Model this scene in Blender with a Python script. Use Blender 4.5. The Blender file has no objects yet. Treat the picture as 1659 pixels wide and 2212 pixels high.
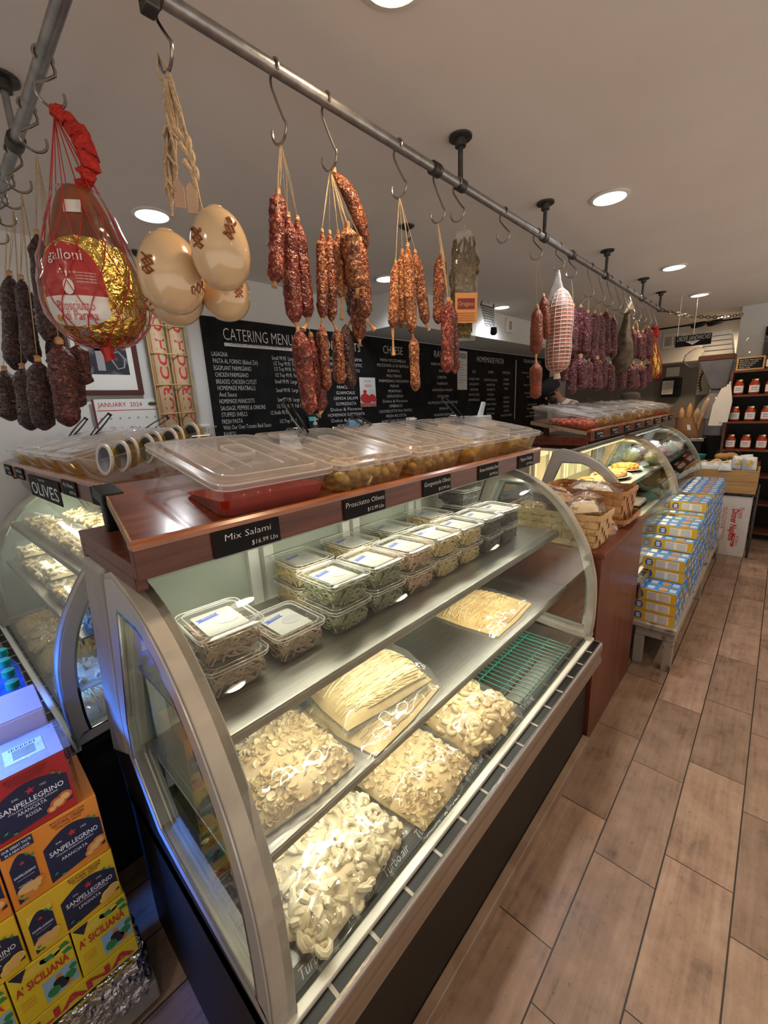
import bpy, math, random
from mathutils import Vector, Matrix, Euler, noise
C = bpy.context.scene
COL = C.collection
R = math.radians
PI = math.pi
random.seed(7)

# ------------------------------------------------------------------ camera
cam_d = bpy.data.cameras.new('camera')
cam = bpy.data.objects.new('camera', cam_d)
COL.objects.link(cam)
YAW, PITCH, ROLL = R(43.4), R(13.9), R(-2.7)
fw = Vector((math.cos(YAW)*math.cos(PITCH), math.sin(YAW)*math.cos(PITCH), -math.sin(PITCH)))
r0 = Vector((math.sin(YAW), -math.cos(YAW), 0))
u0 = r0.cross(fw)
rt = r0*math.cos(ROLL) + u0*math.sin(ROLL)
up = -r0*math.sin(ROLL) + u0*math.cos(ROLL)
cam.matrix_world = Matrix(((rt.x, up.x, -fw.x, 0), (rt.y, up.y, -fw.y, 0), (rt.z, up.z, -fw.z, 1.62), (0, 0, 0, 1)))
cam_d.sensor_fit = 'HORIZONTAL'
cam_d.sensor_width = 36
cam_d.lens = 905/1659*36
cam_d.clip_start = 0.02
C.camera = cam

# ------------------------------------------------------------------ world, exposure, lights
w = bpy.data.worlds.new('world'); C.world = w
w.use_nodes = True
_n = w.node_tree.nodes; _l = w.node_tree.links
_tc = _n.new('ShaderNodeTexCoord'); _sx = _n.new('ShaderNodeSeparateXYZ'); _cr = _n.new('ShaderNodeValToRGB')   # world glow added to light the ceiling: bright below the horizon, dim above
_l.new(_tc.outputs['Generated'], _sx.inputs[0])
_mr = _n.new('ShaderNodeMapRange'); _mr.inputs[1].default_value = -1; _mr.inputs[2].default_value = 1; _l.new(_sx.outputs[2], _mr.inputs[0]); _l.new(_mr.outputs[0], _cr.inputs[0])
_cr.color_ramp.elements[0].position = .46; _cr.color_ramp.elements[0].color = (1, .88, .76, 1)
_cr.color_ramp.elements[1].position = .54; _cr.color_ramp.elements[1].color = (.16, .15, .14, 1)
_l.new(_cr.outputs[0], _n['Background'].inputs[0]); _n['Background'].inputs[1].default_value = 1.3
C.view_settings.view_transform = 'Standard'
C.view_settings.look = 'None'
C.view_settings.gamma = 1
C.view_settings.use_curve_mapping = False
C.view_settings.exposure = 0.0
C.cycles.max_bounces = 8
C.cycles.diffuse_bounces = 3
C.cycles.glossy_bounces = 4
C.cycles.transmission_bounces = 4
C.cycles.transparent_max_bounces = 28
C.cycles.sample_clamp_indirect = 4
C.cycles.caustics_reflective = False
C.cycles.caustics_refractive = False

CEIL = 2.575
# recessed ceiling lights: x, y, tint, power
DOWN = [(.936, .775, 'warm', 20), (2.52, .76, 'cool', 17), (4.19, .76, 'mid', 15), (5.53, .76, 'warm', 22), (7.35, .72, 'warm', 26),
        (.96, 2.35, 'cool', 15), (2.62, 2.34, 'cool', 15), (4.3, 2.26, 'cool', 15),
        (-.6, .76, 'mid', 11), (-.6, 2.35, 'cool', 9), (1.0, -.85, 'warm', 24), (2.6, -.85, 'warm', 26), (4.3, -.85, 'warm', 24), (-.6, -.85, 'warm', 9)]
TINT = {'warm': (1, .70, .42), 'mid': (1, .84, .66), 'cool': (.90, .95, 1.0)}
def lamp(name, kind, loc, power, col, rot=(0, 0, 0), **kw):
    d = bpy.data.lights.new(name, kind)
    d.energy = power; d.color = col
    for k, v in kw.items(): setattr(d, k, v)
    o = bpy.data.objects.new(name, d); COL.objects.link(o)
    o.location = loc; o.rotation_euler = rot
    return o
for dx, dy, tn, pw in DOWN:
    lamp('downlight_lamp', 'SPOT', (dx, dy, CEIL-.02), pw*2.3, TINT[tn], spot_size=R(150), spot_blend=.9, shadow_soft_size=.055)
CASE_LED = (1, .93, .74)
def led(loc, length, power, ang, tilt=0, col=CASE_LED):
    lamp('case_led_lamp', 'AREA', loc, power, col, (tilt, 0, ang), shape='RECTANGLE', size=length, size_y=.02)
# main case: under its top, under the upper shelf, under the lower shelf
led((1.03, .84, 1.275), 1.55, 3.8, 0, R(18))
led((1.03, .695, 1.022), 1.5, 3.5, 0, R(12))
led((1.03, .645, .768), 1.5, 2.6, 0, R(8))
# left case and the two cases further along the counter
led((.41, 2.26, 1.275), 1.2, 5.5, R(-90), R(18), (1, .92, .7))
led((.30, 2.26, 1.083), 1.2, 2.4, R(-90), R(12), (1, .92, .7))
led((3.3, .86, 1.275), 1.2, 9.5, 0, R(18), (1, .74, .34))
led((3.3, .70, 1.022), 1.2, 3.5, 0, R(12), (1, .78, .42))
led((4.64, .86, 1.275), 1.2, 4.0, 0, R(18), (.95, .96, .95))
# the blue tubes of the beverage cooler that stands left of the camera
lamp('cooler_tube_lamp', 'AREA', (-.72, 1.45, 1.28), 15, (.03, .20, 1), (0, R(-52), R(-2)), shape='RECTANGLE', size=.3, size_y=.9, spread=R(38))

# ------------------------------------------------------------------ helpers
def tag(o, label=None, cat=None, group=None, kind=None):
    if label: o['label'] = label
    if cat: o['category'] = cat
    if group: o['group'] = group
    if kind: o['kind'] = kind
    return o
def thing(name, label, cat, loc=(0, 0, 0), rot=(0, 0, 0), group=None):
    o = bpy.data.objects.new(name, None); COL.objects.link(o)
    o.empty_display_size = .05
    o.location = loc; o.rotation_euler = rot
    return tag(o, label, cat, group)
def dup(root, loc=None, rot=None, label=None, group=None):
    r = root.copy(); COL.objects.link(r)
    if loc is not None: r.location = loc
    if rot is not None: r.rotation_euler = rot
    if label: r['label'] = label
    if group: r['group'] = group
    for ch in root.children:
        c = ch.copy(); COL.objects.link(c); c.parent = r
        for g in ch.children:
            d = g.copy(); COL.objects.link(d); d.parent = c
    return r
def ordn(i):
    return ['first', 'second', 'third', 'fourth', 'fifth', 'sixth', 'seventh', 'eighth', 'ninth', 'tenth', 'eleventh', 'twelfth', 'thirteenth', 'fourteenth', 'fifteenth', 'sixteenth', 'seventeenth', 'eighteenth', 'nineteenth', 'twentieth'][i]
_txt = {}
def text2d(s, off=0.0):
    key = (s, off)
    if key not in _txt:
        cu = bpy.data.curves.new('t', 'FONT'); cu.body = s; cu.resolution_u = 2; cu.offset = off
        ob = bpy.data.objects.new('t', cu)
        me = bpy.data.meshes.new_from_object(ob)
        vs = [(v.co.x, v.co.y) for v in me.vertices]; fs = [tuple(p.vertices) for p in me.polygons]
        bpy.data.meshes.remove(me); bpy.data.objects.remove(ob); bpy.data.curves.remove(cu)
        wd = max((v[0] for v in vs), default=1)
        _txt[key] = (vs, fs, wd)
    return _txt[key]
class MB:
    def __init__(self): self.v = []; self.f = []; self.m = []; self.s = []
    def add(self, vs, fs, mi=0, smooth=False, M=None):
        b = len(self.v)
        for p in vs:
            p = Vector(p)
            self.v.append(M @ p if M is not None else p)
        for f in fs:
            self.f.append([b+i for i in f]); self.m.append(mi); self.s.append(smooth)
        return self
    def box(self, x0, x1, y0, y1, z0, z1, mi=0, M=None):
        vs = [(x, y, z) for z in (z0, z1) for y in (y0, y1) for x in (x0, x1)]
        return self.add(vs, [(0, 2, 3, 1), (4, 5, 7, 6), (0, 1, 5, 4), (2, 6, 7, 3), (0, 4, 6, 2), (1, 3, 7, 5)], mi, False, M)
    def taper(self, a, b, z0, z1, mi=0, M=None):   # a, b = (x0,x1,y0,y1) at z0 and z1
        vs = [(x, y, z) for q, z in ((a, z0), (b, z1)) for y in q[2:] for x in q[:2]]
        return self.add(vs, [(0, 2, 3, 1), (4, 5, 7, 6), (0, 1, 5, 4), (2, 6, 7, 3), (0, 4, 6, 2), (1, 3, 7, 5)], mi, False, M)
    def loft(self, rings, mi=0, smooth=True, cap=True, close=True, loop=False):
        n = len(rings[0]); vs = [p for r in rings for p in r]; fs = []
        k = len(rings)
        for i in range(k if loop else k-1):
            for j in range(n if close else n-1):
                a = i*n+j; b = i*n+(j+1) % n; c = ((i+1) % k)*n+(j+1) % n; d = ((i+1) % k)*n+j
                fs.append((a, b, c, d))
        if cap and not loop:
            fs.append(tuple(range(n-1, -1, -1))); fs.append(tuple((k-1)*n+j for j in range(n)))
        return self.add(vs, fs, mi, smooth)
    def tube(self, pts, r, n=6, mi=0, closed=False, cap=True):
        pts = [Vector(p) for p in pts]; rings = []; k = len(pts)
        t0 = None; nv = None
        for i, p in enumerate(pts):
            if closed: t = pts[(i+1) % k]-pts[i-1]
            else: t = pts[min(i+1, k-1)]-pts[max(i-1, 0)]
            if t.length < 1e-9: t = Vector((0, 0, 1))
            t.normalize()
            if nv is None:
                a = Vector((0, 0, 1)) if abs(t.z) < .9 else Vector((1, 0, 0))
                nv = t.cross(a).normalized()
            else:
                nv = (nv - t*nv.dot(t))
                if nv.length < 1e-6: nv = t.orthogonal()
                nv.normalize()
            bv = t.cross(nv)
            rr = r[i] if isinstance(r, (list, tuple)) else r
            rings.append([p+(nv*math.cos(2*PI*j/n)+bv*math.sin(2*PI*j/n))*rr for j in range(n)])
        return self.loft(rings, mi, True, cap, True, closed)
    def lathe(self, prof, n=20, c=(0, 0, 0), mi=0, sx=1, sy=1, smooth=True, cap=True, M=None):
        rings = [[Vector((c[0]+r*sx*math.cos(2*PI*j/n), c[1]+r*sy*math.sin(2*PI*j/n), c[2]+z)) for j in range(n)] for r, z in prof]
        if M is not None: rings = [[M @ p for p in q] for q in rings]
        return self.loft(rings, mi, smooth, cap)
    def ball(self, c, r, n=10, k=6, mi=0, s=(1, 1, 1), M=None):
        prof = [(math.sin(PI*i/k)*r+1e-5, -math.cos(PI*i/k)*r) for i in range(k+1)]
        rings = [[Vector((q*s[0]*math.cos(2*PI*j/n), q*s[1]*math.sin(2*PI*j/n), z*s[2])) for j in range(n)] for q, z in prof]
        rings = [[(M @ p if M is not None else p)+Vector(c) for p in q] for q in rings]
        return self.loft(rings, mi, True, True)
    def prism(self, poly, fn, d0, d1, mi=0, smooth=False):   # poly 2D (ccw), fn(a,b,d)->xyz
        n = len(poly)
        vs = [fn(a, b, d0) for a, b in poly]+[fn(a, b, d1) for a, b in poly]
        fs = [tuple(range(n-1, -1, -1)), tuple(range(n, 2*n))]+[(i, (i+1) % n, n+(i+1) % n, n+i) for i in range(n)]
        return self.add(vs, fs, mi, smooth)
    def ring(self, outer, inner, fn, d0, d1, mi=0):
        n = len(outer); vs = []
        for d in (d0, d1):
            vs += [fn(a, b, d) for a, b in outer]+[fn(a, b, d) for a, b in inner]
        fs = []
        for i in range(n):
            j = (i+1) % n
            fs += [(i, n+i, n+j, j), (2*n+i, 2*n+j, 3*n+j, 3*n+i), (i, j, 2*n+j, 2*n+i), (n+i, 3*n+i, 3*n+j, n+j)]
        return self.add(vs, fs, mi)
    def text(self, s, M, h, w=None, al='L', mi=0, off=0.0, fn=None, sq=.85):
        vs, fs, wd = text2d(s, off)
        sc = h/.7; sx = sc*sq
        if w: sx = w/max(wd, 1e-4)
        dx = {'L': 0, 'C': -wd*sx/2, 'R': -wd*sx}[al]
        P = [(x*sx+dx, y*sc, 0) for x, y in vs]
        if fn: P = [fn(a, b) for a, b, _ in P]
        return self.add(P, fs, mi, False, M)
    def quad(self, a, b, c, d, mi=0): return self.add([a, b, c, d], [(0, 1, 2, 3)], mi)
    def build(self, name, mats, parent=None, loc=None, bevel=0, ang=40, sub=0):
        me = bpy.data.meshes.new(name)
        o0 = Vector(loc) if loc is not None else Vector((0, 0, 0))
        me.from_pydata([tuple(p-o0) for p in self.v], [], self.f)
        if not isinstance(mats, (list, tuple)): mats = [mats]
        for m in mats: me.materials.append(m)
        me.polygons.foreach_set('material_index', self.m)
        me.polygons.foreach_set('use_smooth', self.s)
        me.update()
        if any(self.s): me.set_sharp_from_angle(angle=R(ang))
        o = bpy.data.objects.new(name, me); COL.objects.link(o)
        if loc is not None: o.location = loc
        if parent is not None: o.parent = parent
        if bevel:
            b = o.modifiers.new('b', 'BEVEL'); b.width = bevel; b.segments = 2; b.limit_method = 'ANGLE'; b.angle_limit = R(50)
        if sub:
            b = o.modifiers.new('s', 'SUBSURF'); b.levels = sub; b.render_levels = sub
        return o
def FW(x, y, z):   # text upright on a surface that faces -Y
    return Matrix.Translation((x, y, z)) @ Matrix.Rotation(R(90), 4, 'X')
def FL(x, y, z):   # text upright on a surface that faces -X
    return Matrix.Translation((x, y, z)) @ Matrix.Rotation(R(-90), 4, 'Z') @ Matrix.Rotation(R(90), 4, 'X')
def FU(x, y, z, a=0):   # text lying on top
    return Matrix.Translation((x, y, z)) @ Matrix.Rotation(a, 4, 'Z')
def rrect(x0, x1, y0, y1, r, n=4):
    out = []
    for cx, cy, a in ((x1-r, y1-r, 0), (x0+r, y1-r, 90), (x0+r, y0+r, 180), (x1-r, y0+r, 270)):
        for i in range(n+1):
            t = R(a+90*i/n); out.append((cx+r*math.cos(t), cy+r*math.sin(t)))
    return out
XY = lambda a, b, d: (a, b, d)
XZ = lambda a, b, d: (a, d, b)
YZ = lambda a, b, d: (d, a, b)
def spline(P, k=6):
    P = [Vector(p) for p in P]; out = []
    for i in range(len(P)-1):
        p0 = P[max(i-1, 0)]; p1 = P[i]; p2 = P[i+1]; p3 = P[min(i+2, len(P)-1)]
        for j in range(k):
            t = j/k
            out.append(.5*((2*p1)+(p2-p0)*t+(2*p0-5*p1+4*p2-p3)*t*t+(3*p1-p0-3*p2+p3)*t**3))
    out.append(P[-1]); return out

# ------------------------------------------------------------------ materials
def new_mat(name):
    m = bpy.data.materials.new(name); m.use_nodes = True
    nt = m.node_tree; return m, nt, nt.nodes['Principled BSDF'], nt.nodes['Material Output']
def _coord(nt, stretch=(1, 1, 1), kind='Object'):
    t = nt.nodes.new('ShaderNodeTexCoord'); mp = nt.nodes.new('ShaderNodeMapping')
    mp.inputs['Scale'].default_value = stretch
    nt.links.new(t.outputs[kind], mp.inputs['Vector']); return mp.outputs['Vector']
def pm(name, col, rough=.5, metal=0, col2=None, sc=8, det=4, st=(1, 1, 1), bump=0, bsc=None, lo=.35, hi=.65, spec=None, coat=0, col3=None, emit=None, sss=0):
    m, nt, p, out = new_mat(name)
    p.inputs['Base Color'].default_value = (*col, 1)
    p.inputs['Roughness'].default_value = rough
    p.inputs['Metallic'].default_value = metal
    if spec is not None: p.inputs['Specular IOR Level'].default_value = spec
    if coat: p.inputs['Coat Weight'].default_value = coat; p.inputs['Coat Roughness'].default_value = .12
    if emit: p.inputs['Emission Color'].default_value = (*emit[:3], 1); p.inputs['Emission Strength'].default_value = emit[3]
    if sss:
        p.inputs['Subsurface Weight'].default_value = sss; p.inputs['Subsurface Scale'].default_value = .01
    vec = None
    if col2 or bump: vec = _coord(nt, st)
    if col2:
        n = nt.nodes.new('ShaderNodeTexNoise'); n.inputs['Scale'].default_value = sc; n.inputs['Detail'].default_value = det
        nt.links.new(vec, n.inputs['Vector'])
        cr = nt.nodes.new('ShaderNodeValToRGB')
        cr.color_ramp.elements[0].position = lo; cr.color_ramp.elements[0].color = (*col, 1)
        cr.color_ramp.elements[1].position = hi; cr.color_ramp.elements[1].color = (*col2, 1)
        if col3:
            e = cr.color_ramp.elements.new(min(hi+.12, .95)); e.color = (*col3, 1)
        nt.links.new(n.outputs['Fac'], cr.inputs['Fac']); nt.links.new(cr.outputs['Color'], p.inputs['Base Color'])
    if bump:
        n2 = nt.nodes.new('ShaderNodeTexNoise'); n2.inputs['Scale'].default_value = bsc or sc; n2.inputs['Detail'].default_value = 3
        nt.links.new(vec, n2.inputs['Vector'])
        b = nt.nodes.new('ShaderNodeBump'); b.inputs['Strength'].default_value = bump; b.inputs['Distance'].default_value = .01
        nt.links.new(n2.outputs['Fac'], b.inputs['Height']); nt.links.new(b.outputs['Normal'], p.inputs['Normal'])
    return m
def clear(name, tint=(1, 1, 1), gl=.6, haze=0, hcol=(.9, .9, .9), rough=.03, ior=1.45, bump=0, bsc=30):
    """thin clear sheet: see-through, with fresnel reflections and an optional milky haze"""
    m, nt, p, out = new_mat(name); nt.nodes.remove(p)
    tr = nt.nodes.new('ShaderNodeBsdfTransparent'); tr.inputs[0].default_value = (*tint, 1)
    g = nt.nodes.new('ShaderNodeBsdfGlossy'); g.inputs['Roughness'].default_value = rough; g.inputs[0].default_value = (1, 1, 1, 1)
    geo = nt.nodes.new('ShaderNodeNewGeometry'); dt = nt.nodes.new('ShaderNodeVectorMath'); dt.operation = 'DOT_PRODUCT'
    nt.links.new(geo.outputs['Incoming'], dt.inputs[1]); nt.links.new(geo.outputs['Normal'], dt.inputs[0])
    def mth(op, a, b=0):
        q = nt.nodes.new('ShaderNodeMath'); q.operation = op
        for i, v in enumerate((a, b)):
            if isinstance(v, (int, float)): q.inputs[i].default_value = v
            else: nt.links.new(v, q.inputs[i])
        return q
    f0 = ((ior-1)/(ior+1))**2
    pw = mth('POWER', mth('SUBTRACT', 1, mth('MINIMUM', mth('ABSOLUTE', dt.outputs['Value']).outputs[0], 1).outputs[0]).outputs[0], 5)
    ml = mth('MULTIPLY', mth('ADD', mth('MULTIPLY', pw.outputs[0], 1-f0).outputs[0], f0).outputs[0], gl)
    mx = nt.nodes.new('ShaderNodeMixShader'); nt.links.new(ml.outputs[0], mx.inputs[0])
    base = tr
    if haze:
        d = nt.nodes.new('ShaderNodeBsdfDiffuse'); d.inputs[0].default_value = (*hcol, 1)
        m2 = nt.nodes.new('ShaderNodeMixShader'); m2.inputs[0].default_value = haze
        nt.links.new(tr.outputs[0], m2.inputs[1]); nt.links.new(d.outputs[0], m2.inputs[2]); base = m2
    nt.links.new(base.outputs[0], mx.inputs[1]); nt.links.new(g.outputs[0], mx.inputs[2])
    if bump:
        vec = _coord(nt); n2 = nt.nodes.new('ShaderNodeTexNoise'); n2.inputs['Scale'].default_value = bsc; n2.inputs['Detail'].default_value = 2
        nt.links.new(vec, n2.inputs['Vector'])
        b = nt.nodes.new('ShaderNodeBump'); b.inputs['Strength'].default_value = bump; b.inputs['Distance'].default_value = .02
        nt.links.new(n2.outputs['Fac'], b.inputs['Height'])
        nt.links.new(b.outputs['Normal'], g.inputs['Normal']); nt.links.new(b.outputs['Normal'], dt.inputs[0])
    nt.links.new(mx.outputs[0], out.inputs[0]); return m
def emis(name, col, s):
    m, nt, p, out = new_mat(name); nt.nodes.remove(p)
    e = nt.nodes.new('ShaderNodeEmission'); e.inputs[0].default_value = (*col, 1); e.inputs[1].default_value = s
    nt.links.new(e.outputs[0], out.inputs[0]); return m
def salami(name, dark, mid, fat, lo=.42, rough=.42, sc=90):
    m, nt, p, out = new_mat(name)
    vec = _coord(nt)
    n = nt.nodes.new('ShaderNodeTexNoise'); n.inputs['Scale'].default_value = sc; n.inputs['Detail'].default_value = 2; n.inputs['Distortion'].default_value = .8
    n3 = nt.nodes.new('ShaderNodeTexNoise'); n3.inputs['Scale'].default_value = 14; n3.inputs['Detail'].default_value = 3
    nt.links.new(vec, n.inputs['Vector']); nt.links.new(vec, n3.inputs['Vector'])
    cr = nt.nodes.new('ShaderNodeValToRGB'); e = cr.color_ramp.elements
    e[0].position = lo; e[0].color = (*dark, 1); e[1].position = .70; e[1].color = (*fat, 1)
    q = e.new(.57); q.color = (*mid, 1)
    nt.links.new(n.outputs['Fac'], cr.inputs['Fac'])
    mx = nt.nodes.new('ShaderNodeMix'); mx.data_type = 'RGBA'; mx.blend_type = 'MULTIPLY'; mx.inputs['Factor'].default_value = .75
    cr2 = nt.nodes.new('ShaderNodeValToRGB'); cr2.color_ramp.elements[0].position = .3; cr2.color_ramp.elements[0].color = (.35, .3, .3, 1); cr2.color_ramp.elements[1].position = .6
    nt.links.new(n3.outputs['Fac'], cr2.inputs['Fac'])
    nt.links.new(cr.outputs[0], mx.inputs[6]); nt.links.new(cr2.outputs[0], mx.inputs[7]); nt.links.new(mx.outputs[2], p.inputs['Base Color'])
    p.inputs['Roughness'].default_value = rough
    b = nt.nodes.new('ShaderNodeBump'); b.inputs['Strength'].default_value = 1; b.inputs['Distance'].default_value = .009
    nt.links.new(n.outputs['Fac'], b.inputs['Height']); nt.links.new(b.outputs['Normal'], p.inputs['Normal'])
    return m
def tile_mat():
    m, nt, p, out = new_mat('floor_tile')
    N = nt.nodes.new; L = nt.links.new
    geo = N('ShaderNodeNewGeometry'); sep = N('ShaderNodeSeparateXYZ'); L(geo.outputs['Position'], sep.inputs[0])
    def mt(op, a, b=None, c=None):
        n = N('ShaderNodeMath'); n.operation = op
        for i, q in enumerate((a, b, c)):
            if q is None: continue
            if isinstance(q, (int, float)): n.inputs[i].default_value = q
            else: L(q, n.inputs[i])
        return n.outputs[0]
    yy = mt('DIVIDE', mt('SUBTRACT', sep.outputs[1], .105), .195)
    k = mt('FLOOR', yy); fy = mt('SUBTRACT', yy, k)
    par = mt('ABSOLUTE', mt('MODULO', k, 2))
    xx = mt('DIVIDE', mt('SUBTRACT', sep.outputs[0], mt('ADD', mt('MULTIPLY', par, .153), .277)), .5405)
    kx = mt('FLOOR', xx); fx = mt('SUBTRACT', xx, kx)
    dy = mt('MULTIPLY', mt('MINIMUM', fy, mt('SUBTRACT', 1, fy)), .195)
    dx = mt('MULTIPLY', mt('MINIMUM', fx, mt('SUBTRACT', 1, fx)), .5405)
    gr = mt('LESS_THAN', mt('MINIMUM', dx, mt('ADD', dy, -.0006)), .0018)
    cmb = N('ShaderNodeCombineXYZ'); L(k, cmb.inputs[0]); L(kx, cmb.inputs[1])
    wn = N('ShaderNodeTexWhiteNoise'); L(cmb.outputs[0], wn.inputs['Vector'])
    off = N('ShaderNodeVectorMath'); off.operation = 'SCALE'; off.inputs['Scale'].default_value = 7; L(wn.outputs['Color'], off.inputs[0])
    ad = N('ShaderNodeVectorMath'); L(geo.outputs['Position'], ad.inputs[0]); L(off.outputs[0], ad.inputs[1])
    mp = N('ShaderNodeMapping'); mp.inputs['Scale'].default_value = (3, 40, 1); L(ad.outputs[0], mp.inputs[0])
    grain = N('ShaderNodeTexNoise'); grain.inputs['Scale'].default_value = 1.4; grain.inputs['Detail'].default_value = 6; grain.inputs['Distortion'].default_value = .6; L(mp.outputs[0], grain.inputs['Vector'])
    bl = N('ShaderNodeTexNoise'); bl.inputs['Scale'].default_value = 7; bl.inputs['Detail'].default_value = 8; bl.inputs['Roughness'].default_value = .7; L(ad.outputs[0], bl.inputs['Vector'])
    mixv = mt('ADD', mt('MULTIPLY', grain.outputs['Fac'], .32), mt('MULTIPLY', bl.outputs['Fac'], .68))
    cr = N('ShaderNodeValToRGB'); e = cr.color_ramp.elements
    e[0].position = .30; e[0].color = (.10, .064, .048, 1); e[1].position = .68; e[1].color = (.40, .285, .225, 1)
    q = e.new(.46); q.color = (.27, .185, .142, 1)
    L(mixv, cr.inputs['Fac'])
    sp = N('ShaderNodeTexNoise'); sp.inputs['Scale'].default_value = 70; sp.inputs['Detail'].default_value = 4; L(ad.outputs[0], sp.inputs['Vector'])
    cs = N('ShaderNodeValToRGB'); cs.color_ramp.elements[0].position = .26; cs.color_ramp.elements[0].color = (.5, .42, .36, 1); cs.color_ramp.elements[1].position = .32; L(sp.outputs['Fac'], cs.inputs['Fac'])
    m1 = N('ShaderNodeMix'); m1.data_type = 'RGBA'; m1.blend_type = 'MULTIPLY'; m1.inputs['Factor'].default_value = .8; L(cr.outputs[0], m1.inputs[6]); L(cs.outputs[0], m1.inputs[7])
    tv = mt('ADD', mt('MULTIPLY', wn.outputs['Value'], .42), .78)
    hs = N('ShaderNodeHueSaturation'); L(m1.outputs[2], hs.inputs['Color']); L(tv, hs.inputs['Value'])
    m2 = N('ShaderNodeMix'); m2.data_type = 'RGBA'; L(gr, m2.inputs['Factor']); L(hs.outputs[0], m2.inputs[6]); m2.inputs[7].default_value = (.018, .014, .012, 1)
    L(m2.outputs[2], p.inputs['Base Color'])
    L(mt('ADD', mt('MULTIPLY', bl.outputs['Fac'], .3), .25), p.inputs['Roughness'])
    b = N('ShaderNodeBump'); b.inputs['Strength'].default_value = .35; b.inputs['Distance'].default_value = .004
    L(mt('SUBTRACT', mixv, gr), b.inputs['Height']); L(b.outputs['Normal'], p.inputs['Normal'])
    return m
def foil_mat(name, col, sc=55, st=.9, rough=.16):
    return pm(name, col, rough, 1, bump=st, bsc=sc)
W = {}
W['floor'] = tile_mat()
W['ceil'] = pm('ceiling_paint', (.76, .70, .64), .75, col2=(.79, .735, .68), sc=3)
W['wall'] = pm('wall_paint', (.70, .695, .675), .7, col2=(.74, .735, .715), sc=2)
W['wallgrey'] = pm('grey_wall_paint', (.22, .215, .205), .7, col2=(.25, .245, .235), sc=2)
W['black'] = pm('black_laminate', (.008, .008, .008), .42, spec=.25, col2=(.013, .013, .012), sc=30)
W['blackpl'] = pm('black_plastic', (.010, .010, .011), .35, spec=.25)
W['board'] = pm('chalkboard', (.007, .007, .008), .6, spec=.12, col2=(.016, .016, .017), sc=6)
W['white'] = pm('white_enamel', (.74, .74, .69), .35, col2=(.80, .80, .75), sc=15)
W['cream'] = pm('aged_enamel', (.34, .315, .275), .38, col2=(.42, .395, .345), sc=14)
W['steel'] = pm('brushed_steel', (.46, .43, .39), .24, 1, col2=(.5, .48, .45), sc=6, st=(1, 30, 30), bump=.05, bsc=20)
W['shelfst'] = pm('shelf_steel', (.55, .53, .49), .30, 1, col2=(.45, .43, .40), sc=5, st=(2, 40, 2), bump=.06, bsc=20)
W['deck'] = pm('dark_deck_steel', (.16, .155, .145), .35, .8, col2=(.10, .10, .095), sc=6, st=(2, 30, 2))
W['lidrim'] = clear('bright_lid_rim', (.97, .96, .95), 1.4, haze=.34, hcol=(.85, .83, .82), rough=.12)
W['chrome'] = pm('chrome', (.8, .8, .8), .12, 1)
W['galv'] = pm('galvanised_pipe', (.36, .355, .35), .38, .9, col2=(.26, .25, .25), sc=25, bump=.1, bsc=60)
W['darkst'] = pm('dark_iron', (.10, .095, .09), .45, .8, col2=(.06, .055, .05), sc=30)
W['hook'] = pm('hook_steel', (.38, .34, .30), .25, 1)
W['wood'] = pm('mahogany_laminate', (.075, .018, .009), .3, col2=(.14, .038, .017), sc=3, det=6, st=(1.5, 18, 18), spec=.3, coat=.12)
W['woodtop'] = pm('glossy_mahogany_top', (.095, .022, .010), .2, col2=(.17, .045, .02), sc=3, det=6, st=(1.5, 18, 18), coat=.5)
W['woodrail'] = pm('varnished_rail', (.20, .058, .02), .2, col2=(.36, .125, .045), sc=4, det=6, st=(2, 25, 25), spec=.4, coat=.35)
W['cab'] = pm('cabinet_veneer', (.105, .027, .012), .35, col2=(.155, .043, .019), sc=3, det=5, st=(6, 6, .8), spec=.3, coat=.1)
W['chip'] = pm('chipboard', (.20, .14, .085), .8, col2=(.33, .25, .16), sc=120)
W['pine'] = pm('pine_board', (.40, .235, .09), .5, col2=(.52, .33, .15), sc=3, det=6, st=(20, 1.5, 20))
W['shelfwood'] = pm('dark_shelf_wood', (.10, .035, .018), .45, col2=(.16, .06, .03), sc=4, st=(12, 2, 12))
W['bench'] = pm('worn_white_paint', (.12, .09, .07), .6, col2=(.36, .33, .30), sc=9, det=8, lo=.36, hi=.44)
W['paper'] = pm('white_paper', (.80, .80, .78), .7)
W['papergrey'] = pm('grey_print', (.35, .35, .37), .7)
W['chalk'] = pm('chalk_lettering', (.78, .78, .76), .7)
W['redink'] = pm('red_print', (.55, .03, .035), .5)
W['maroon'] = pm('maroon_print', (.16, .02, .03), .5)
W['darkink'] = pm('dark_print', (.03, .03, .04), .5)
W['blueink'] = pm('blue_print', (.05, .10, .42), .5)
W['greenink'] = pm('green_print', (.03, .25, .07), .5)
W['twine'] = pm('twine', (.42, .29, .15), .8, col2=(.55, .42, .25), sc=200)
W['rope'] = pm('jute_rope', (.40, .27, .15), .85, col2=(.56, .42, .27), sc=150, bump=.5, bsc=200)
W['wtwine'] = pm('white_twine', (.72, .64, .50), .8)
W['netred'] = pm('red_netting', (.48, .015, .012), .5)
W['redrope'] = pm('red_netting_twist', (.42, .012, .008), .7, col2=(.60, .03, .015), sc=60, bump=1, bsc=120)
W['glass'] = clear('case_glass', (.95, .98, .965), .62, rough=.01, ior=1.5)
W['glassend'] = clear('end_glass', (.93, .97, .95), .7, rough=.01, ior=1.5)
W['pan'] = clear('clear_pan_plastic', (.96, .95, .94), .7, haze=.05, rough=.08)
W['lid'] = clear('clouded_lid_plastic', (.95, .93, .92), 1.1, haze=.30, hcol=(.62, .58, .57), rough=.15)
W['tub'] = clear('clear_tub_plastic', (.98, .98, .97), .75, haze=.035, rough=.06)
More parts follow.
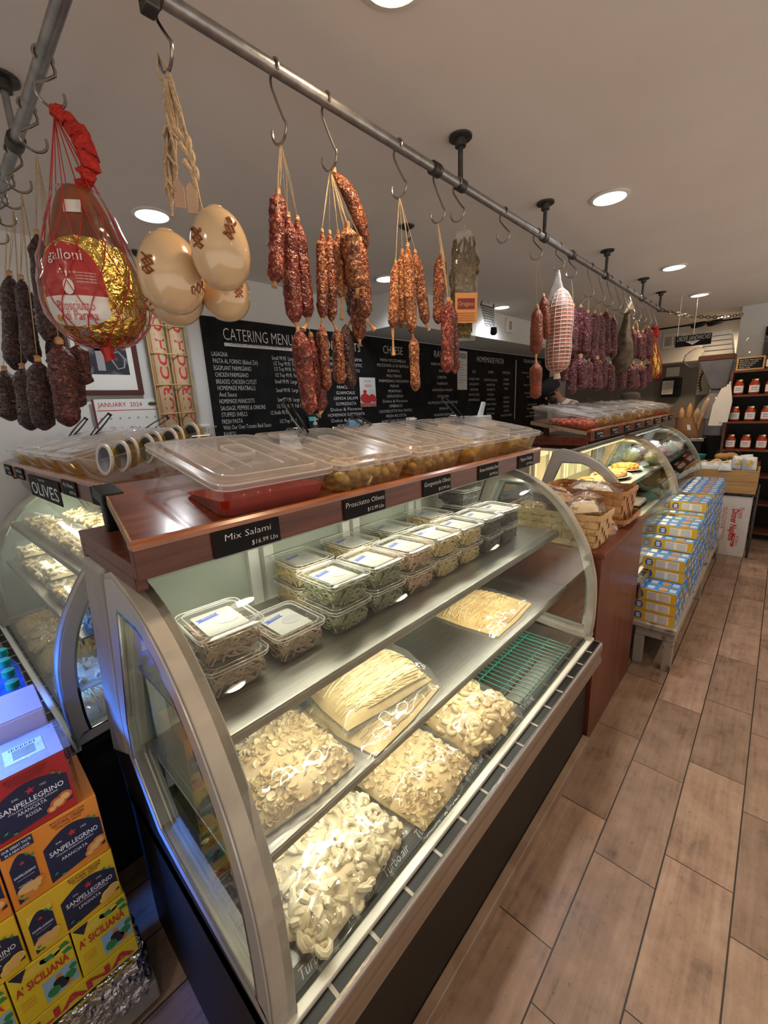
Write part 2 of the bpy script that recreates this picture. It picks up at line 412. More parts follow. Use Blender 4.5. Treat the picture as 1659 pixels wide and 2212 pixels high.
W['film'] = clear('plastic_film', (.985, .98, .96), 1.0, haze=.05, hcol=(.95, .92, .85), rough=.08, ior=1.5, bump=.9, bsc=11)
W['hamfilm'] = clear('tight_shrink_film', (.99, .99, .98), 1.0, rough=.06, bump=.5, bsc=16)
W['cello'] = clear('cellophane', (.97, .97, .97), 1.2, haze=.10, hcol=(.85, .85, .87), rough=.10, ior=1.5, bump=.9, bsc=22)
W['oil_red'] = clear('red_oil', (.80, .20, .06), .5, haze=.50, hcol=(.42, .030, .004), rough=.05)
W['oil_gold'] = clear('golden_brine', (.97, .87, .58), .5, haze=.13, hcol=(.72, .50, .15), rough=.05)
W['oil_dark'] = clear('dark_brine', (.93, .80, .45), .5, haze=.20, hcol=(.62, .38, .08), rough=.05)
W['oil_org'] = clear('orange_oil', (.95, .55, .25), .5, haze=.3, hcol=(.65, .18, .03), rough=.05)
W['olive'] = pm('green_olive', (.44, .33, .14), .35, col2=(.55, .45, .22), sc=20)
W['oliveb'] = pm('brown_olive', (.36, .22, .09), .35, col2=(.48, .34, .16), sc=20)
W['olivered'] = pm('red_pepper_piece', (.55, .07, .04), .4, col2=(.70, .22, .13), sc=25)
W['artichoke'] = pm('artichoke_heart', (.42, .28, .08), .5, col2=(.58, .44, .18), sc=14)
W['pepper'] = pm('yellow_pepper_piece', (.40, .29, .04), .4, col2=(.55, .47, .10), sc=14)
W['sal_red'] = salami('salami_red', (.12, .011, .008), (.26, .040, .022), (.58, .29, .17))
W['sal_dry'] = salami('salami_dry', (.13, .020, .009), (.31, .090, .030), (.64, .38, .18), sc=110)
W['sal_tan'] = salami('salami_tan', (.17, .038, .012), (.42, .16, .055), (.70, .45, .21), sc=110)
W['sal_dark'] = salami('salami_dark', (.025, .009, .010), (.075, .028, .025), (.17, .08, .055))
W['sal_left'] = salami('salami_red_brown', (.06, .012, .012), (.15, .035, .028), (.30, .13, .09))  # darker red-brown meat for part of the left pipe
W['sal_far'] = salami('salami_purple', (.060, .007, .011), (.15, .025, .030), (.42, .20, .18))
W['nduja'] = salami('smooth_orange_sausage', (.21, .035, .010), (.30, .065, .018), (.36, .10, .03), rough=.35, sc=120)
W['casing'] = pm('dried_casing_end', (.42, .19, .07), .5, col2=(.62, .36, .16), sc=60)
W['prov'] = pm('waxed_provolone', (.60, .41, .22), .16, col2=(.66, .47, .27), sc=5, coat=.8)
W['scorch'] = pm('scorched_brand_mark', (.20, .055, .012), .4, col2=(.30, .10, .025), sc=60)
W['ham'] = pm('cured_ham_skin', (.075, .018, .009), .32, col2=(.26, .070, .022), sc=7, det=5, coat=.2, bump=.3, bsc=20)
W['hamdark'] = pm('dark_ham_skin', (.030, .018, .008), .5, col2=(.11, .070, .032), sc=22, bump=.5, bsc=20)
W['gold'] = foil_mat('gold_foil', (.83, .58, .13), 60, 1.0, .2)
W['silver'] = foil_mat('crumpled_silver_foil', (.72, .73, .75), 70, 1.0, .16)
W['label_red'] = pm('red_label', (.40, .012, .015), .25, coat=.5)
W['label_white'] = pm('white_label', (.72, .70, .68), .3, coat=.5)
W['pork'] = pm('netted_pork', (.30, .085, .065), .5, col2=(.48, .21, .16), sc=14)
W['oreg'] = pm('dried_oregano', (.05, .035, .012), .9, col2=(.16, .115, .045), sc=90, bump=1, bsc=90)
W['orgl'] = pm('orange_label', (.60, .26, .06), .5)
W['shell'] = pm('fresh_pasta', (.72, .56, .33), .55, col2=(.80, .66, .44), sc=20)
W['shellpale'] = pm('pale_fresh_pasta', (.70, .60, .42), .55, col2=(.78, .69, .52), sc=20)
W['shellyel'] = pm('yellow_fresh_pasta', (.72, .50, .20), .55, col2=(.80, .62, .32), sc=20)
W['ling'] = pm('linguine', (.72, .56, .30), .5, col2=(.80, .67, .42), sc=5, st=(1, 1, 1))
W['shell2'] = pm('shell_dark_and_gap_shade', (.60, .43, .22), .55, col2=(.70, .54, .32), sc=20)  # darker pasta for some pieces, and for painted shade beneath them all
W['shellpale2'] = pm('shellpale_dark_and_gap_shade', (.60, .49, .31), .55, col2=(.70, .60, .42), sc=20)
W['shellyel2'] = pm('shellyel_dark_and_gap_shade', (.58, .36, .12), .55, col2=(.70, .50, .22), sc=20)
W['ling2'] = pm('ling_dark_and_gap_shade', (.52, .37, .16), .5, col2=(.66, .50, .26), sc=20)
W['p_brown'] = pm('wholewheat_pasta', (.30, .20, .13), .6, col2=(.42, .31, .22), sc=30)
W['p_green'] = pm('spinach_pasta', (.16, .17, .08), .6, col2=(.27, .28, .16), sc=30)
W['p_pink'] = pm('tomato_pasta', (.42, .25, .15), .6, col2=(.52, .34, .22), sc=30)
W['p_egg'] = pm('egg_pasta', (.50, .36, .16), .6, col2=(.60, .46, .25), sc=30)
W['p_black'] = pm('squid_ink_pasta', (.02, .02, .022), .5, col2=(.05, .05, .055), sc=30)
W['greenwire'] = pm('green_coated_wire', (.02, .19, .14), .35)
W['bluebox'] = pm('blue_carton', (.015, .22, .68), .4)
W['yelbox'] = pm('yellow_carton', (.68, .42, .02), .4)
W['crust'] = pm('baked_crust', (.45, .22, .07), .6, col2=(.60, .36, .14), sc=12, bump=.3, bsc=25)
W['cheesebake'] = pm('baked_cheese', (.62, .40, .08), .45, col2=(.55, .14, .03), sc=24, col3=(.75, .62, .28), bump=.6, bsc=50)
W['splint'] = pm('basket_splint', (.33, .15, .06), .55, col2=(.46, .24, .10), sc=10)
W['splintlt'] = pm('pale_basket_splint', (.46, .28, .13), .55, col2=(.60, .40, .20), sc=10)
W['skin'] = pm('skin', (.40, .22, .15), .5, sss=.1)
W['hair'] = pm('dark_hair', (.02, .014, .011), .7)
W['cloth_w'] = pm('white_cotton', (.75, .75, .74), .8, bump=.3, bsc=60)
W['cloth_k'] = pm('black_cotton', (.012, .012, .013), .8)
W['cloth_g'] = pm('grey_tweed', (.11, .105, .10), .85, col2=(.18, .17, .165), sc=120)
W['sauce'] = pm('tomato_sauce', (.36, .03, .01), .2, coat=.6)
W['lidgold'] = pm('gold_lid', (.60, .45, .2), .25, 1)
W['kraft'] = pm('brown_paper', (.20, .105, .05), .75, col2=(.26, .14, .07), sc=8, bump=.4, bsc=16)
W['slate'] = pm('grey_metal', (.20, .21, .24), .4, .6, col2=(.26, .27, .31), sc=5)
W['lamp_w'] = emis('lamp_warm', (1, .82, .6), 7)
W['lamp_m'] = emis('lamp_neutral', (1, .93, .84), 7)
W['lamp_c'] = emis('lamp_cool', (.95, .98, 1), 7)
W['tube'] = emis('led_tube', (1, .95, .82), 4)
W['water'] = clear('blue_bottle', (.55, .75, .95), .9, haze=.15, hcol=(.3, .5, .8), rough=.04)
W['greencap'] = pm('green_cap', (.01, .25, .12), .4)
W['blackchrome'] = pm('dark_chrome', (.08, .065, .05), .12, 1)
W['photo'] = pm('photo_print', (.02, .025, .04), .35, col2=(.42, .44, .50), sc=9, det=6, lo=.45, hi=.7)
# ------------------------------------------------------------------ the room
def struct(name, mb, mat, **kw):
    return tag(mb.build(name, mat, **kw), kind='structure')
struct('floor', MB().box(-2.2, 8.4, -1.9, 3.1, -.06, 0), W['floor'])
struct('ceiling', MB().box(-2.2, 8.4, -1.9, 3.1, CEIL, CEIL+.06), W['ceil'])
struct('wall_back', MB().box(-2.2, 8.4, 3.0, 3.1, 0, CEIL), W['wall'])
struct('wall_far', MB().box(8.2, 8.3, -1.9, 3.0, 0, CEIL), W['wallgrey'])
struct('trim_1', MB().box(2.9, 8.2, 2.43, 3.0, 2.30, CEIL), W['wall'])                 # soffit above the chalkboard
struct('trim_2', MB().box(7.75, 8.2, -1.9, 2.43, 2.08, CEIL), W['wall'])               # bulkhead on the far wall
struct('wall_column', MB().box(6.75, 7.6, -.75, .50, 0, CEIL), W['wall'])              # column behind the jar shelf
struct('baseboard_counter', MB().box(.19, 1.855, .474, .5045, 0, .050), pm('base_tile', (.26, .18, .135), .45, col2=(.36, .27, .21), sc=9), bevel=.003)

# ------------------------------------------------------------------ recessed ceiling lights
def downlight(x, y, tn, seen, label):
    t = thing('recessed_ceiling_light', label, 'ceiling light', (x, y, CEIL), group='recessed ceiling lights')
    MB().lathe([(.072, 0), (.088, -.001), (.090, -.006), (.074, -.010), (.070, -.004)], 28, cap=False).build('trim_ring', W['white'], t)
    MB().lathe([(.0701, -.002), (.0701, -.006), (.05, -.0075), (1e-4, -.008)], 28).build('diffuser', W['lamp_'+tn[0]], t)
DLAB = ['warm ceiling light nearest the bend of the pipe, at the top of the picture', 'cool white ceiling light on the aisle side above the second support rod', 'ceiling light on the aisle side, next one past the cool white aisle light', 'warm ceiling light just in front of the sandwich sign', 'warm ceiling light in front of the far bulkhead, furthest of the aisle row',
        'cool white ceiling light beside the hanging provolone cheeses', 'cool white ceiling light behind the tan sausages on the third hook', 'cool white ceiling light by the soffit above the wire baskets',
        'ceiling light behind the viewer over the aisle', 'ceiling light over the left end of the left case', 'warm ceiling light over the open floor near the viewer', 'warm ceiling light over the open floor facing the wooden cabinet', 'warm ceiling light over the open floor facing the bench', 'warm ceiling light in the corner behind the viewer']
for (dx, dy, tn, pw), lb in zip(DOWN, DLAB): downlight(dx, dy, tn, True, lb)

# ------------------------------------------------------------------ refrigerated cases with curved glass
PROF = [(-.004, .572), (-.012, .66), (-.013, .75), (-.008, .84), (.004, .905), (.028, .985), (.062, 1.056), (.115, 1.14), (.183, 1.215), (.26, 1.268), (.348, 1.303), (.445, 1.326)]
def case_curve(): return [(p.x, p.y) for p in spline([(a, b, 0) for a, b in PROF], 3)]
def deli_case(name, label, loc, rz, L, lower=True, posts=True, top=True, shelves=((1.03, .155), (.775, .105))):
    t = thing(name, label, 'display case', loc, (0, 0, rz))
    cur = case_curve()
    MB().box(0, L, 0, .80, 0, .555).build('base', W['black'], t, bevel=.004)
    mb = MB().box(.0, L, -.014, .006, .556, .572)
    mb.build('glass_ledge', W['white'], t, bevel=.002)
    g = MB().box(0.002, L-.002, -.040, -.014, .535, .560, 0)
    n = int(L/.105)
    for i in range(n+1): g.box(i*L/n-.004+.004*(i == 0), i*L/n+.004-.004*(i == n), -.0402, -.0138, .545, .5612, 1)
    g.build('vent_grille', [W['blackpl'], W['post']], t)
    P = [(-.040, .562), (-.045, .561), (-.051, .552), (-.052, .53), (-.046, .505), (-.046, .49), (-.052, .478), (-.050, .462), (-.040, .455), (-.001, .455), (-.001, .47), (-.030, .47), (-.034, .49), (-.040, .52)]
    MB().prism(P, YZ, .0, L, smooth=True).build('bumper_rail', W['steel'], t, ang=35)
    # curved front pane
    th = .006; ring = []
    back = [(a+th*.8, b-th*.6) for a, b in cur]
    MB().prism(cur+back[::-1], YZ, .028, L-.028, smooth=True).build('front_glass', W['glass'], t, ang=50)
    # side frames with their panes
    outer = cur+[(.500, 1.308), (.632, .90), (.648, .765), (.505, .615), (.375, .598), (.10, .580)]
    cx = .28; cz = .84
    inner = []
    m = len(outer)
    for i in range(m):
        a = Vector(outer[i-1]); b = Vector(outer[(i+1) % m]); p = Vector(outer[i])
        d = (b-a).normalized(); nrm = Vector((d.y, -d.x))
        if nrm.dot(Vector((cx, cz))-p) < 0: nrm = -nrm
        q = p+nrm*.030
        q.y = min(max(q.y, .606), 1.262)
        if q.y > 1.20: q.x = min(q.x, .45)
        inner.append((q.x, q.y))
    for k, x in ((0, 0), (1, L)):
        s = 1 if k == 0 else -1
        a, b = sorted((x, x+s*.045))
        fr = MB().ring(outer, inner, YZ, a, b)
        f = fr.build('side_frame', W['cream'], t, bevel=.003)
        a, b = sorted((x-s*.004, x-s*.0005))
        in2 = [(p[0]+(q[0]-p[0])*.80, p[1]+(q[1]-p[1])*.80) for p, q in zip(inner, outer)]
        in3 = [(p[0]+(cx-p[0])*.05, p[1]+(cz-p[1])*.035) for p in inner]
        MB().ring(in2, in3, YZ, a, b).build('glazing_bead', W['bead'], f)
        in4 = [(p[0]+(cx-p[0])*.08, p[1]+(cz-p[1])*.055) for p in inner]
        MB().ring(in3, in4, YZ, a, b).build('bead_edge', W['chrome'], f)
        MB().prism(inner, YZ, x+s*.010, x+s*.015).build('side_glass', W['glassend'], f)
        a, b = sorted((x-s*.006, x+s*.05))
        if posts: MB().prism([(.504, 1.316), (.660, 1.316), (.815, .80), (.842, .655), (.656, .752), (.640, .90)], YZ, a, b).build('corner_post', W['post'], f, bevel=.010)
        a, b = sorted((x, x+s*.02))
        MB().prism([(0.004, .50), (.80, .50), (.842, .652), (.653, .75), (.505, .606), (.375, .589), (.004, .566)], YZ, a, b).build('base_cheek', W['black'], f)
    MB().prism([(.40, 1.318), (.65, 1.326), (.65, 1.312), (.40, 1.300)], YZ, .029, L-.029).build('top_panel', W['white'], t)
    MB().prism([(.66, .58), (.67, .58), (.67, 1.31), (.66, 1.31)], YZ, .029, L-.029).build('rear_panel', W['rearp'], t)
    d = MB()
    nd = 4
    for i in range(nd):
        x0 = .06+i*(L-.12)/nd
        for xx in (x0+.008, x0+(L-.12)/nd-.045):
            d.box(xx, xx+.035, .640, .659, .60, 1.29)
        d.box(x0, x0+(L-.12)/nd-.01, .648, .659, 1.25, 1.29); d.box(x0, x0+(L-.12)/nd-.01, .648, .659, .60, .63)
    d.build('sliding_door_frame', W['white'], t)
    MB().box(.047, L-.047, .014, .655, .572, .582).build('deck', W['deck'], t)
    for z0, y0 in (shelves if lower else shelves[:1]):
        s = MB().box(.032, L-.032, y0, .60, z0+.019, z0+.025).box(.032, L-.032, y0, y0+.006, z0, z0+.019).box(.032, L-.032, .594, .60, z0, z0+.019)
        sh = s.build('shelf', W['shelfst'], t, bevel=.0015)
        MB().box(.10, L-.10, y0+.02, y0+.045, z0+.008, z0+.016).build('shelf_light', W['tube'], sh)
    if not top: return t
    hl = MB().box(.10, L-.10, .385, .425, 1.282, 1.300).build('top_light', W['white'], t)
    MB().box(.105, L-.105, .392, .418, 1.2795, 1.2815).build('light_strip', W['tube'], hl)
    return t
W['bead'] = pm('silver_white_bead', (.52, .51, .50), .3, .3)
W['post'] = pm('grey_beige_post', (.30, .275, .235), .45, col2=(.36, .335, .29), sc=10)
W['rearp'] = pm('rear_door_panel', (.40, .44, .37), .25, col2=(.50, .53, .46), sc=4)
main_case = deli_case('refrigerated_display_case', 'nearest curved glass refrigerated case holding fresh pasta, with a black base', (.195, .505, 0), 0, 1.665, top=False)
left_case = deli_case('refrigerated_display_case', 'curved glass refrigerated case behind the stack of drink cartons, under the olives sign', (.074, 2.955, 0), R(-87.5), 1.385, shelves=((1.095, .135), (.90, .080)))
case2 = deli_case('refrigerated_display_case', 'curved glass case with warm light and baked dishes behind the woven baskets', (2.66, .53, 0), 0, 1.29, posts=False)
case3 = deli_case('refrigerated_display_case', 'curved glass case of wrapped goods at the far end, beside the wooden bin', (3.97, .53, 0), 0, 1.33, lower=False, posts=False)
# brand lettering along the sill of the main case
tb = MB().box(.05, 1.60, .010, .046, .5822, .5836, 0)
for i in range(9):
    tb.text('Turbo.air', Matrix(((1, .35, 0, .07+i*.118), (0, 1, 0, .017), (0, 0, 1, .584), (0, 0, 0, 1))), .020, .085, 'L', 1)
tb.build('sill_strip', [W['blackpl'], W['papergrey']], main_case)
# beverage cooler to the left of the viewer (source of the blue light)
bc = thing('beverage_cooler', 'tall beverage cooler with blue lit interior at the left of the room', 'cooler', (-1.12, 1.55, 0))
MB().box(-.35, .30, -.62, .62, 0, .12).box(-.35, .30, -.62, .62, 1.95, 2.0).box(-.35, -.30, -.62, .62, .12, 1.95).box(-.30, .30, -.62, -.58, .12, 1.95).box(-.30, .30, .58, .62, .12, 1.95).build('cabinet_body', W['blackpl'], bc)
for z in (.5, .9, 1.3, 1.65): MB().box(-.30, .22, -.58, .58, z, z+.01).build('wire_shelf', W['steel'], bc)
MB().tube([(.24, -.57, .2), (.24, -.57, 1.9)], .012, 8).build('light_tube', emis('blue_tube', (.2, .5, 1), 3), bc)

# ------------------------------------------------------------------ wooden trays that carry the olive pans
TILT = R(10.9)
def pan_tray(label, loc, rz, L, tape=True):
    t = thing('wooden_counter_tray', label, 'counter tray', loc, (0, 0, rz))
    MB().box(.0, L, .02, .40, -.006, .022).box(.0, L, .37, .40, -.05, -.006).box(0, .02, .02, .37, -.03, -.006).build('lower_board', W['wood'], t, bevel=.002)
    fr = MB().box(0, L, 0, .022, -.004, .053).build('front_rail', W['wood'], t, bevel=.002)
    MB().prism([(-.002, .051), (.024, .051), (.025, .060), (.018, .0655), (.006, .0655), (-.002, .060)], YZ, 0, L, smooth=True).build('rail_cap', W['woodrail'], fr, ang=30)
    c, s = math.cos(TILT), math.sin(TILT)
    tm = lambda a, b, d: (d, .024+a*c-b*s, .052+a*s+b*c)
    x1 = .062 if tape else .012
    B8 = [tm(0, -.022, .012), tm(.36, -.022, x1), tm(.36, 0, x1), tm(0, 0, .012), tm(0, -.022, L), tm(.36, -.022, L), tm(.36, 0, L), tm(0, 0, L)]
    H8 = [(3, 2, 1, 0), (4, 5, 6, 7), (0, 1, 5, 4), (1, 2, 6, 5), (2, 3, 7, 6), (3, 0, 4, 7)]
    MB().add(B8, H8).build('tilted_board', W['woodtop'], t)
    E8 = [tm(0, -.022, .008), tm(.36, -.022, x1-.004), tm(.36, -.0006, x1-.004), tm(0, -.0006, .008), tm(0, -.022, .0119), tm(.36, -.022, x1-.0001), tm(.36, -.0006, x1-.0001), tm(0, -.0006, .0119)]
    MB().add(E8, H8).build('chipboard_edge', W['chip'], t)
    for x in (.10, L*.5, L-.06): MB().box(x, x+.02, .30, .33, .022, .09).build('prop', W['wood'], t)
    if tape:
        MB().prism([(.285, -.026), (.365, -.026), (.365, .003), (.285, .003)], tm, .040, .085).box(.042, .068, .315, .345, .0225, .09).build('taped_corner', W['blackpl'], t, bevel=.003)
    return t
main_tray = pan_tray('mahogany tray with taped corner on the pasta case, carrying big clear pans', (.197, .775, 1.353), 0, 1.665)
left_tray = pan_tray('wooden tray on the left case with the olives sign on its rail', (.252, 2.965, 1.375), R(-87.5), 1.735, tape=False)
far_tray = pan_tray('wooden tray on the two far cases, carrying a long row of clear pans', (2.68, .815, 1.375), 0, 2.62, tape=False)
def pan_spot(tray, u):   # a point of the tilted board's front edge, u metres along the tray
    rz = tray.rotation_euler.z; c, s = math.cos(rz), math.sin(rz)
    lx, ly, lz = u, .030, .0548
    return (tray.location.x+lx*c-ly*s, tray.location.y+lx*s+ly*c, tray.location.z+lz), (TILT, 0, rz)
def pan_world(loc, rot, p):
    return Vector(loc)+Euler(rot).to_matrix() @ Vector(p)
def food_pan(label, loc, rot, w, d, h, liquid=None, fill=.6, lid=True, group=None, name='food_pan', notch=False):
    t = thing(name, label, 'food pan', loc, rot, group)
    e = .018; th = .003
    b = (e, w-e, e, d-e); tp = (.006, w-.006, .006, d-.006)
    m = MB()
    m.taper(b, tp, 0, h-.004)
    m2 = MB(); # walls only, no top
    bo = rrect(b[0], b[1], b[2], b[3], .03); to = rrect(tp[0], tp[1], tp[2], tp[3], .035); ri = rrect(-.001, w+.001, -.002, d+.002, .03)
    m2.loft([[(x, y, .001) for x, y in bo], [(x, y, h-.006) for x, y in to], [(x, y, h-.003) for x, y in ri], [(x, y, h-.008) for x, y in ri]], smooth=True, cap=False)
    m2.add([(x, y, .001) for x, y in bo], [tuple(range(len(bo)))])
    m2.build('pan_body', W['pan'], t, ang=45)
    if liquid:
        k = fill; tn = math.tan(TILT); zf = h*k; ye = min(d-e-.004, e+(zf-.004)/tn)
        lo = rrect(b[0]+.003, b[1]-.003, b[2]+.003, ye, .02); sp = .012*k
        MB().loft([[(x, y, .003) for x, y in lo], [(x+(sp if x > w/2 else -sp), y-(sp if y < .06 else 0), max(.0036, zf-(y-e)*tn)) for x, y in lo]], smooth=True).build('brine', W[liquid], t, ang=45)
    if lid:
        l = MB(); z = h-.001
        A = rrect(-.002, w+.002, -.004, d+.004, .032); B = rrect(.016, w-.016, .018, d-.018, .04); Bi = rrect(.024, w-.024, .026, d-.026, .035)
        l.loft([[(x, y, z-.012) for x, y in A], [(x, y, z+.002) for x, y in A], [(x, y, z+.003) for x, y in B], [(x, y, z+.010) for x, y in Bi]], smooth=True, cap=False)
        l.add([(x, y, z+.010) for x, y in Bi], [tuple(range(len(Bi)))])
        lo = l.build('lid', W['lid'], t, ang=35)
        MB().tube([(x, y, z+.001) for x, y in A], .0026, 5, closed=True).tube([(x, y, z+.009) for x, y in Bi], .0022, 5, closed=True).tube([(x, y, z-.011) for x, y in A], .0016, 5, closed=True).build('lid_edge', W['lidrim'], lo)
        MB().tube([(w*.40, d+.004, z), (w*.40, d-.012, z+.014), (w*.56, d-.012, z+.014), (w*.56, d+.004, z)], .0018, 5).build('lid_clip', W['chrome'], lo)
        r = MB()
        for fx in (.22, .36, .64, .78):
            r.tube([(w*fx, d*.16, z+.0105), (w*fx, d*.84, z+.0105)], .0022, 6)
        r.build('lid_rib', W['lidrim'], lo)
        hd = MB().ring(rrect(w*.5-w*.10, w*.5+w*.10, d*.38, d*.62, .02), rrect(w*.5-w*.10+.006, w*.5+w*.10-.006, d*.38+.006, d*.62-.006, .016), XY, z+.010, z+.018)
        hd.build('lid_grip', W['lidrim'], lo)
    return t
PX0, PW, PITCH_ = .172, .302, .3085
PANINFO = [('oil_red', .50, 'big clear pan of red oil at the taped end of the near tray'), ('oil_gold', .62, 'clear pan of brown olives beside the red oil pan'), ('oil_gold', .66, 'clear pan of green olives, third from the taped end of the near tray'),
           ('oil_dark', .66, 'clear pan of artichokes in oil, fourth from the taped end of the near tray'), ('oil_dark', .66, 'clear pan of yellow peppers at the far end of the near tray')]
mpans = []
for i, (lq, fl, lb) in enumerate(PANINFO):
    loc, rot = pan_spot(main_tray, PX0+i*PITCH_)
    mpans.append((food_pan(lb, loc, rot, PW, .395, .079, lq, fl), loc, rot))
def scatter_in_pan(loc, rot, w, d, h, n, mats, r, name, label, group, cat, zmax=.75, front=.75, s=(1, 1, 1.15), seed=1):
    rd = random.Random(seed); proto = []
    for m in mats:
        me = MB().ball((0, 0, 0), r, 10, 7, s=s).build(name, m).data
        proto.append(me)
    # remove the builders' objects, keep the data
    for o in [o for o in COL.objects if o.data in proto]: bpy.data.objects.remove(o)
    pts = []
    tries = 0
    while len(pts) < n and tries < 9000:
        tries += 1
        rr = r*rd.uniform(.82, 1.12)
        zz = rr+.004+rd.random()**1.6*max(0, h*zmax-2*rr)
        e = .018*(1-zz/h)+.010+rr*1.05
        x = rd.uniform(e, w-e); y = e+rd.random()**2.2*(d*front-2*e)
        if zz+rr > h*(zmax+.18)-(y-.018)*.19+.012: continue
        if all((Vector((x, y, zz))-p).length > (rr+q)*.93 for p, q in pts):
            pts.append((Vector((x, y, zz)), rr))
    for p, rr in pts:
        o = bpy.data.objects.new(name, rd.choice(proto)); COL.objects.link(o)
        o.location = pan_world(loc, rot, p); o.scale = (rr/r,)*3
        o.rotation_euler = (rd.uniform(0, 6), rd.uniform(0, 6), rd.uniform(0, 6))
        tag(o, label, cat, group)
scatter_in_pan(mpans[1][1], mpans[1][2], PW, .395, .079, 52, [W['olive'], W['oliveb']], .0135, 'olive', 'brown green olive lying in the pan beside the red oil pan', 'olives in the second pan of the near tray', 'olive', seed=3)
scatter_in_pan(mpans[2][1], mpans[2][2], PW, .395, .079, 52, [W['olive'], W['oliveb']], .0125, 'olive', 'green olive lying in the third pan of the near tray', 'olives in the third pan of the near tray', 'olive', seed=4)
scatter_in_pan(mpans[3][1], mpans[3][2], PW, .395, .079, 16, [W['artichoke']], .020, 'artichoke_heart', 'golden artichoke heart in oil in the fourth pan of the near tray', 'artichokes in the fourth pan', 'artichoke', s=(1.3, .8, .7), seed=5)
scatter_in_pan(mpans[4][1], mpans[4][2], PW, .395, .079, 22, [W['pepper']], .015, 'yellow_pepper', 'small yellow pepper lying in the last pan of the near tray', 'peppers in the last pan of the near tray', 'pepper', s=(1.3, .9, .8), seed=6)
scatter_in_pan(mpans[0][1], mpans[0][2], PW, .395, .079, 5, [W['olivered']], .016, 'salami_piece', 'piece of salami lying in the red oil of the first pan', 'salami pieces in the red oil', 'salami piece', s=(1.5, .8, .4), zmax=.12, seed=8)
# far tray
FARL = [('oil_org', .45), ('oil_gold', .6), ('oil_dark', .6), ('oil_gold', .6), ('oil_gold', .6), ('oil_dark', .6), ('oil_org', .5), ('oil_org', .5)]
fp = []
for i, (lq, fl) in enumerate(FARL):
    loc, rot = pan_spot(far_tray, .03+i*.318)
    fp.append((loc, rot))
    lb = 'clear pan of red peppers at the near end of the far tray' if i == 0 else 'clear lidded pan, %s from the near end of the far tray' % ordn(i)
    food_pan(lb, loc, rot, .305, .38, .085, lq, fl)
scatter_in_pan(fp[0][0], fp[0][1], .305, .38, .085, 70, [W['olivered']], .014, 'cherry_pepper', 'red stuffed cherry pepper in the first pan of the far tray', 'cherry peppers in the far tray', 'pepper', zmax=.55, front=.95, seed=9)
for i in (1, 2, 4, 5):
    scatter_in_pan(fp[i][0], fp[i][1], .305, .38, .085, 14, [W['olive']], .015, 'olive', 'green olive in one of the middle pans of the far tray', 'olives in the far tray', 'olive', front=.4, seed=10+i)
# left tray: five lidded pans and an open one that holds round tubs on edge
for i in range(4):
    loc, rot = pan_spot(left_tray, .012+i*.291)
    food_pan('narrow lidded pan on the left tray, %s from the wall' % ordn(i), loc, rot, .284, .40, .075, ['oil_dark', 'oil_gold', 'oil_dark', 'oil_gold'][i], .6)
loc, rot = pan_spot(left_tray, 1.180)
food_pan('open clear pan holding round tubs on edge, at the near end of the left tray', loc, rot, .325, .40, .085, None, lid=False)
def round_tub(i):
    y = .05+i*.040; x = .20 if i % 2 == 0 else .235
    p = pan_world(loc, rot, (x, y, .062))
    rt_ = (R(84), 0, rot[2]+R(8))
    t = thing('round_tub', 'white lidded round tub standing on edge in the open left pan, %s from the front' % ordn(i), 'tub', p, rt_, 'round tubs in the open left pan')
    MB().lathe([(.038, -.030), (.046, -.002)], 24, cap=True).build('tub_body', W['oil_dark'], t)
    MB().lathe([(.050, -.004), (.051, 0), (.051, .005), (.044, .006), (.043, .003), (1e-4, .003)], 24).build('tub_rim', W['white'], t)
    MB().lathe([(.040, .0035), (1e-4, .0036)], 20).build('tub_label', W['photo'], t)
for i in range(8): round_tub(i)

# ------------------------------------------------------------------ price signs on the rails
def sign(label, lines, M, w, h, cat='price sign', name='price_sign', bold=0):
    """M: frame whose local x runs to the right, y up, z out of the face"""
    t = thing(name, label, cat); t.matrix_world = M
    MB().box(0, w, 0, h, 0, .0025).build('card', W['board'], t)
    lt = MB()
    for s, x, y, hh, ww, al, sl in lines:
        sh = Matrix(((1, sl, 0, x), (0, 1, 0, y), (0, 0, 1, .0032), (0, 0, 0, 1)))
        lt.text(s, sh, hh, ww, al, off=bold)
    lt.build('lettering', W['chalk'], t)
    return t
def rail_sign(x0, x1, title, price, label, tw, wpx=None):
    w_ = x1-x0
    sign(label, [(title, w_*.5-.0, .030, .0135, tw, 'C', .10), (price, w_*.95, .008, .0100, w_*.42, 'R', .12)], FW(x0, .7725, 1.3505), w_, .052, bold=-.012)
rail_sign(.332, .482, 'Mix Salami', '$16.99 Lbs', 'black mix salami price card on the near tray rail', .105)
rail_sign(.670, .822, 'Prosciutto Olives', '$13.99 Lbs', 'black prosciutto olives price card on the near tray rail', .142)
rail_sign(.993, 1.140, 'Gorgonzola Olives', '$13.99 Lbs', 'black gorgonzola olives price card on the near tray rail', .14)
rail_sign(1.318, 1.462, 'Roman Artichokes Stem', '$13.99 Lbs', 'black roman artichokes price card on the near tray rail', .135)
rail_sign(1.633, 1.775, 'Peppers Delight', '$13.99 Lbs', 'black peppers price card at the far end of the near tray rail', .11)
for i in range(8):
    x = 2.70+.055+i*.318
    sign('small black price card on the far tray rail, %s from its near end' % ordn(i), [(['Cherry Peppers', 'Giardiniera', 'Gaeta Olives', 'Cerignola', 'Mix Olives', 'Sicilian Olives', 'Hot Peppers', 'Lupini'][i], .075, .030, .011, .11, 'C', 0), ('$9.99 Lbs', .14, .010, .009, .06, 'R', 0)], FW(x, .8122, 1.376), .15, .050)
FLT = lambda y, z: Matrix.Translation((.252+(2.965-y)*.0437-.0028, y, z)) @ Matrix.Rotation(R(2.5), 4, 'Z') @ FL(0, 0, 0)
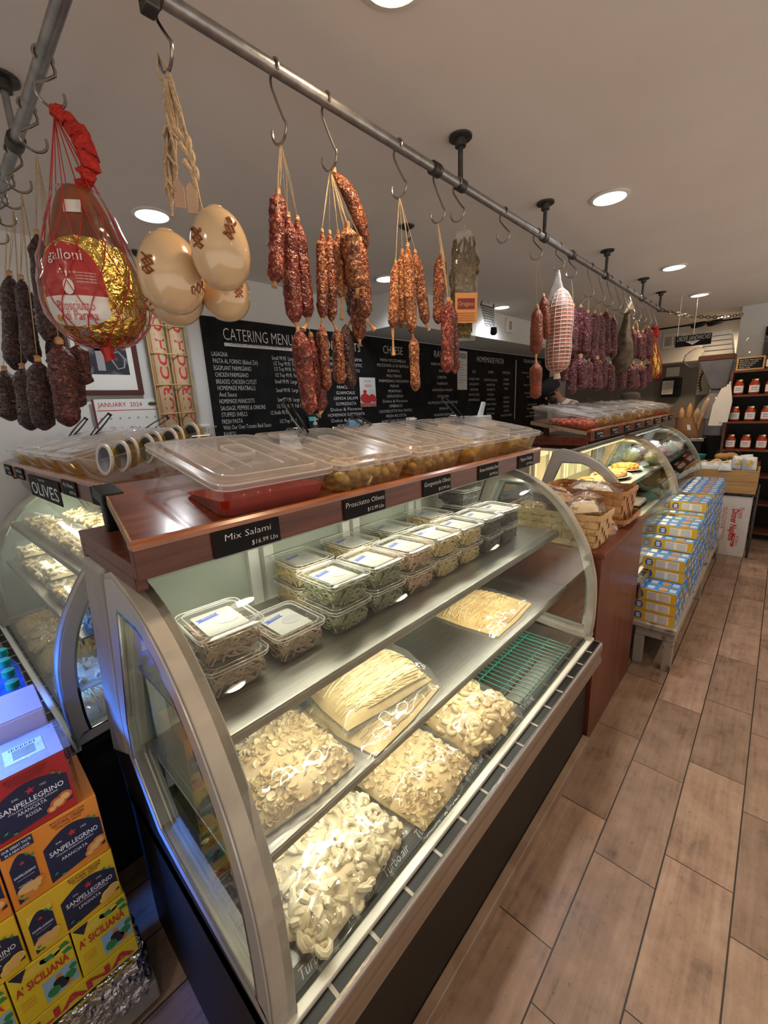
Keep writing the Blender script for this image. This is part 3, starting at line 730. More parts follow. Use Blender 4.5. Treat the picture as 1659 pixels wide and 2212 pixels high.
for i, (y0, s) in enumerate([(2.955, 'Hot Olives'), (2.68, 'Mild Olives'), (1.86, 'My Olives'), (1.53, 'Olive Antipasto')]):
    sign('small black olive card on the left tray rail, %s from the wall' % ordn(i), [(s, .085, .032, .013, .12, 'C', 0), ('$9.99 Lbs', .16, .010, .010, .07, 'R', 0)], FLT(y0, 1.374), .17, .054)
sign('larger black olives sign hanging from the left tray rail', [('House Cured', .24, .078, .009, .10, 'C', 0), ('OLIVES', .25, .014, .052, .44, 'C', 0)], FLT(2.41, 1.318), .50, .092, cat='sign', name='olives_sign')
# ------------------------------------------------------------------ fresh pasta tubs on the upper shelf of the near case
def nest_mesh(seed, n=84):
    rd = random.Random(seed); m = MB()
    lo = rrect(-.048, .048, -.060, .060, .012, 2)
    m.loft([[(x*.9, y*.9, .003) for x, y in lo], [(x, y, .02) for x, y in lo], [(x, y, .042) for x, y in lo], [(x*.85, y*.85, .050) for x, y in lo]])
    for i in range(n):
        side = rd.randint(0, 3); pts = []; a0 = rd.uniform(-.8, .8); z0 = rd.uniform(.012, .044); w_ = rd.uniform(.018, .04); hh = rd.uniform(.008, .022); ph = rd.uniform(0, 6)
        for k in range(12):
            f = k/11*2-1; u = a0*.045+w_*f+.004*math.sin(k*1.3+ph); z = min(.056, max(.004, z0+hh*(.8-1.6*f*f)*(1 if i % 3 else -1)))
            u = max(-.056, min(.056, u))
            if side == 0: pts.append((u, -.0655+.003*math.sin(k+ph), z))
            elif side == 1: pts.append((.0535+.003*math.sin(k+ph), u*1.15, z))
            elif side == 2: pts.append((-.0535+.003*math.sin(k+ph), u*1.15, z))
            else: pts.append((u, rd.uniform(-.004, .004)+.055*math.sin(ph+f*1.2), .052+.004*math.sin(k+ph)))
        m.tube(pts, .0027, 4)
    return m
W['tublabel'] = pm('tub_label', (.44, .43, .41), .5)
_nest = {}
def pasta_tub(kind):
    t = thing('pasta_tub', 'tub', 'pasta tub')
    w, d, h = .067, .080, .070
    lo = rrect(-w+.010, w-.010, -d+.010, d-.010, .015); hi = rrect(-w+.002, w-.002, -d+.002, d-.002, .02); fl = rrect(-w-.003, w+.003, -d-.003, d+.003, .022)
    m = MB(); m.loft([[(x, y, .001) for x, y in lo], [(x, y, h-.010) for x, y in hi], [(x, y, h-.007) for x, y in fl]], smooth=True, cap=False)
    m.add([(x, y, .001) for x, y in lo], [tuple(range(len(lo)))])
    m.build('container', W['tub'], t)
    l = MB(); A = rrect(-w-.004, w+.004, -d-.004, d+.004, .022); B = rrect(-w+.008, w-.008, -d+.008, d-.008, .02); Bi = rrect(-w+.012, w-.012, -d+.012, d-.012, .018)
    l.loft([[(x, y, h-.009) for x, y in A], [(x, y, h-.003) for x, y in A], [(x, y, h-.001) for x, y in B], [(x, y, h-.004) for x, y in Bi]], smooth=True, cap=False)
    l.add([(x, y, h-.004) for x, y in Bi], [tuple(range(len(Bi)))]); lo_ = l.build('lid', W['tub'], t, ang=35)
    MB().tube([(x, y, h-.002) for x, y in A], .0015, 5, closed=True).tube([(x, y, h-.0005) for x, y in B], .0012, 5, closed=True).tube([(x, y, h-.010) for x, y in fl], .0012, 5, closed=True).build('lid_edge', W['lidrim'], lo_)
    z = h-.0075
    p = MB(); p.add([(x, y, z) for x, y in rrect(-.044, .044, -.056, .056, .006)], [tuple(range(20))], 0)
    p.prism([(-.041, .016), (-.035, .024), (-.041, .032), (.012, .042), (.006, .034), (.012, .026)], XY, z+.0002, z+.0005, 1)
    p.add([(.016+.026*math.cos(a*PI/10), -.004+.022*math.sin(a*PI/10), z+.0006) for a in range(20)], [tuple(range(20))], 2)
    p.text('Bricco', FU(-.026, .026, z+.0009, R(11)), .008, .03, mi=0)
    p.build('label', [W['tublabel'], W['blueink'], W['papergrey']], t)
    if kind not in _nest:
        o = nest_mesh(len(_nest)+3).build('pasta_nest', W['p_'+kind], t); _nest[kind] = o.data
        tag(o, kind='stuff')
    return t
KIND = {'brown': 'brown wholewheat', 'green': 'green spinach', 'pink': 'pinkish tomato', 'egg': 'yellow egg', 'black': 'black squid ink'}
_tubp = {}
SH1 = 1.0558
def place_tub(kind, x, y, k, lb):
    if kind not in _tubp:
        _tubp[kind] = pasta_tub(kind); o = _tubp[kind]
        o.location = (x, y, SH1+k*.0705)
    else: o = dup(_tubp[kind], (x, y, SH1+k*.0705))
    o.rotation_euler = (0, 0, R(random.uniform(-4, 4)))
    o['label'] = lb; o['category'] = 'pasta tub'; o['group'] = 'clear tubs of pasta on the upper shelf'
for i, (kind, x, n) in enumerate([('brown', .352, 2), ('brown', .512, 1), ('green', .672, 2), ('green', .820, 2), ('pink', .972, 2), ('egg', 1.127, 2), ('egg', 1.277, 2), ('black', 1.432, 2), ('black', 1.585, 2)]):
    for k in range(n):
        lv = '' if n == 1 else ('bottom ' if k == 0 else 'top ')
        place_tub(kind, x, .840+random.uniform(-.004, .004), k, '%sclear tub of %s pasta, %s front stack from the near end' % (lv, KIND[kind], ordn(i)))
for i, (kind, x, n) in enumerate([('egg', .70, 2), ('egg', .90, 2), ('green', 1.10, 2), ('egg', 1.34, 2), ('black', 1.56, 3)]):
    for k in range(n):
        place_tub(kind, x, 1.016, k, '%s clear tub of %s pasta, %s rear stack from the near end' % (['bottom', 'top' if n == 2 else 'middle', 'topmost'][k], KIND[kind], ordn(i)))

# ------------------------------------------------------------------ plastic bags of fresh pasta
def pillow(u, v, hx, hy, h, sd, wr):
    e = (max(0, 1-abs(u)**3)*max(0, 1-abs(v)**3))**.55
    z = h*e*(1+.25*noise.noise(Vector((u*1.3+sd, v*1.3, sd))))
    k = 1-.05*abs(u*v)
    z += wr*e**.3*abs(noise.noise(Vector((u*4+sd, v*3-sd, 3*sd))))
    return hx*u*k, hy*v*k, z
def pillow_mesh(hx, hy, h, sd, wr, n=22, flat=.004):
    m = MB(); vs = []; fs = []
    for j in range(n+1):
        for i in range(n+1):
            vs.append(pillow(2*i/n-1, 2*j/n-1, hx, hy, h, sd, wr)); vs[-1] = (vs[-1][0], vs[-1][1], vs[-1][2]+flat)
    for j in range(n):
        for i in range(n):
            a = j*(n+1)+i; fs.append((a, a+1, a+n+2, a+n+1))
    m.add(vs, fs, 0, True)
    b = [(x, y, 0.0005) for x, y, z in vs]
    m.add(b, [f[::-1] for f in fs], 0, True)
    return m
def cup(m, c, r, rd, kind):
    M = Matrix.Translation(c) @ Euler((rd.uniform(-.9, .9), rd.uniform(-.9, .9), rd.uniform(0, 6.3))).to_matrix().to_4x4()
    if kind == 'ear':
        m.lathe([(1e-4, -.35*r), (.55*r, -.25*r), (.95*r, .12*r), (r, .3*r), (.85*r, .22*r), (.5*r, -.08*r), (1e-4, -.16*r)], 9, M=M, cap=False)
    else:
        pts = [M @ Vector((r*math.cos(a), r*math.sin(a), .2*r*math.sin(2*a))) for a in [R(20+38*i) for i in range(7)]]
        m.tube(pts, [r*.34, r*.52, r*.60, r*.62, r*.58, r*.48, r*.30], 7)
def pasta_bag(label, loc, rz, hx, hy, h, kind, n, r, mat, seed, flatn=None):
    t = thing('pasta_bag', label, 'bag of pasta', loc, (0, 0, R(rz)), 'plastic bags of pasta in the near case')
    rd = random.Random(seed)
    m = pillow_mesh(hx*.93, hy*.93, h*.80, seed*.37, 0, 16); m.m = [1]*len(m.m)  # base takes the darker colour: shade in the gaps is painted in
    if kind == 'strand':
        for i in range(n):
            v0 = rd.uniform(-.86, .86); ph = rd.uniform(0, 6); pts = []
            u0 = rd.uniform(-.95, -.3); u1 = rd.uniform(.3, .95)
            for k in range(13):
                u = u0+(u1-u0)*k/12; v = max(-.9, min(.9, v0+.10*math.sin(u*2.6+ph)+.12*math.sin(u*1.7+v0*3)))
                x, y, z = pillow(u, v, hx*.93, hy*.93, h*.82, seed*.37, 0); pts.append((x, y, z+.004+rd.uniform(0, .003)))
            m.tube(pts, r, 4, i % 2)
    else:
        for i in range(n):
            u, v = [q*abs(q)**-.25*.98 for q in (rd.uniform(-1, 1), rd.uniform(-1, 1))]
            x, y, z = pillow(u, v, hx*.93, hy*.93, h*.80, seed*.37, 0)
            n0 = len(m.m); cup(m, (x, y, z+.002+rd.uniform(-.2, .5)*r), r*rd.uniform(.8, 1.15), rd, kind)
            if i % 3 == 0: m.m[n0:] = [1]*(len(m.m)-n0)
    tag(m.build('pasta_filling', [W[mat], W[mat+'2']], t), kind='stuff')
    pillow_mesh(hx*1.03, hy*1.03, h+.006+r*.5, seed*.37, .017, 34).build('plastic_film', W['film'], t)
    return t
DK, LS = .5825, .8008
pasta_bag('bag of large white pasta shells on the deck, nearest the corner of the case', (.440, .672, DK), 8, .165, .150, .062, 'shell', 300, .0150, 'shellpale', 1)
pasta_bag('bag of small golden pasta on the deck between the large shells and the creased bag', (.763, .668, DK), 4, .145, .155, .060, 'ear', 620, .0085, 'shell', 2)
pasta_bag('creased bag of wide pasta on the deck beside the green wire rack', (1.060, .665, DK), -6, .140, .145, .068, 'shell', 150, .016, 'shell', 3)
pasta_bag('bag of orecchiette on the lower shelf at the near end', (.418, .772, LS), -3, .135, .150, .060, 'ear', 560, .0100, 'shell', 4)
pasta_bag('thin bag of linguine lying flat under a fuller one on the lower shelf', (.720, .760, LS), 6, .175, .150, .026, 'strand', 90, .0016, 'ling', 5)
pasta_bag('full bag of linguine on top of a flat one on the lower shelf', (.730, .785, LS+.034), -8, .170, .125, .060, 'strand', 130, .0017, 'ling', 6)
pasta_bag('flat bag of yellow tagliatelle at the far end of the lower shelf', (1.400, .790, LS), 3, .180, .155, .022, 'strand', 110, .0026, 'shellyel', 7)
pasta_bag('small bag of yellow pasta at the back of the lower shelf', (1.47, 1.03, LS), 3, .12, .07, .05, 'ear', 40, .009, 'shellyel', 8)
# meat bag at the far end of the deck
t = thing('meat_bag', 'wrapped piece of cured meat at the far back corner of the deck', 'bag of meat', (1.66, .84, DK))
m = MB(); m.ball((0, 0, .055), .075, 18, 12, s=(1.0, 1.1, .7))
for q in m.v: q += q.normalized()*.012*noise.noise(q*40)
m.build('meat', W['pork'], t)
m = MB().ball((0, 0, .060), .082, 18, 12, s=(1.05, 1.12, .72)); m.lathe([(.012, .105), (.03, .12), (.055, .15)], 12, cap=False)
for q in m.v: q += Vector((noise.noise(q*45), noise.noise(q*45+Vector((5, 0, 0))), 0))*.008
m.build('plastic_wrap', W['cello'], t)
# green wire rack
t = thing('wire_rack', 'green coated wire rack standing on the deck at the far end', 'wire rack', (1.22, .525, DK))
for i in range(17):
    m = MB(); x = .010+i*.0262
    m.tube([(x, 0, .034), (x, .27, .034)], .0023, 5); m.build('cross_wire', W['greenwire'], t)
for y in (.0, .09, .18, .27):
    MB().tube([(0, y, .030), (.445, y, .030)], .0028, 6).build('long_wire', W['greenwire'], t)
for x in (.01, .435):
    MB().tube([(x, 0, .030), (x, 0, .002), (x, .27, .002), (x, .27, .030)], .0026, 6).build('foot_wire', W['greenwire'], t)
for i in range(5):
    t = thing('loose_pasta', 'loose orecchietta on the deck near the left end glass', 'pasta piece', (.225+.02*(i % 3), .86+.03*i-.05*(i % 2), DK+.004), (0, 0, i), 'loose orecchiette')
    m = MB(); cup(m, (0, 0, 0), .011, random.Random(i), 'ear'); m.build('pasta_ear', W['shell'], t)
for o in [o for o in COL.objects if o.name.startswith('loose_pasta')]:
    c = o.children[0]; c.name = 'loose_orecchietta'

# ------------------------------------------------------------------ left case: clamshells and bags
def clamshell(fill, seed):
    t = thing('clamshell_tray', 'clamshell', 'food tray'); rd = random.Random(seed)
    lo = rrect(-.085, .085, -.062, .062, .015); hi = rrect(-.095, .095, -.072, .072, .02); tp = rrect(-.080, .080, -.058, .058, .02)
    m = MB().loft([[(x, y, .001) for x, y in lo], [(x, y, .030) for x, y in hi], [(x, y, .034) for x, y in hi], [(x, y, .058) for x, y in tp]], smooth=True, cap=True); m.build('plastic_shell', W['tub'], t, ang=35)
    f = MB()
    for i in range(26):
        cup(f, (rd.uniform(-.065, .065), rd.uniform(-.045, .045), rd.uniform(.012, .036)), .015, rd, 'shell')
    f.box(-.07, .07, -.05, .05, .004, .02)
    tag(f.build('pasta_filling', W[fill], t), kind='stuff')
    return t
cl = {k: None for k in ('shellpale', 'shell', 'p_egg')}
cnt = 0
for lev, (z, xs) in enumerate(((1.1208, (.36, .52)), (.9258, (.305, .465)))):
    for r_, x in enumerate(xs):
        for j in range(7):
            for k in range(1 if lev == 0 or j % 3 else 2):
                y = 1.715+j*.165; kk = ['shellpale', 'shell', 'p_egg'][(j+r_) % 3]
                lb = '%s clear pasta tray, %s row, %s shelf of the left case, %s from near end' % (['lower', 'upper'][k], ['front', 'rear'][r_], ['upper', 'lower'][lev], ordn(j))
                xs_ = x-(y-1.575)*.044; rot = (0, 0, R(92+random.uniform(-4, 4)))
                if cl[kk] is None: cl[kk] = clamshell(kk, len(lb)); o = cl[kk]; o.location = (xs_, y, z+k*.059); o.rotation_euler = rot
                else: o = dup(cl[kk], (xs_, y, z+k*.059), rot)
                o['label'] = lb; o['category'] = 'food tray'; o['group'] = 'clear trays in the left case'
for j in range(5):
    b = pasta_bag('bag of pasta on the deck of the left case, %s from its near end' % ordn(j), (.285-j*.011, 1.75+j*.255, DK), 90, .115, .135, .06, 'shell' if j % 2 else 'strand', 40, .013 if j % 2 else .0022, ['shellyel', 'shellpale', 'ling', 'shell', 'shellyel'][j], 20+j)
    b['group'] = 'bags on the deck of the left case'

# ------------------------------------------------------------------ far cases: baked dishes and wrapped goods
def platter(label, loc, L, Wd, seed, mat='cheesebake', green=False):
    t = thing('baked_dish_platter', label, 'baked dish', loc); rd = random.Random(seed)
    MB().lathe([(1e-4, .001), (.6, .001), (.95, .014), (1.0, .018), (.97, .020), (.6, .008), (1e-4, .008)], 32, sx=L, sy=Wd).build('plate', W['white'], t)
    f = MB(); f.ball((0, 0, .022), 1, 20, 8, s=(L*.82, Wd*.78, .030))
    for i in range(70):
        a = rd.uniform(0, 6.3); q = rd.random()**.5*.75
        f.ball((L*q*math.cos(a), Wd*q*math.sin(a), .048-.025*q*q), rd.uniform(.009, .018), 7, 5, s=(1.2, 1, .7))
    f.build('baked_topping', W[mat], t)
    if green:
        g = MB()
        for i in range(16):
            a = rd.uniform(0, 6.3); g.ball((L*.85*math.cos(a), Wd*.8*math.sin(a), .026), .016, 7, 5, s=(1.4, 1, .4))
        g.build('lettuce_garnish', pm('lettuce', (.20, .34, .05), .5, col2=(.38, .5, .12), sc=30), t)
    return t
platter('long golden baked dish on the upper shelf of the warm case, nearest its end', (2.95, .86, SH1), .19, .12, 1)
platter('browned cutlets on a white oval plate in the middle of the upper warm shelf', (3.34, .86, SH1), .19, .13, 2, 'crust')
platter('sliced loaf dish on an oval plate at the far end of the upper warm shelf', (3.72, .86, SH1), .17, .12, 3, 'cheesebake')
platter('cheese dish with green garnish on the lower shelf of the warm case', (2.95, .83, .8008), .20, .13, 4, 'cheesebake', True)
platter('baked dish with orange crumbs on the lower shelf of the warm case', (3.36, .83, .8008), .19, .13, 5, 'crust')
for i in range(3):
    t = thing('lidded_tray', 'black tray with clear lid at the far end of the warm case, %s one' % ordn(i), 'food tray', (3.56+.13*(i % 2), .74+.10*(i//2), .8008+.0), group='black lidded trays')
    MB().taper((-.055, .055, -.045, .045), (-.062, .062, -.05, .05), 0, .025).build('tray', W['blackpl'], t, bevel=.003)
    MB().taper((-.062, .062, -.05, .05), (-.05, .05, -.04, .04), .0255, .045).build('lid', W['lid'], t, bevel=.003)
rd = random.Random(5)
CH = [pm('pale_cheese', (.62, .55, .40), .45), pm('purple_cured_meat', (.20, .06, .09), .5), pm('teal_wrapper', (.16, .36, .36), .4), pm('white_cheese', (.72, .70, .64), .5)]
for i in range(16):
    x = 4.10+.29*(i % 4)+rd.uniform(-.03, .03); lev = i//8; y = [.74, .92][(i//4) % 2]
    z = SH1 if lev == 0 else DK
    if lev == 1: y = [.64, .85][(i//4) % 2]
    t = thing('wrapped_cheese', 'wrapped %s on the %s of the furthest case, %s along the %s row' % (['pale cheese', 'purple meat', 'teal packet', 'white cheese'][i % 4], ['upper shelf', 'deck'][lev], ordn(i % 4), ['front', 'rear'][(i//4) % 2]), 'cheese', (x, y, z), group='wrapped goods in the furthest case')
    m = MB().ball((0, 0, .06), .06, 14, 9, s=(1.7, 1.15, 1)); 
    for q in m.v:
        q += Vector((0, 0, .02*noise.noise(q*14+Vector((i*3, 0, 0))))); q.z = max(q.z, .001)
    m.build('cheese_body', CH[i % 4], t)
    m = MB().ball((0, 0, .064), .068, 14, 9, s=(1.72, 1.18, 1))
    for q in m.v:
        q += Vector((.01*noise.noise(q*30+Vector((i, 3, 0))), .01*noise.noise(q*30), .022*noise.noise(q*14+Vector((i*3, 0, 0))))); q.z = max(q.z, .0005)
    m.build('cling_wrap', W['cello'], t)

# ------------------------------------------------------------------ cabinet between the cases, its baskets and packets
t = thing('wooden_cabinet', 'reddish brown wooden cabinet between the pasta case and the warm case', 'cabinet', (1.872, .478, 0))
MB().box(0, .755, .012, .82, 0, .945).build('body', W['cab'], t, bevel=.002)
MB().box(-.004, .765, 0, .82, .945, .968).build('top', W['cab'], t, bevel=.003)
def basket(label, loc, rz, a, b, h, mat, foot=False, seed=0):
    t = thing('woven_basket', label, 'basket', loc, (0, 0, R(rz)))
    rd = random.Random(seed); n_r = 5; hh = h/n_r
    per = []
    P = rrect(-a, a, -b, b, .03, 3)
    L = [0]
    for i in range(len(P)): L.append(L[-1]+(Vector(P[(i+1) % len(P)])-Vector(P[i])).length)
    tot = L[-1]
    def at(s, off):
        s %= tot
        for i in range(len(P)):
            if L[i+1] >= s: break
        p = Vector(P[i]); q = Vector(P[(i+1) % len(P)]); d = (q-p).normalized(); x = p+d*(s-L[i])
        return x+Vector((d.y, -d.x))*off
    nst = int(tot/.042)//2*2
    for row in range(n_r):
        rings = []; N = nst*4
        for k in range(N):
            s = tot*k/N; o = .0032*math.cos(PI*(k/4)+PI*row)*(1)
            lean = 1+.10*(row/n_r)
            p = at(s, o); q = at(s, o-.0025)
            z0 = row*hh+.002; z1 = (row+1)*hh-.002
            rings.append([(p.x*lean, p.y*lean, z0), (p.x*lean, p.y*lean, z1), (q.x*lean, q.y*lean, z1), (q.x*lean, q.y*lean, z0)])
        MB().loft(rings, smooth=False, loop=True).build('weaver', mat, t)
    v = MB()
    for k in range(nst):
        s = tot*k/nst
        rows = []
        for j in range(n_r*2+1):
            z = j*hh/2; o = -.0032*math.cos(PI*k+PI*(j/2-.5)); lean = 1+.10*(z/h)
            p = at(s-.014, o); q = at(s+.014, o); p2 = at(s-.014, o-.002); q2 = at(s+.014, o-.002)
            rows.append([(p.x*lean, p.y*lean, z), (q.x*lean, q.y*lean, z), (q2.x*lean, q2.y*lean, z), (p2.x*lean, p2.y*lean, z)])
        v.loft(rows, smooth=False)
    v.build('splint_weave', mat, t)
    MB().ring([(x*1.11, y*1.11) for x, y in P], [(x*1.06, y*1.06) for x, y in P], XY, h-.022, h-.002).build('rim', mat, t)
    MB().prism(P, XY, .001, .004).build('basket_floor', mat, t)
    return t
basket('pale woven basket of cookies at the near end of the cabinet', (2.005, .735, .969), 0, .100, .205, .155, W['splintlt'], seed=1)
basket('darker woven basket at the far end of the cabinet', (2.455, .735, .969), 0, .125, .195, .185, W['splint'], seed=2)
basket('low woven tray under the darker basket beside the warm case', (2.455, .735, .9695), 0, .138, .212, .045, W['splint'], seed=3)
CK = [('cookie_bag', 'crust'), ]
def packet(name, label, loc, rot, hx, hy, h, mats, seed, cat='packet', printed=None, group=None):
    t = thing(name, label, cat, loc, rot, group); rd = random.Random(seed)
    m = pillow_mesh(hx*.85, hy*.85, h*.7, seed, 0, 10)
    if mats[0]:
        for i in range(12): m.ball((rd.uniform(-.6, .6)*hx, rd.uniform(-.6, .6)*hy, h*.6), h*.32, 8, 5, s=(1.2, 1, .6))
        m.build('contents', W[mats[0]], t)
    f = pillow_mesh(hx, hy, h, seed, .012, 16)
    f.add([(-hx*1.0, -hy, .004), (hx, -hy, .006), (hx*1.03, -hy*1.22, .015), (-hx*1.02, -hy*1.2, .008)], [(0, 1, 2, 3)], 0)
    f.build('wrapper', W[mats[1]], t)
    if printed:
        p = MB(); n = 14
        vs = []
        for k in range(n):
            a = 2*PI*k/n; u = .55*math.cos(a); v = .5*math.sin(a); x, y, z = pillow(u, v, hx, hy, h, seed, .012); vs.append((x, y, z+.007))
        p.add(vs, [tuple(range(n))]); p.build('printed_label', W[printed], t)
    return t
packet('cookie_bag', 'clear bag of cookies with an orange label lying across the pale basket', (2.07, .79, 1.150), (R(12), R(-8), R(70)), .11, .075, .05, ('crust', 'cello'), 1, 'bag of cookies', 'orgl')
packet('cookie_bag', 'clear bag of cookies with a pink end between the two baskets', (2.20, .70, 1.10), (R(10), R(25), R(80)), .10, .075, .05, ('crust', 'cello'), 2, 'bag of cookies', 'label_red')
packet('cookie_bag', 'clear bag of pale cookies at the front of the pale basket', (2.00, .62, 1.118), (R(-8), 0, R(20)), .08, .075, .05, ('shell', 'cello'), 3, 'bag of cookies')
packet('cookie_bag', 'clear bag of cookies filling the back of the pale basket', (2.01, .86, 1.085), (0, 0, R(10)), .08, .085, .06, ('crust', 'cello'), 4, 'bag of cookies')
packet('cookie_bag', 'clear bag of cookies with an orange seal beside the pale basket', (2.215, .60, .969), (0, R(-20), R(95)), .08, .07, .06, ('crust', 'cello'), 5, 'bag of cookies', 'orgl')
packet('cookie_bag', 'white tied bag inside the darker basket', (2.45, .72, 1.115), (0, 0, R(30)), .085, .12, .06, ('shellpale', 'cello'), 6, 'bag of cookies')
t = thing('black_platter', 'black oval platter with a clear wrap at the back of the cabinet', 'platter', (2.17, .99, .969))
MB().lathe([(.12, 0), (.19, .13), (.20, .135), (.18, .12), (1e-4, .10)], 24, sx=.8, sy=1).build('dish', W['blackpl'], t)
m = MB().ball((0, 0, .15), .13, 16, 10, s=(.95, 1.15, .5))
for q in m.v: q += Vector((.012*noise.noise(q*30), .012*noise.noise(q*30+Vector((4, 0, 0))), .015*noise.noise(q*22)))
m.build('clear_wrap', W['cello'], t)
t = thing('noodle_packet', 'upright clear packet of pale yellow crispbread behind the black platter', 'packet', (2.33, 1.215, .969), (R(-4), 0, R(-38)))
MB().taper((-.09, .09, -.03, .03), (-.10, .10, -.02, .02), .12, .33).build('bread_slices', W['shellyel'], t, bevel=.01)
m = MB().taper((-.10, .10, -.035, .035), (-.115, .115, -.022, .022), 0, .37); m.build('clear_wrapper', W['cello'], t, bevel=.012)

# ------------------------------------------------------------------ bench with pasta cartons
t = thing('wooden_bench', 'long low bench with worn white paint in front of the far cases', 'bench', (2.70, .283, 0))
MB().box(0, 2.55, 0, .225, .265, .295).build('seat', W['bench'], t, bevel=.004)
MB().box(.03, 2.52, .006, .022, .21, .265).build('apron', W['bench'], t, bevel=.003)
MB().box(.03, .05, .022, .21, .20, .265).build('apron', W['bench'], t, bevel=.003)
for x in (.04, 1.28, 2.44):
    MB().box(x, x+.05, .012, .062, 0, .264).build('leg', W['bench'], t, bevel=.003)
    MB().box(x, x+.05, .165, .215, 0, .264).build('leg', W['bench'], t, bevel=.003)
BW, BD, BH = .222, .088, .069
def carton_proto():
    t = thing('pasta_carton', 'carton', 'pasta box')
    MB().box(-BD/2, BD/2, -BW/2, BW/2, 0, BH).build('carton', W['bluebox'], t, bevel=.0015)
    f = MB(); x = -BD/2-.0006
    f.box(x, x+.0005, -BW/2+.001, BW/2-.001, .0015, BH-.0015, 0)
    f.box(x-.0004, x, -BW/2+.03, BW/2-.075, .010, BH-.012, 1)
    for k in range(7): f.box(x-.0008, x-.0004, -.01, .033, .013+k*.006, .0155+k*.006, 2)
    for k in range(7): f.box(x-.0008, x-.0004, -.075, -.025, .013+k*.006, .0155+k*.006, 2)
    oc = [(BW/2-.045+.028*math.cos(a*PI/8), BH*.45+.022*math.sin(a*PI/8)) for a in range(16)]
    f.prism([(BW/2-.054, .012), (BW/2-.018, .012), (BW/2-.014, .035), (BW/2-.022, .056), (BW/2-.048, .056), (BW/2-.058, .035)], YZ, x-.0008, x-.0002, 3)
    for k in range(3): f.box(x-.0012, x-.0008, BW/2-.046, BW/2-.026, .020+k*.010, .026+k*.010, 1)
    f.build('printed_side', [W['yelbox'], W['paper'], W['papergrey'], W['blueink']], t)
    g = MB(); z = BH+.0005
    g.box(-BD/2+.0005, -BD/2+.005, -BW/2, BW/2, z-.0004, z, 3)
    g.box(-.030, .030, BW/2-.045, BW/2-.012, z, z+.0003, 0)
    for k in range(4): g.box(-.02+k*.012, -.014+k*.012, .01, .045, z, z+.0003, 0)
    g.add([(.028*math.cos(a*PI/8)+.0, -.035+.024*math.sin(a*PI/8), z+.0004) for a in range(16)], [tuple(range(16))], 1)
    for k in range(3): g.box(-.02+k*.016, -.012+k*.016, -BW/2+.012, -BW/2+.045, z, z+.0003, 0)
    g.build('printed_top', [W['paper'], W['crust'], W['papergrey'], W['yelbox']], t)
    h = MB(); y = -BW/2-.0006
    h.box(-.03, .03, y, y+.0004, .010, .022, 0); h.box(-.03, .0, y, y+.0004, .03, .05, 1)
    h.build('printed_end', [W['paper'], W['yelbox']], t)
    return t
proto = None; si = 0
rd = random.Random(3)
STK = [(2.775, 3), (2.868, 3), (2.961, 5), (3.054, 5), (3.147, 6), (3.240, 7), (3.333, 7), (3.43, 7), (3.523, 6), (3.62, 7), (3.713, 8), (3.806, 8), (3.90, 8), (3.993, 7), (4.086, 8), (4.18, 8), (4.273, 8), (4.37, 8), (4.463, 8), (4.56, 8), (4.653, 8), (4.75, 8), (4.843, 8)]
for si, (x, n) in enumerate(STK):
    for k in range(n):
        lb = 'blue pasta carton, %s from bottom in the %s stack along the bench' % (ordn(k), ordn(si) if si < 20 else ['twenty-first', 'twenty-second', 'twenty-third'][si-20])
        p = (x+rd.uniform(-.0015, .0015), .412+rd.uniform(-.006, .006), .2952+k*(BH+.0012)); r_ = (0, 0, R(rd.uniform(-1.0, 1.0)))
        if proto is None: proto = carton_proto(); o = proto; o.location = p; o.rotation_euler = r_
        else: o = dup(proto, p, r_)
        o['label'] = lb; o['category'] = 'pasta box'; o['group'] = 'blue and yellow pasta cartons on the bench'
# ------------------------------------------------------------------ ceiling pipe rack
PZ, PY_, PXL = 2.42, 1.0, .355
rack = thing('pipe_rack', 'grey galvanised pipe rack hung from the ceiling over the cases', 'pipe rack', (PXL, PY_, PZ))
def rk(m, name, mat, **kw):
    for q in m.v: q -= Vector((PXL, PY_, PZ))
    return m.build(name, mat, rack, **kw)
rk(MB().tube([(PXL+.0, PY_, PZ), (5.08, PY_, PZ)], .0150, 14), 'pipe', W['galv'])
rk(MB().tube([(PXL, PY_-.02, PZ), (PXL, 2.96, PZ)], .0150, 14), 'pipe', W['galv'])
rk(MB().tube([(PXL-.03, PY_, PZ), (PXL+.04, PY_, PZ)], .024, 12).tube([(PXL, PY_-.035, PZ), (PXL, PY_+.035, PZ)], .024, 12).box(PXL-.028, PXL+.03, PY_-.028, PY_+.03, PZ-.03, PZ+.026), 'corner_clamp', W['darkst'], bevel=.004)
rk(MB().tube([(.447, PY_, PZ), (.49, PY_, PZ)], .022, 12).box(.452, .480, PY_-.018, PY_+.018, PZ-.036, PZ+.024), 'clamp', W['darkst'], bevel=.004)
for x in (1.40, 1.56, 2.33, 2.72, 3.35, 4.36, 5.05):
    rk(MB().tube([(x-.020, PY_, PZ), (x+.020, PY_, PZ)], .0215, 12), 'coupling', W['darkst'])
for x in (1.56, 2.33, 3.35, 4.36, 5.05):
    r_ = rk(MB().tube([(x, PY_, PZ+.01), (x, PY_, CEIL-.006)], .0095, 10), 'support_rod', W['darkst'])
    m = MB().lathe([(.012, -.035), (.020, -.033), (.020, -.010), (.042, -.008), (.042, -.0005)], 18, c=(x-PXL, 0, CEIL-PZ)); m.build('flange', W['darkst'], r_)
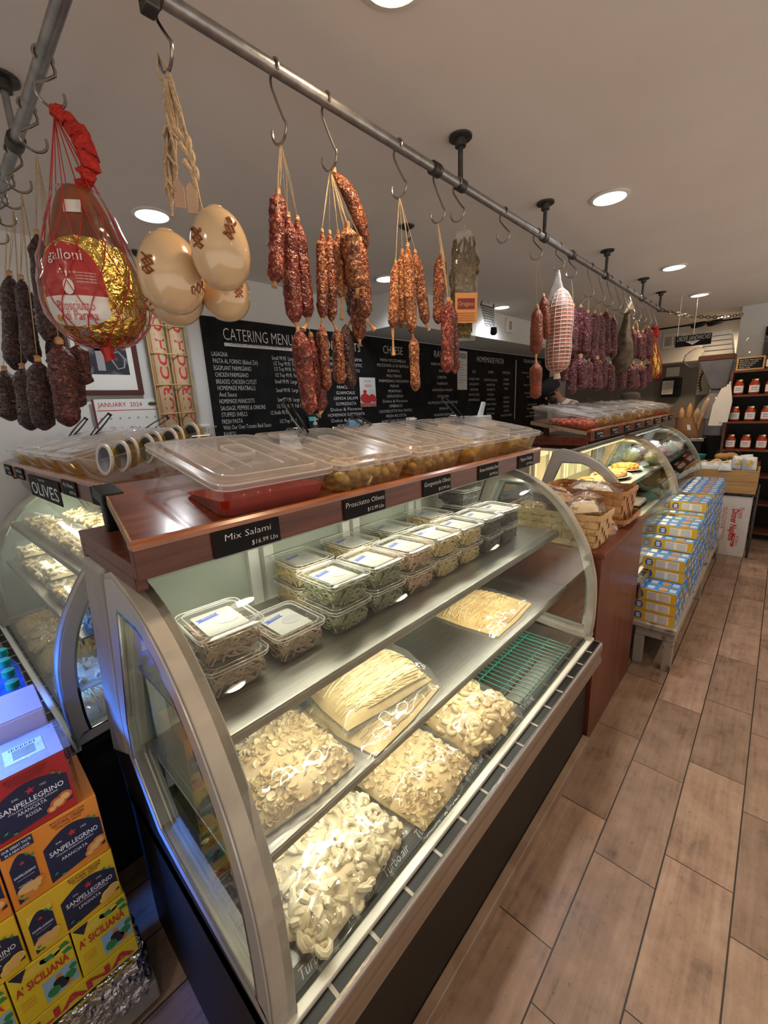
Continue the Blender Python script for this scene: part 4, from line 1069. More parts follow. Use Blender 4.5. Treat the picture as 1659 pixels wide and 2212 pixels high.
for y in (1.74, 2.70):
    r_ = rk(MB().tube([(PXL, y, PZ+.01), (PXL, y, CEIL-.006)], .0095, 10), 'support_rod', W['galv'])
    MB().lathe([(.012, -.035), (.020, -.033), (.020, -.010), (.042, -.008), (.042, -.0005)], 18, c=(0, y-PY_, CEIL-PZ)).build('flange', W['darkst'], r_)
    rk(MB().tube([(PXL, y-.022, PZ), (PXL, y+.022, PZ)], .023, 12), 'coupling', W['darkst'])
def chain(name, label, a, b, sag, link, r, mat, cat='chain'):
    a, b = Vector(a), Vector(b); n = max(3, int((b-a).length/(link*1.45))); m = MB()
    for i in range(n):
        t0, t1 = i/n, (i+1)/n
        p = a.lerp(b, t0)-Vector((0, 0, sag*4*t0*(1-t0))); q = a.lerp(b, t1)-Vector((0, 0, sag*4*t1*(1-t1)))
        d = (q-p).normalized(); u = d.cross(Vector((0, 0, 1)))
        if u.length < .1: u = Vector((1, 0, 0))
        u.normalize(); v = d.cross(u); s_ = u if i % 2 else v; c_ = (p+q)/2; h = (q-p).length*.5+r*2.2
        m.tube([c_+d*h*math.cos(2*PI*k/10)+s_*link*.30*math.sin(2*PI*k/10) for k in range(10)], r, 5, closed=True)
    return tag(m.build(name, mat), label, cat)
chain('chain', 'dark chain stretched from the far end of the pipe to the wall column', (5.09, 1.0, 2.425), (6.745, .49, 2.49), .05, .05, .0042, W['darkst'])

def s_hook(label, px, py, zb, along='x', cat='hook', mat='hook', r=.0034):
    """S hook over the pipe at (px,py), bottom of its lower loop at zb"""
    P = []
    zt = PZ+.0150+r
    rr = (zt-PZ)
    for a in range(-30, 211, 30): P.append((-rr*math.cos(R(a))*1.0, PZ+rr*math.sin(R(a))))
    L = max(zt-zb, .07); q = min(.030, L*.24)
    P += [(rr*.9, PZ-.03), (-q*.75, zb+q*1.5)]
    for a in range(170, 381, 26): P.append((q*math.cos(R(a))*1.0, zb+q+r+q*math.sin(R(a))))
    pts = []
    P2 = spline([(a, b, 0) for a, b in P], 2)
    for p in P2:
        pts.append((px, py+p.x, p.y) if along == 'x' else (px+p.x, py, p.y))
    o = MB().tube(pts, r, 7).build('meat_hook', W[mat], None, (px, py, PZ))
    return tag(o, label, cat, 'meat hooks on the pipes')
def hang(top, bot, r, mat, seed, wob=.07, n=40, k=16, bend=0, sq=1.0):
    """bumpy sausage body between two points"""
    a, b = Vector(top), Vector(bot); d = b-a; m = MB(); rings = []
    side = d.cross(Vector((0, 0, 1)))
    side = side.normalized() if side.length > 1e-3 else Vector((.7, -.7, 0))
    u = d.normalized().orthogonal().normalized(); v = d.normalized().cross(u)
    for i in range(n+1):
        t = i/n
        e = min(1, (t/.16)**.62 if t > 0 else 0, ((1-t)/.11)**.55 if t < 1 else 0)
        rad = max(r*.12, r*(e*(.94+.06*math.sin(t*7+seed))))
        c = a+d*t+side*bend*math.sin(PI*t)
        ring = []
        for j in range(k):
            w_ = 2*PI*j/k; dr = u*math.cos(w_)+v*math.sin(w_)*sq
            nz = noise.noise(dr*1.6+Vector((seed*3.1, t*9, seed)))+.6*noise.noise(dr*3.5+Vector((seed, t*22, 0)))+.5*noise.noise(dr*6+Vector((seed, t*44, 0)))
            ring.append(c+dr*rad*(1+wob*nz*1.4))
        rings.append(ring)
    m.loft(rings, 0, True, True); return m
def sausage(label, top, bot, r, mat, seed=0, hook=None, link=None, stub=None, bend=0, group=None, cat='sausage', name='cured_sausage', wob=.10, sc=1.0, strings=2):
    o0 = Vector(top)
    s = hang(top, bot, r, mat, seed, wob, bend=bend).build(name, W[mat], None, o0, ang=70)
    tag(s, label, cat, group)
    def part(m, nm, mt):
        for q in m.v: q -= o0
        return m.build(nm, W[mt], s)
    part(hang(Vector(top)+Vector((0, 0, r*.55)), Vector(top)-Vector((0, 0, r*.2)), r*.30, 'casing', seed+5, .2, 6, 7), 'tied_end', 'casing')
    if hook:
        m = MB(); h = Vector(hook); t_ = Vector(top)+Vector((0, 0, r*.4))
        for i in range(strings):
            j = Vector((random.uniform(-.006, .006), random.uniform(-.006, .006), 0))
            m.tube([h+j*.2, h.lerp(t_, .5)+j, t_], .0009, 4)
        part(m, 'string', 'twine')
    if stub:
        p, q = Vector(bot), Vector(stub)
        m = MB().tube([p+Vector((0, 0, r*.2)), p.lerp(q, .4), p.lerp(q, .8), q], [r*.34, r*.17, r*.22, r*.40], 7); part(m, 'casing_end', 'casing')
    if link:
        lt, lb, lr = link
        m = MB().tube([Vector(bot)+Vector((0, 0, r*.3)), Vector(bot).lerp(Vector(lt), .5), Vector(lt)-Vector((0, 0, lr*.4))], [r*.30, r*.16, lr*.3], 6); part(m, 'twisted_casing', 'casing')
        part(hang(lt, lb, lr, mat, seed+9, wob), 'lower_link', mat)
    return s
HK = {}
def mh(key, top, bot, label):
    s_hook(label, top[0], PY_, bot[2]); HK[key] = (top[0], PY_, bot[2]+.004)
mh('prov', (0.485,1.000,2.399), (0.474,1.000,2.296), 'long dark hook carrying the provolone cheeses')
mh('a', (0.747,1.000,2.431), (0.743,1.000,2.264), 'long hook carrying the first bunch of red salami')
mh('b', (0.907,1.000,2.397), (0.914,1.000,2.259), 'wide bright hook carrying the second bunch of dry sausages')
mh('c', (1.200,1.000,2.402), (1.211,1.000,2.275), 'hook carrying the tan sausages with a flared end')
mh('d', (1.412,1.000,2.390), (1.437,1.000,2.256), 'hook carrying the pair of sausages beside the herb bag')
mh('e', (1.538,1.000,2.391), (1.586,1.000,2.291), 'hook carrying the bag of dried herbs below the first aisle support rod')
mh('f', (1.901,1.000,2.408), (1.950,1.000,2.299), 'empty hook between the herb bag and the smooth orange sausages')
mh('g', (2.245,1.000,2.403), (2.283,1.000,2.299), 'hook carrying the smooth orange sausages')
mh('h', (2.532,1.000,2.395), (2.613,1.000,2.302), 'hook carrying the white netted pork')
mh('i', (2.725,1.000,2.399), (2.795,1.000,2.300), 'hook carrying the purple sausages right behind the netted pork')
FH = [((1278,583), 0)]
FARH = [(3.046,1.000,2.402), (3.270,1.000,2.404), (3.455,1.000,2.406), (3.659,1.000,2.409), (3.858,1.000,2.412), (4.047,1.000,2.414), (4.253,1.000,2.416), (4.444,1.000,2.418), (4.635,1.000,2.417), (4.856,1.000,2.423)]
for i, p in enumerate(FARH):
    s_hook('hook on the far half of the pipe, %s past the netted pork' % ordn(i), p[0], PY_, 2.24); HK['f%d' % i] = (p[0], PY_, 2.244)
# ---- bunch A: red salami
def near_hook(p): return min((HK[q] for q in HK if q in ('i',) or q[0] == 'f' and len(q) == 2), key=lambda h: abs(h[0]-p[0]))
G1 = 'red salami on the first sausage hook'
sausage('short red salami hanging highest, at the left of the first bunch', (0.763,1.050,2.181), (0.738,1.050,2.037), 0.0234, 'sal_red', 1, HK['a'], group=G1, cat='salami', name='salami')
sausage('red salami with a small knob end, leftmost of the first bunch', (0.698,0.970,2.097), (0.670,0.970,1.934), 0.0200, 'sal_red', 2, HK['a'], stub=(0.667,0.970,1.925), group=G1, cat='salami', name='salami')
sausage('long red salami with a second link that reaches down to the pans', (0.750,1.000,2.109), (0.743,1.000,1.852), 0.0239, 'sal_red', 3, HK['a'], link=((0.745,0.990,1.839), (0.762,0.990,1.613), 0.0258), group=G1, cat='salami', name='salami', bend=.004)
sausage('red salami with a twisted end, rightmost of the first bunch', (0.802,1.030,2.123), (0.812,1.030,1.876), 0.0240, 'sal_red', 4, HK['a'], stub=(0.791,1.030,1.847), group=G1, cat='salami', name='salami', bend=-.006)
sausage('red salami on a thin string, low between the two longest pieces of the first bunch', (0.817,1.030,1.830), (0.833,1.030,1.618), 0.0256, 'sal_red', 5, (0.807,1.030,1.857), stub=(0.821,1.030,1.607), group=G1, cat='salami', name='salami', strings=1)
# ---- bunch B: dry sausages
G2 = 'dry sausages on the second sausage hook'
sausage('thin dry sausage at the left edge of the second bunch, with a dark lower link', (0.862,1.000,2.100), (0.840,1.000,1.874), 0.0182, 'sal_dry', 11, HK['b'], link=((0.833,1.000,1.859), (0.836,1.000,1.677), 0.0175), group=G2)
sausage('dry sausage second from the left in the second bunch', (0.924,1.040,2.122), (0.908,1.040,1.882), 0.0193, 'sal_dry', 12, HK['b'], link=((0.937,1.050,1.866), (0.933,1.050,1.701), 0.0204), group=G2)
sausage('narrow tan sausage in the middle of the second bunch', (0.893,0.970,2.097), (0.895,0.970,1.931), 0.0170, 'sal_tan', 13, HK['b'], stub=(0.886,0.970,1.874), group=G2)
sausage('thick pale crusted sausage at the front of the second bunch', (0.892,0.930,2.100), (0.917,0.930,1.951), 0.0270, 'sal_tan', 14, HK['b'], stub=(0.912,0.930,1.931), group=G2, wob=.13)
sausage('long curved sausage tied straight to the second hook', (0.977,1.060,2.300), (1.076,1.060,2.096), 0.0243, 'sal_dry', 15, None, group=G2, bend=.035)
sausage('long sausage at the right edge of the second bunch with a hanging casing tail', (1.009,1.000,2.112), (1.015,1.000,1.893), 0.0228, 'sal_dry', 16, HK['b'], stub=(1.051,1.000,1.867), group=G2)
sausage('dark sausage behind the thick pale one in the second bunch', (1.051,1.090,2.092), (1.054,1.090,1.912), 0.0258, 'sal_dark', 17, HK['b'], link=((1.011,1.090,1.893), (1.017,1.090,1.689), 0.0232), group=G2)
sausage('dark tapering sausage low at the right of the second bunch', (1.044,1.060,1.983), (1.041,1.060,1.842), 0.0258, 'sal_dry', 18, HK['b'], stub=(1.043,1.060,1.823), group=G2)
# ---- bunch C: tan sausages
G3 = 'tan sausages on the third sausage hook'
sausage('tan sausage with a pale flared casing end, leftmost of the third bunch', (1.170,1.000,2.083), (1.142,1.000,1.875), 0.0177, 'sal_tan', 21, HK['c'], stub=(1.141,1.000,1.793), group=G3)
sausage('tan sausage second from the left in the third bunch', (1.242,1.030,2.136), (1.221,1.030,1.893), 0.0218, 'sal_tan', 22, HK['c'], group=G3)
sausage('tan sausage with a dark lower link in the middle of the third bunch', (1.211,0.980,2.135), (1.220,0.980,1.865), 0.0212, 'sal_tan', 23, HK['c'], link=((1.228,0.980,1.859), (1.232,0.980,1.673), 0.0189), group=G3)
sausage('slanting tan sausage, rightmost of the third bunch', (1.275,1.000,2.134), (1.330,1.000,1.909), 0.0206, 'sal_tan', 24, HK['c'], stub=(1.344,1.000,1.894), group=G3)
# ---- bunch D and herb bag
G4 = 'sausages beside the herb bag'
sausage('upper brown sausage hanging left of the herb bag', (1.458,1.020,2.175), (1.431,1.020,1.925), 0.0247, 'sal_dry', 31, HK['d'], group=G4)
sausage('lower red and white sausage in front of the herb bag, left of its twin', (1.428,0.970,1.997), (1.417,0.970,1.740), 0.0263, 'sal_red', 32, HK['d'], group=G4, strings=4)
sausage('lower red and white sausage in front of the herb bag, right of its twin', (1.490,1.000,2.002), (1.517,1.000,1.742), 0.0239, 'sal_red', 33, HK['d'], group=G4)
hb = (1.588, 1.0, 2.276)
t = thing('herb_bag', 'clear bag of dried oregano sprigs with an orange label, hanging from the pipe', 'bag of herbs', hb, (R(3), 0, R(-38)))
hz = .40; hw = .062
m = MB(); rdh = random.Random(4)
for i in range(150):
    x = rdh.uniform(-hw*.8, hw*.8); z0 = -rdh.uniform(.02, hz*.75); m.tube([(x, rdh.uniform(-.012, .012), z0), (x+rdh.uniform(-.012, .012), rdh.uniform(-.02, .02), z0-.03), (x*.9+rdh.uniform(-.01, .01), rdh.uniform(-.012, .012), z0-.07)], [.004, .006, .002], 5)
m.taper((-.03, .03, -.012, .012), (-hw*.7, hw*.7, -.016, .016), -hz*.97, -hz*.3)
tag(m.build('oregano', W['oreg'], t), kind='stuff')
m = MB()
rings = []
for i in range(15):
    f = i/14; wv = hw*(.45+.55*min(1, f*5))*(1-.12*f); dpt = .028*math.sin(PI*min(1, f*1.0+.06))+.004
    rings.append([(wv*math.cos(2*PI*j/16), dpt*math.sin(2*PI*j/16)+.004*noise.noise(Vector((f*9, j, 0))), -hz*f) for j in range(16)])
m.loft(rings).tube([(0, 0, -.004), (.002, .001, .02)], [.006, .003], 6); m.build('clear_bag', W['film'], t)
lb = MB().box(-.046, .046, -.0335, -.032, -.335, -.225, 0).box(-.036, .036, -.0342, -.0335, -.285, -.245, 1).text('Oregano', FW(-.034, -.0348, -.272), .016, .066, mi=0)
for k in range(5): lb.box(-.038, .038, -.0342, -.0335, -.300-k*.007, -.298-k*.007, 1)
lb.build('printed_label', [W['orgl'], W['maroon']], t)
# ---- smooth orange sausages
G5 = 'smooth orange sausages'
sausage('smooth orange sausage with a lower link, left of the netted pork', (2.277,1.000,2.086), (2.288,1.000,1.859), 0.0326, 'nduja', 41, HK['g'], link=((2.292,1.000,1.820), (2.304,1.000,1.631), 0.0329), group=G5, wob=.03)
sausage('smooth orange sausage hanging higher, touching the netted pork', (2.422,1.030,2.167), (2.484,1.030,1.954), 0.0269, 'nduja', 42, HK['g'], group=G5, wob=.03)
# ---- netted pork
t = thing('netted_pork', 'large cured pork roll in white string netting', 'cured meat', (0, 0, 0))
pa, pb = Vector((2.590,1.000,2.228)), Vector((2.585,1.000,1.773)); pr = 0.0686; t.location = pa
def nsurf(tt, th, o=0):
    e = min(1, (max(tt, .001)/.22)**.55*.96+.04, (max(1-tt, .0)/.14)**.5+.12); c = pa.lerp(pb, tt)
    return c+Vector((math.cos(th), math.sin(th), 0))*(pr*e*(1+.03*math.sin(tt*20))+o)-pa
m = MB(); m.loft([[nsurf(i/24, 2*PI*j/18) for j in range(18)] for i in range(25)]); m.build('meat_roll', W['pork'], t)
m = MB()
for i in range(1, 23): m.tube([nsurf(i/23, 2*PI*j/16, .001) for j in range(16)], .0015, 4, closed=True)
for j in range(14): m.tube([nsurf(i/20, 2*PI*j/14, .001) for i in range(21)], .0013, 4)
hp = Vector(HK['h'])-pa
for j in range(9): m.tube([nsurf(0, 2*PI*j/9, .002), hp.lerp(nsurf(0, 0), .3)+Vector((.006*math.cos(j), .006*math.sin(j), 0)), hp], .0016, 4)
m.tube([pb-pa, pb-pa+Vector((.006, 0, -.03))], [.016, .022], 8)
m.build('string_netting', W['wtwine'], t)
m = MB().lathe([(.010, 0), (.018, -.05), (.050, -.14), (.052, -.19)], 14, c=tuple(hp), cap=False); m.build('loose_netting_top', W['cello'], t)
# ---- far purple sausages in two rows
GF = 'purple sausages on the far half of the pipe'
UP = [(1238,662,1236,768,12), (1254,664,1256,770,12.5), (1270,675,1266,768,10), (1284,676,1282,785,12), (1296,680,1296,790,11), (1309,672,1311,770,10), (1325,685,1323,775,9)]
del UP
sausage('purple speckled sausage of the upper row, %s past the netted pork' % ordn(0), (2.782,1.000,2.157), (2.814,1.000,1.882), 0.0338, 'sal_far', 60, near_hook((2.782,1.000,2.157)), group=GF)
sausage('purple speckled sausage of the upper row, %s past the netted pork' % ordn(1), (2.966,1.020,2.179), (3.039,1.020,1.891), 0.0372, 'sal_far', 61, near_hook((2.966,1.020,2.179)), group=GF)
sausage('purple speckled sausage of the upper row, %s past the netted pork' % ordn(2), (2.986,0.980,2.145), (3.004,0.980,1.890), 0.0296, 'sal_far', 62, near_hook((2.986,0.980,2.145)), group=GF)
sausage('purple speckled sausage of the upper row, %s past the netted pork' % ordn(3), (3.204,1.010,2.173), (3.258,1.010,1.856), 0.0380, 'sal_far', 63, near_hook((3.204,1.010,2.173)), group=GF)
sausage('purple speckled sausage of the upper row, %s past the netted pork' % ordn(4), (3.256,0.990,2.164), (3.336,0.990,1.841), 0.0351, 'sal_far', 64, near_hook((3.256,0.990,2.164)), group=GF)
sausage('purple speckled sausage of the upper row, %s past the netted pork' % ordn(5), (3.515,1.030,2.226), (3.620,1.030,1.922), 0.0341, 'sal_far', 65, near_hook((3.515,1.030,2.226)), group=GF)
sausage('purple speckled sausage of the upper row, %s past the netted pork' % ordn(6), (3.596,1.000,2.190), (3.656,1.000,1.904), 0.0311, 'sal_far', 66, near_hook((3.596,1.000,2.190)), group=GF)
sausage('purple speckled sausage of the upper row, %s past the netted pork' % ordn(7), (4.196,1.010,2.169), (4.314,1.010,1.937), 0.0334, 'sal_far', 67, near_hook((4.196,1.010,2.169)), group=GF)
sausage('purple speckled sausage of the upper row, %s past the netted pork' % ordn(8), (4.241,0.980,2.140), (4.339,0.980,1.935), 0.0335, 'sal_far', 68, near_hook((4.241,0.980,2.140)), group=GF)
sausage('purple speckled sausage of the upper row, %s past the netted pork' % ordn(9), (4.575,1.020,2.176), (4.677,1.020,1.936), 0.0339, 'sal_far', 69, near_hook((4.575,1.020,2.176)), group=GF)
sausage('purple speckled sausage of the upper row, %s past the netted pork' % ordn(10), (4.670,1.000,2.221), (4.807,1.000,1.960), 0.0408, 'sal_far', 70, near_hook((4.670,1.000,2.221)), group=GF)
sausage('purple speckled sausage of the upper row, %s past the netted pork' % ordn(11), (5.002,1.030,2.240), (5.189,1.030,1.982), 0.0343, 'sal_far', 71, near_hook((5.002,1.030,2.240)), group=GF)
sausage('purple speckled sausage of the lower row, %s past the netted pork' % ordn(0), (2.654,0.990,1.855), (2.667,0.990,1.724), 0.0265, 'sal_far', 80, (2.812,1.000,1.898), group=GF, strings=1)
sausage('purple speckled sausage of the lower row, %s past the netted pork' % ordn(1), (2.849,1.010,1.894), (2.875,1.010,1.651), 0.0327, 'sal_far', 81, (2.868,1.020,1.904), group=GF, strings=1)
sausage('purple speckled sausage of the lower row, %s past the netted pork' % ordn(2), (2.874,0.970,1.871), (2.929,0.970,1.677), 0.0414, 'sal_far', 82, (2.916,0.980,1.897), group=GF, strings=1)
sausage('purple speckled sausage of the lower row, %s past the netted pork' % ordn(3), (3.127,1.000,1.864), (3.158,1.000,1.679), 0.0286, 'sal_far', 83, (3.093,1.010,1.916), group=GF, strings=1)
sausage('purple speckled sausage of the lower row, %s past the netted pork' % ordn(4), (3.231,0.980,1.882), (3.262,0.980,1.668), 0.0390, 'sal_far', 84, (3.189,0.990,1.869), group=GF, strings=1)
sausage('purple speckled sausage of the lower row, %s past the netted pork' % ordn(5), (3.507,1.020,1.915), (3.521,1.020,1.686), 0.0349, 'sal_far', 85, (3.466,1.030,1.869), group=GF, strings=1)
sausage('purple speckled sausage of the lower row, %s past the netted pork' % ordn(6), (3.571,0.990,1.866), (3.629,0.990,1.660), 0.0336, 'sal_far', 86, (3.650,1.000,1.924), group=GF, strings=1)
sausage('purple speckled sausage of the lower row, %s past the netted pork' % ordn(7), (3.935,1.000,1.865), (3.969,1.000,1.678), 0.0382, 'sal_far', 87, (4.306,1.010,1.960), group=GF, strings=1)
sausage('purple speckled sausage of the lower row, %s past the netted pork' % ordn(8), (4.033,0.970,1.866), (4.125,0.970,1.691), 0.0427, 'sal_far', 88, (4.178,0.980,1.950), group=GF, strings=1)
sausage('purple speckled sausage of the lower row, %s past the netted pork' % ordn(9), (4.298,1.010,1.898), (4.442,1.010,1.686), 0.0453, 'sal_far', 89, (4.507,1.020,1.971), group=GF, strings=1)
sausage('purple speckled sausage of the lower row, %s past the netted pork' % ordn(10), (4.485,0.990,1.892), (4.606,0.990,1.685), 0.0447, 'sal_far', 90, (4.575,1.000,1.953), group=GF, strings=1)
sausage('purple speckled sausage of the lower row, %s past the netted pork' % ordn(11), (4.903,1.020,1.924), (4.971,1.020,1.731), 0.0414, 'sal_far', 91, (4.940,1.030,1.995), group=GF, strings=1)
# ---- dark ham and red netted ham further along
def ham(t, pa, pb, pr, prof, mat, ph=0, lean=None, nm='ham_body'):
    pa, pb = Vector(pa), Vector(pb)
    def S(tt, th, o=0):
        i = 0
        while i < len(prof)-2 and prof[i+1][0] < tt: i += 1
        a, b = prof[i], prof[i+1]; f = (tt-a[0])/(b[0]-a[0]); f = f*f*(3-2*f) if 0 else f
        e = a[1]+(b[1]-a[1])*f
        c = pa.lerp(pb, tt)
        return c+Vector((math.cos(th), .82*math.sin(th), 0))*(pr*e+o)-pa
    m = MB(); m.loft([[S(i/30, 2*PI*j/24)+Vector((0, 0, 0)) for j in range(24)] for i in range(31)])
    for q in m.v: q += Vector((noise.noise(q*9), noise.noise(q*9+Vector((3, 1, 0))), 0))*pr*.05
    m.build(nm, mat, t); return S
HP = [(0, .16), (.06, .22), (.15, .27), (.28, .40), (.42, .62), (.56, .86), (.68, .99), (.78, 1.0), (.87, .90), (.94, .66), (.98, .38), (1, .1)]
pa = (3.950,1.000,2.300)
t = thing('cured_ham', 'dark brown whole cured ham hanging between the purple sausages', 'ham', pa)
ham(t, pa, (3.899,1.000,1.810), 0.0956, HP, W['hamdark'])
m = MB(); m.tube([(0, 0, -.02), (0, 0, .03), Vector(near_hook(pa))-Vector(pa)], [.05, .03, .004], 8); m.build('rope', W['wtwine'], t)
pa = (4.928,1.000,2.196)
t = thing('cured_ham', 'small ham in red netting with gold foil, last on the pipe', 'ham', pa)
Sx = ham(t, pa, (5.150,1.000,1.785), 0.0731, HP, W['gold'], nm='foil_wrapped_body')
m = MB()
for k in range(8):
    for s_ in (1, -1): m.tube([Sx(.04+.94*i/12, 2*PI*k/8+s_*1.4*i/12, .004) for i in range(13)], .003, 4)
m.build('red_netting', W['netred'], t)
m = MB().tube([(0, 0, -.03), (.01, 0, .06), Vector(near_hook(pa))-Vector(pa)], [.045, .03, .006], 8)
m.build('netting_twist', W['redrope'], t)

W['parch'] = pm('parchment', (.50, .32, .21), .6)
# ---- provolone cheeses
CAMP = Vector((0, 0, 1.62))
def provolone(label, c, hw, hh, seed, marks, neck=True):
    c = Vector(c); t = thing('provolone_cheese', label, 'cheese', c, group='provolone cheeses roped to one hook')
    m = MB(); rings = []
    for i in range(21):
        f = i/20; z = math.cos(PI*f); r_ = math.sin(PI*f)**.92*(1-.06*z)
        if neck and z > .86: r_ = max(r_, .26)
        rings.append([(hw*max(r_, .01)*math.cos(2*PI*j/32), hw*max(r_, .01)*math.sin(2*PI*j/32), hh*z) for j in range(32)])
    m.loft(rings); m.build('cheese_body', W['prov'], t, ang=80)
    m = MB().lathe([(hw*.34, hh*.84), (hw*.38, hh*.87), (hw*.34, hh*.90)], 16).lathe([(hw*.30, hh*.90), (hw*.34, hh*.93), (hw*.28, hh*.97)], 16); m.build('rope_collar', W['rope'], t)
    tc = (CAMP-c).normalized(); rr = tc.cross(Vector((0, 0, 1))).normalized()*-1; uu = rr.cross(tc)*1
    if uu.z < 0: uu = -uu
    rd_ = random.Random(seed)
    for (a, b, rot) in marks:
        m = MB()
        for l in range(3):
            pts = []
            for k in range(9):
                s_ = (k/8-.5)*.42; w_ = .075*math.sin(k*1.9+l*2+seed)+(l-1)*.085
                x = a+s_*math.cos(rot)-w_*math.sin(rot); y = b+s_*math.sin(rot)+w_*math.cos(rot)
                zz = math.sqrt(max(.02, 1-x*x-y*y)); d = (tc*zz+rr*x+uu*y)
                pts.append(Vector((d.x*hw, d.y*hw, d.z*hh))*1.001)
            m.tube(pts, [hw*.035+rd_.random()*hw*.02 for _ in pts], 5)
        m.build('branded_mark', W['scorch'], t)
    return t
provolone('pale provolone cheese with a roped neck, at the left of the bunch', (0.438,1.020,1.926), 0.0668, 0.0828, 1, [(-.62, .22, 1.4), (.72, -.30, .3)])
provolone('pale provolone cheese hanging lowest, behind the left one', (0.484,1.130,1.922), 0.0694, 0.0799, 2, [(-.80, -.35, 1.6)], False)
provolone('pale provolone cheese at the front right of the bunch', (0.496,0.900,1.954), 0.0582, 0.0769, 3, [(.38, .55, 1.1), (-.70, .28, 1.6)])
provolone('pale provolone cheese behind and below the front right one', (0.584,1.060,1.918), 0.0581, 0.0668, 4, [(.52, .10, 1.5)], False)
t = thing('jute_rope', 'thick jute rope bundle tying the provolone cheeses to their hook', 'rope', HK['prov'])
h = Vector(HK['prov']); rdp = random.Random(2)
for nm, a, n_ in (('left_strands', Vector((0.458,1.020,2.041)), 14), ('right_strands', Vector((0.477,0.920,2.024)), 6)):
    m = MB()
    for i in range(n_):
        pts = []; ph = rdp.uniform(0, 6); rad = rdp.uniform(.005, .014) if n_ == 14 else rdp.uniform(.001, .006)
        for k in range(13):
            f = k/12; e = math.sin(PI*min(1, f*1.1))**.5*rad
            pts.append((a-h)*f+Vector((e*math.cos(ph+f*5), e*math.sin(ph+f*5), 0)))
        m.tube(pts, .0030, 5)
    if n_ == 6:
        for f in (.50, .60, .72):
            p = (a-h)*f; m.ball(p+Vector((.006, 0, 0)), .010, 8, 5, s=(.8, .8, 1.5)); m.tube([p, p+Vector((-.012, .008, .02))], [.004, .007], 6)
    else:
        for f in (.42, .62, .8):
            p = (a-h)*f; m.tube([p+Vector((.012*math.cos(k), .012*math.sin(k), .01*math.sin(2*k))) for k in range(7)], .0035, 5)
        m.tube([(0, 0, 0), (-.012, .008, .03), (-.016, .012, 0), (-.006, .005, -.04)], .0026, 5)
    m.build('rope_strands', W['rope'], t)
for c_ in (Vector((0.470,1.000,2.084)), Vector((0.462,0.930,2.050))):
    p = c_-h; m = MB(); m.prism([(-.010, -.028), (.011, -.030), (.013, .010), (.002, .026), (-.008, .018)], lambda a, b, q: (p.x+a*.7+q, p.y-a*.7+q, p.z+b), 0, .002)
    m.build('cloth_tag', W['parch'], t)
# ---- big prosciutto in gold foil on the left pipe
def lh(top, bot, label):
    s_hook(label, PXL, top[1], bot[2], 'y'); return (PXL, top[1], bot[2]+.004)
hk = lh((0.365,1.321,2.413), (0.365,1.366,2.320), 'hook on the left pipe carrying the foil wrapped ham')
pa = Vector((hk[0]+.016, hk[1]+.0, (0.360,1.289,2.168)[2])); zb_ = (0.360,1.277,1.802)[2]
t = thing('cured_ham', 'big cured ham in gold foil with a red label and red netting', 'ham', pa)
pb = Vector((pa.x, pa.y, zb_)); prr = 0.1055
HP2 = [(0, .24), (.03, .34), (.09, .45), (.16, .55), (.26, .66), (.36, .78), (.5, .92), (.62, 1.0), (.74, .99), (.84, .89), (.92, .68), (.97, .43), (1, .10)]
HL = (pa-pb).z
S = ham(t, pa, pb, prr, HP2, W['ham'])
th0 = math.atan2(-pa.y, -pa.x)
def onham(u, z, o=0):   # u metres to the right on the skin, z metres above the ham's bottom
    tt = 1-z/HL
    for i in range(len(HP2)-1):
        if HP2[i+1][0] >= tt: break
    a, b = HP2[i], HP2[i+1]; e = a[1]+(b[1]-a[1])*max(0, min(1, (tt-a[0])/(b[0]-a[0])))
    return S(max(0, min(1, tt)), th0+u/max(prr*max(e, .3), .03), o)
def patch(u0, z0, a, b, off, n, crump, shape=None, seed=0, split=None):
    m = MB(); vs = [onham(u0, z0, off)]; K = 36
    for r_ in range(1, n+1):
        for k in range(K):
            w_ = 2*PI*k/K; f = r_/n; sx, sy = math.cos(w_), math.sin(w_)
            sh = shape(w_) if shape else 1
            u, z = u0+a*f*sx*sh, max(.004, z0+b*f*sy*sh)
            p = onham(u, z, off); p += p.normalized()*crump*noise.noise(Vector((u*60, z*60, seed)))
            vs.append(p)
    for k in range(K): m.add([], [])
    fs = [(0, 1+k, 1+(k+1) % K) for k in range(K)]
    for r_ in range(n-1):
        for k in range(K):
            i0 = 1+r_*K+k; i1 = 1+r_*K+(k+1) % K; fs.append((i0, i0+K, i1+K, i1))
    m.add(vs, fs, 0, True)
    if split is not None:
        for i, f in enumerate(m.f):
            zc = sum(m.v[j].z for j in f)/len(f)
            uc = 0
            if zc < split: m.m[i] = 1
    return m
foil = patch(.01, HL*.335, .175, HL*.325, .004, 16, .007, seed=2).build('gold_foil', W['gold'], t, ang=80)
cut = -HL*(1-.275)
m = MB(); NR, NC = 34, 22; lz0, lz1, lc = HL*.115, HL*.615, -prr*.42
vs = []
for r_ in range(NR+1):
    f = r_/NR; z = lz0+(lz1-lz0)*f
    hwid = prr*.66*min(1, (f/.10)**.35*.85+.15*min(1, f/.3))*(1 if f < .42 else math.sqrt(max(.0004, 1-((f-.42)/.58)**2.2)))
    for k in range(NC+1): vs.append(onham(lc+hwid*(2*k/NC-1), z, .0088+.0015*noise.noise(Vector((k*.5, f*12, 1)))))
m.add(vs, [(r_*(NC+1)+k, r_*(NC+1)+k+1, (r_+1)*(NC+1)+k+1, (r_+1)*(NC+1)+k) for r_ in range(NR) for k in range(NC)], 0, True)
for r_ in range(NR):
    for k in range(NC):
        if r_ < 12: m.m[r_*NC+k] = 1
m.build('paper_label', [W['label_red'], W['label_white']], t, ang=80)
m = MB()
M0 = Matrix.Identity(4)
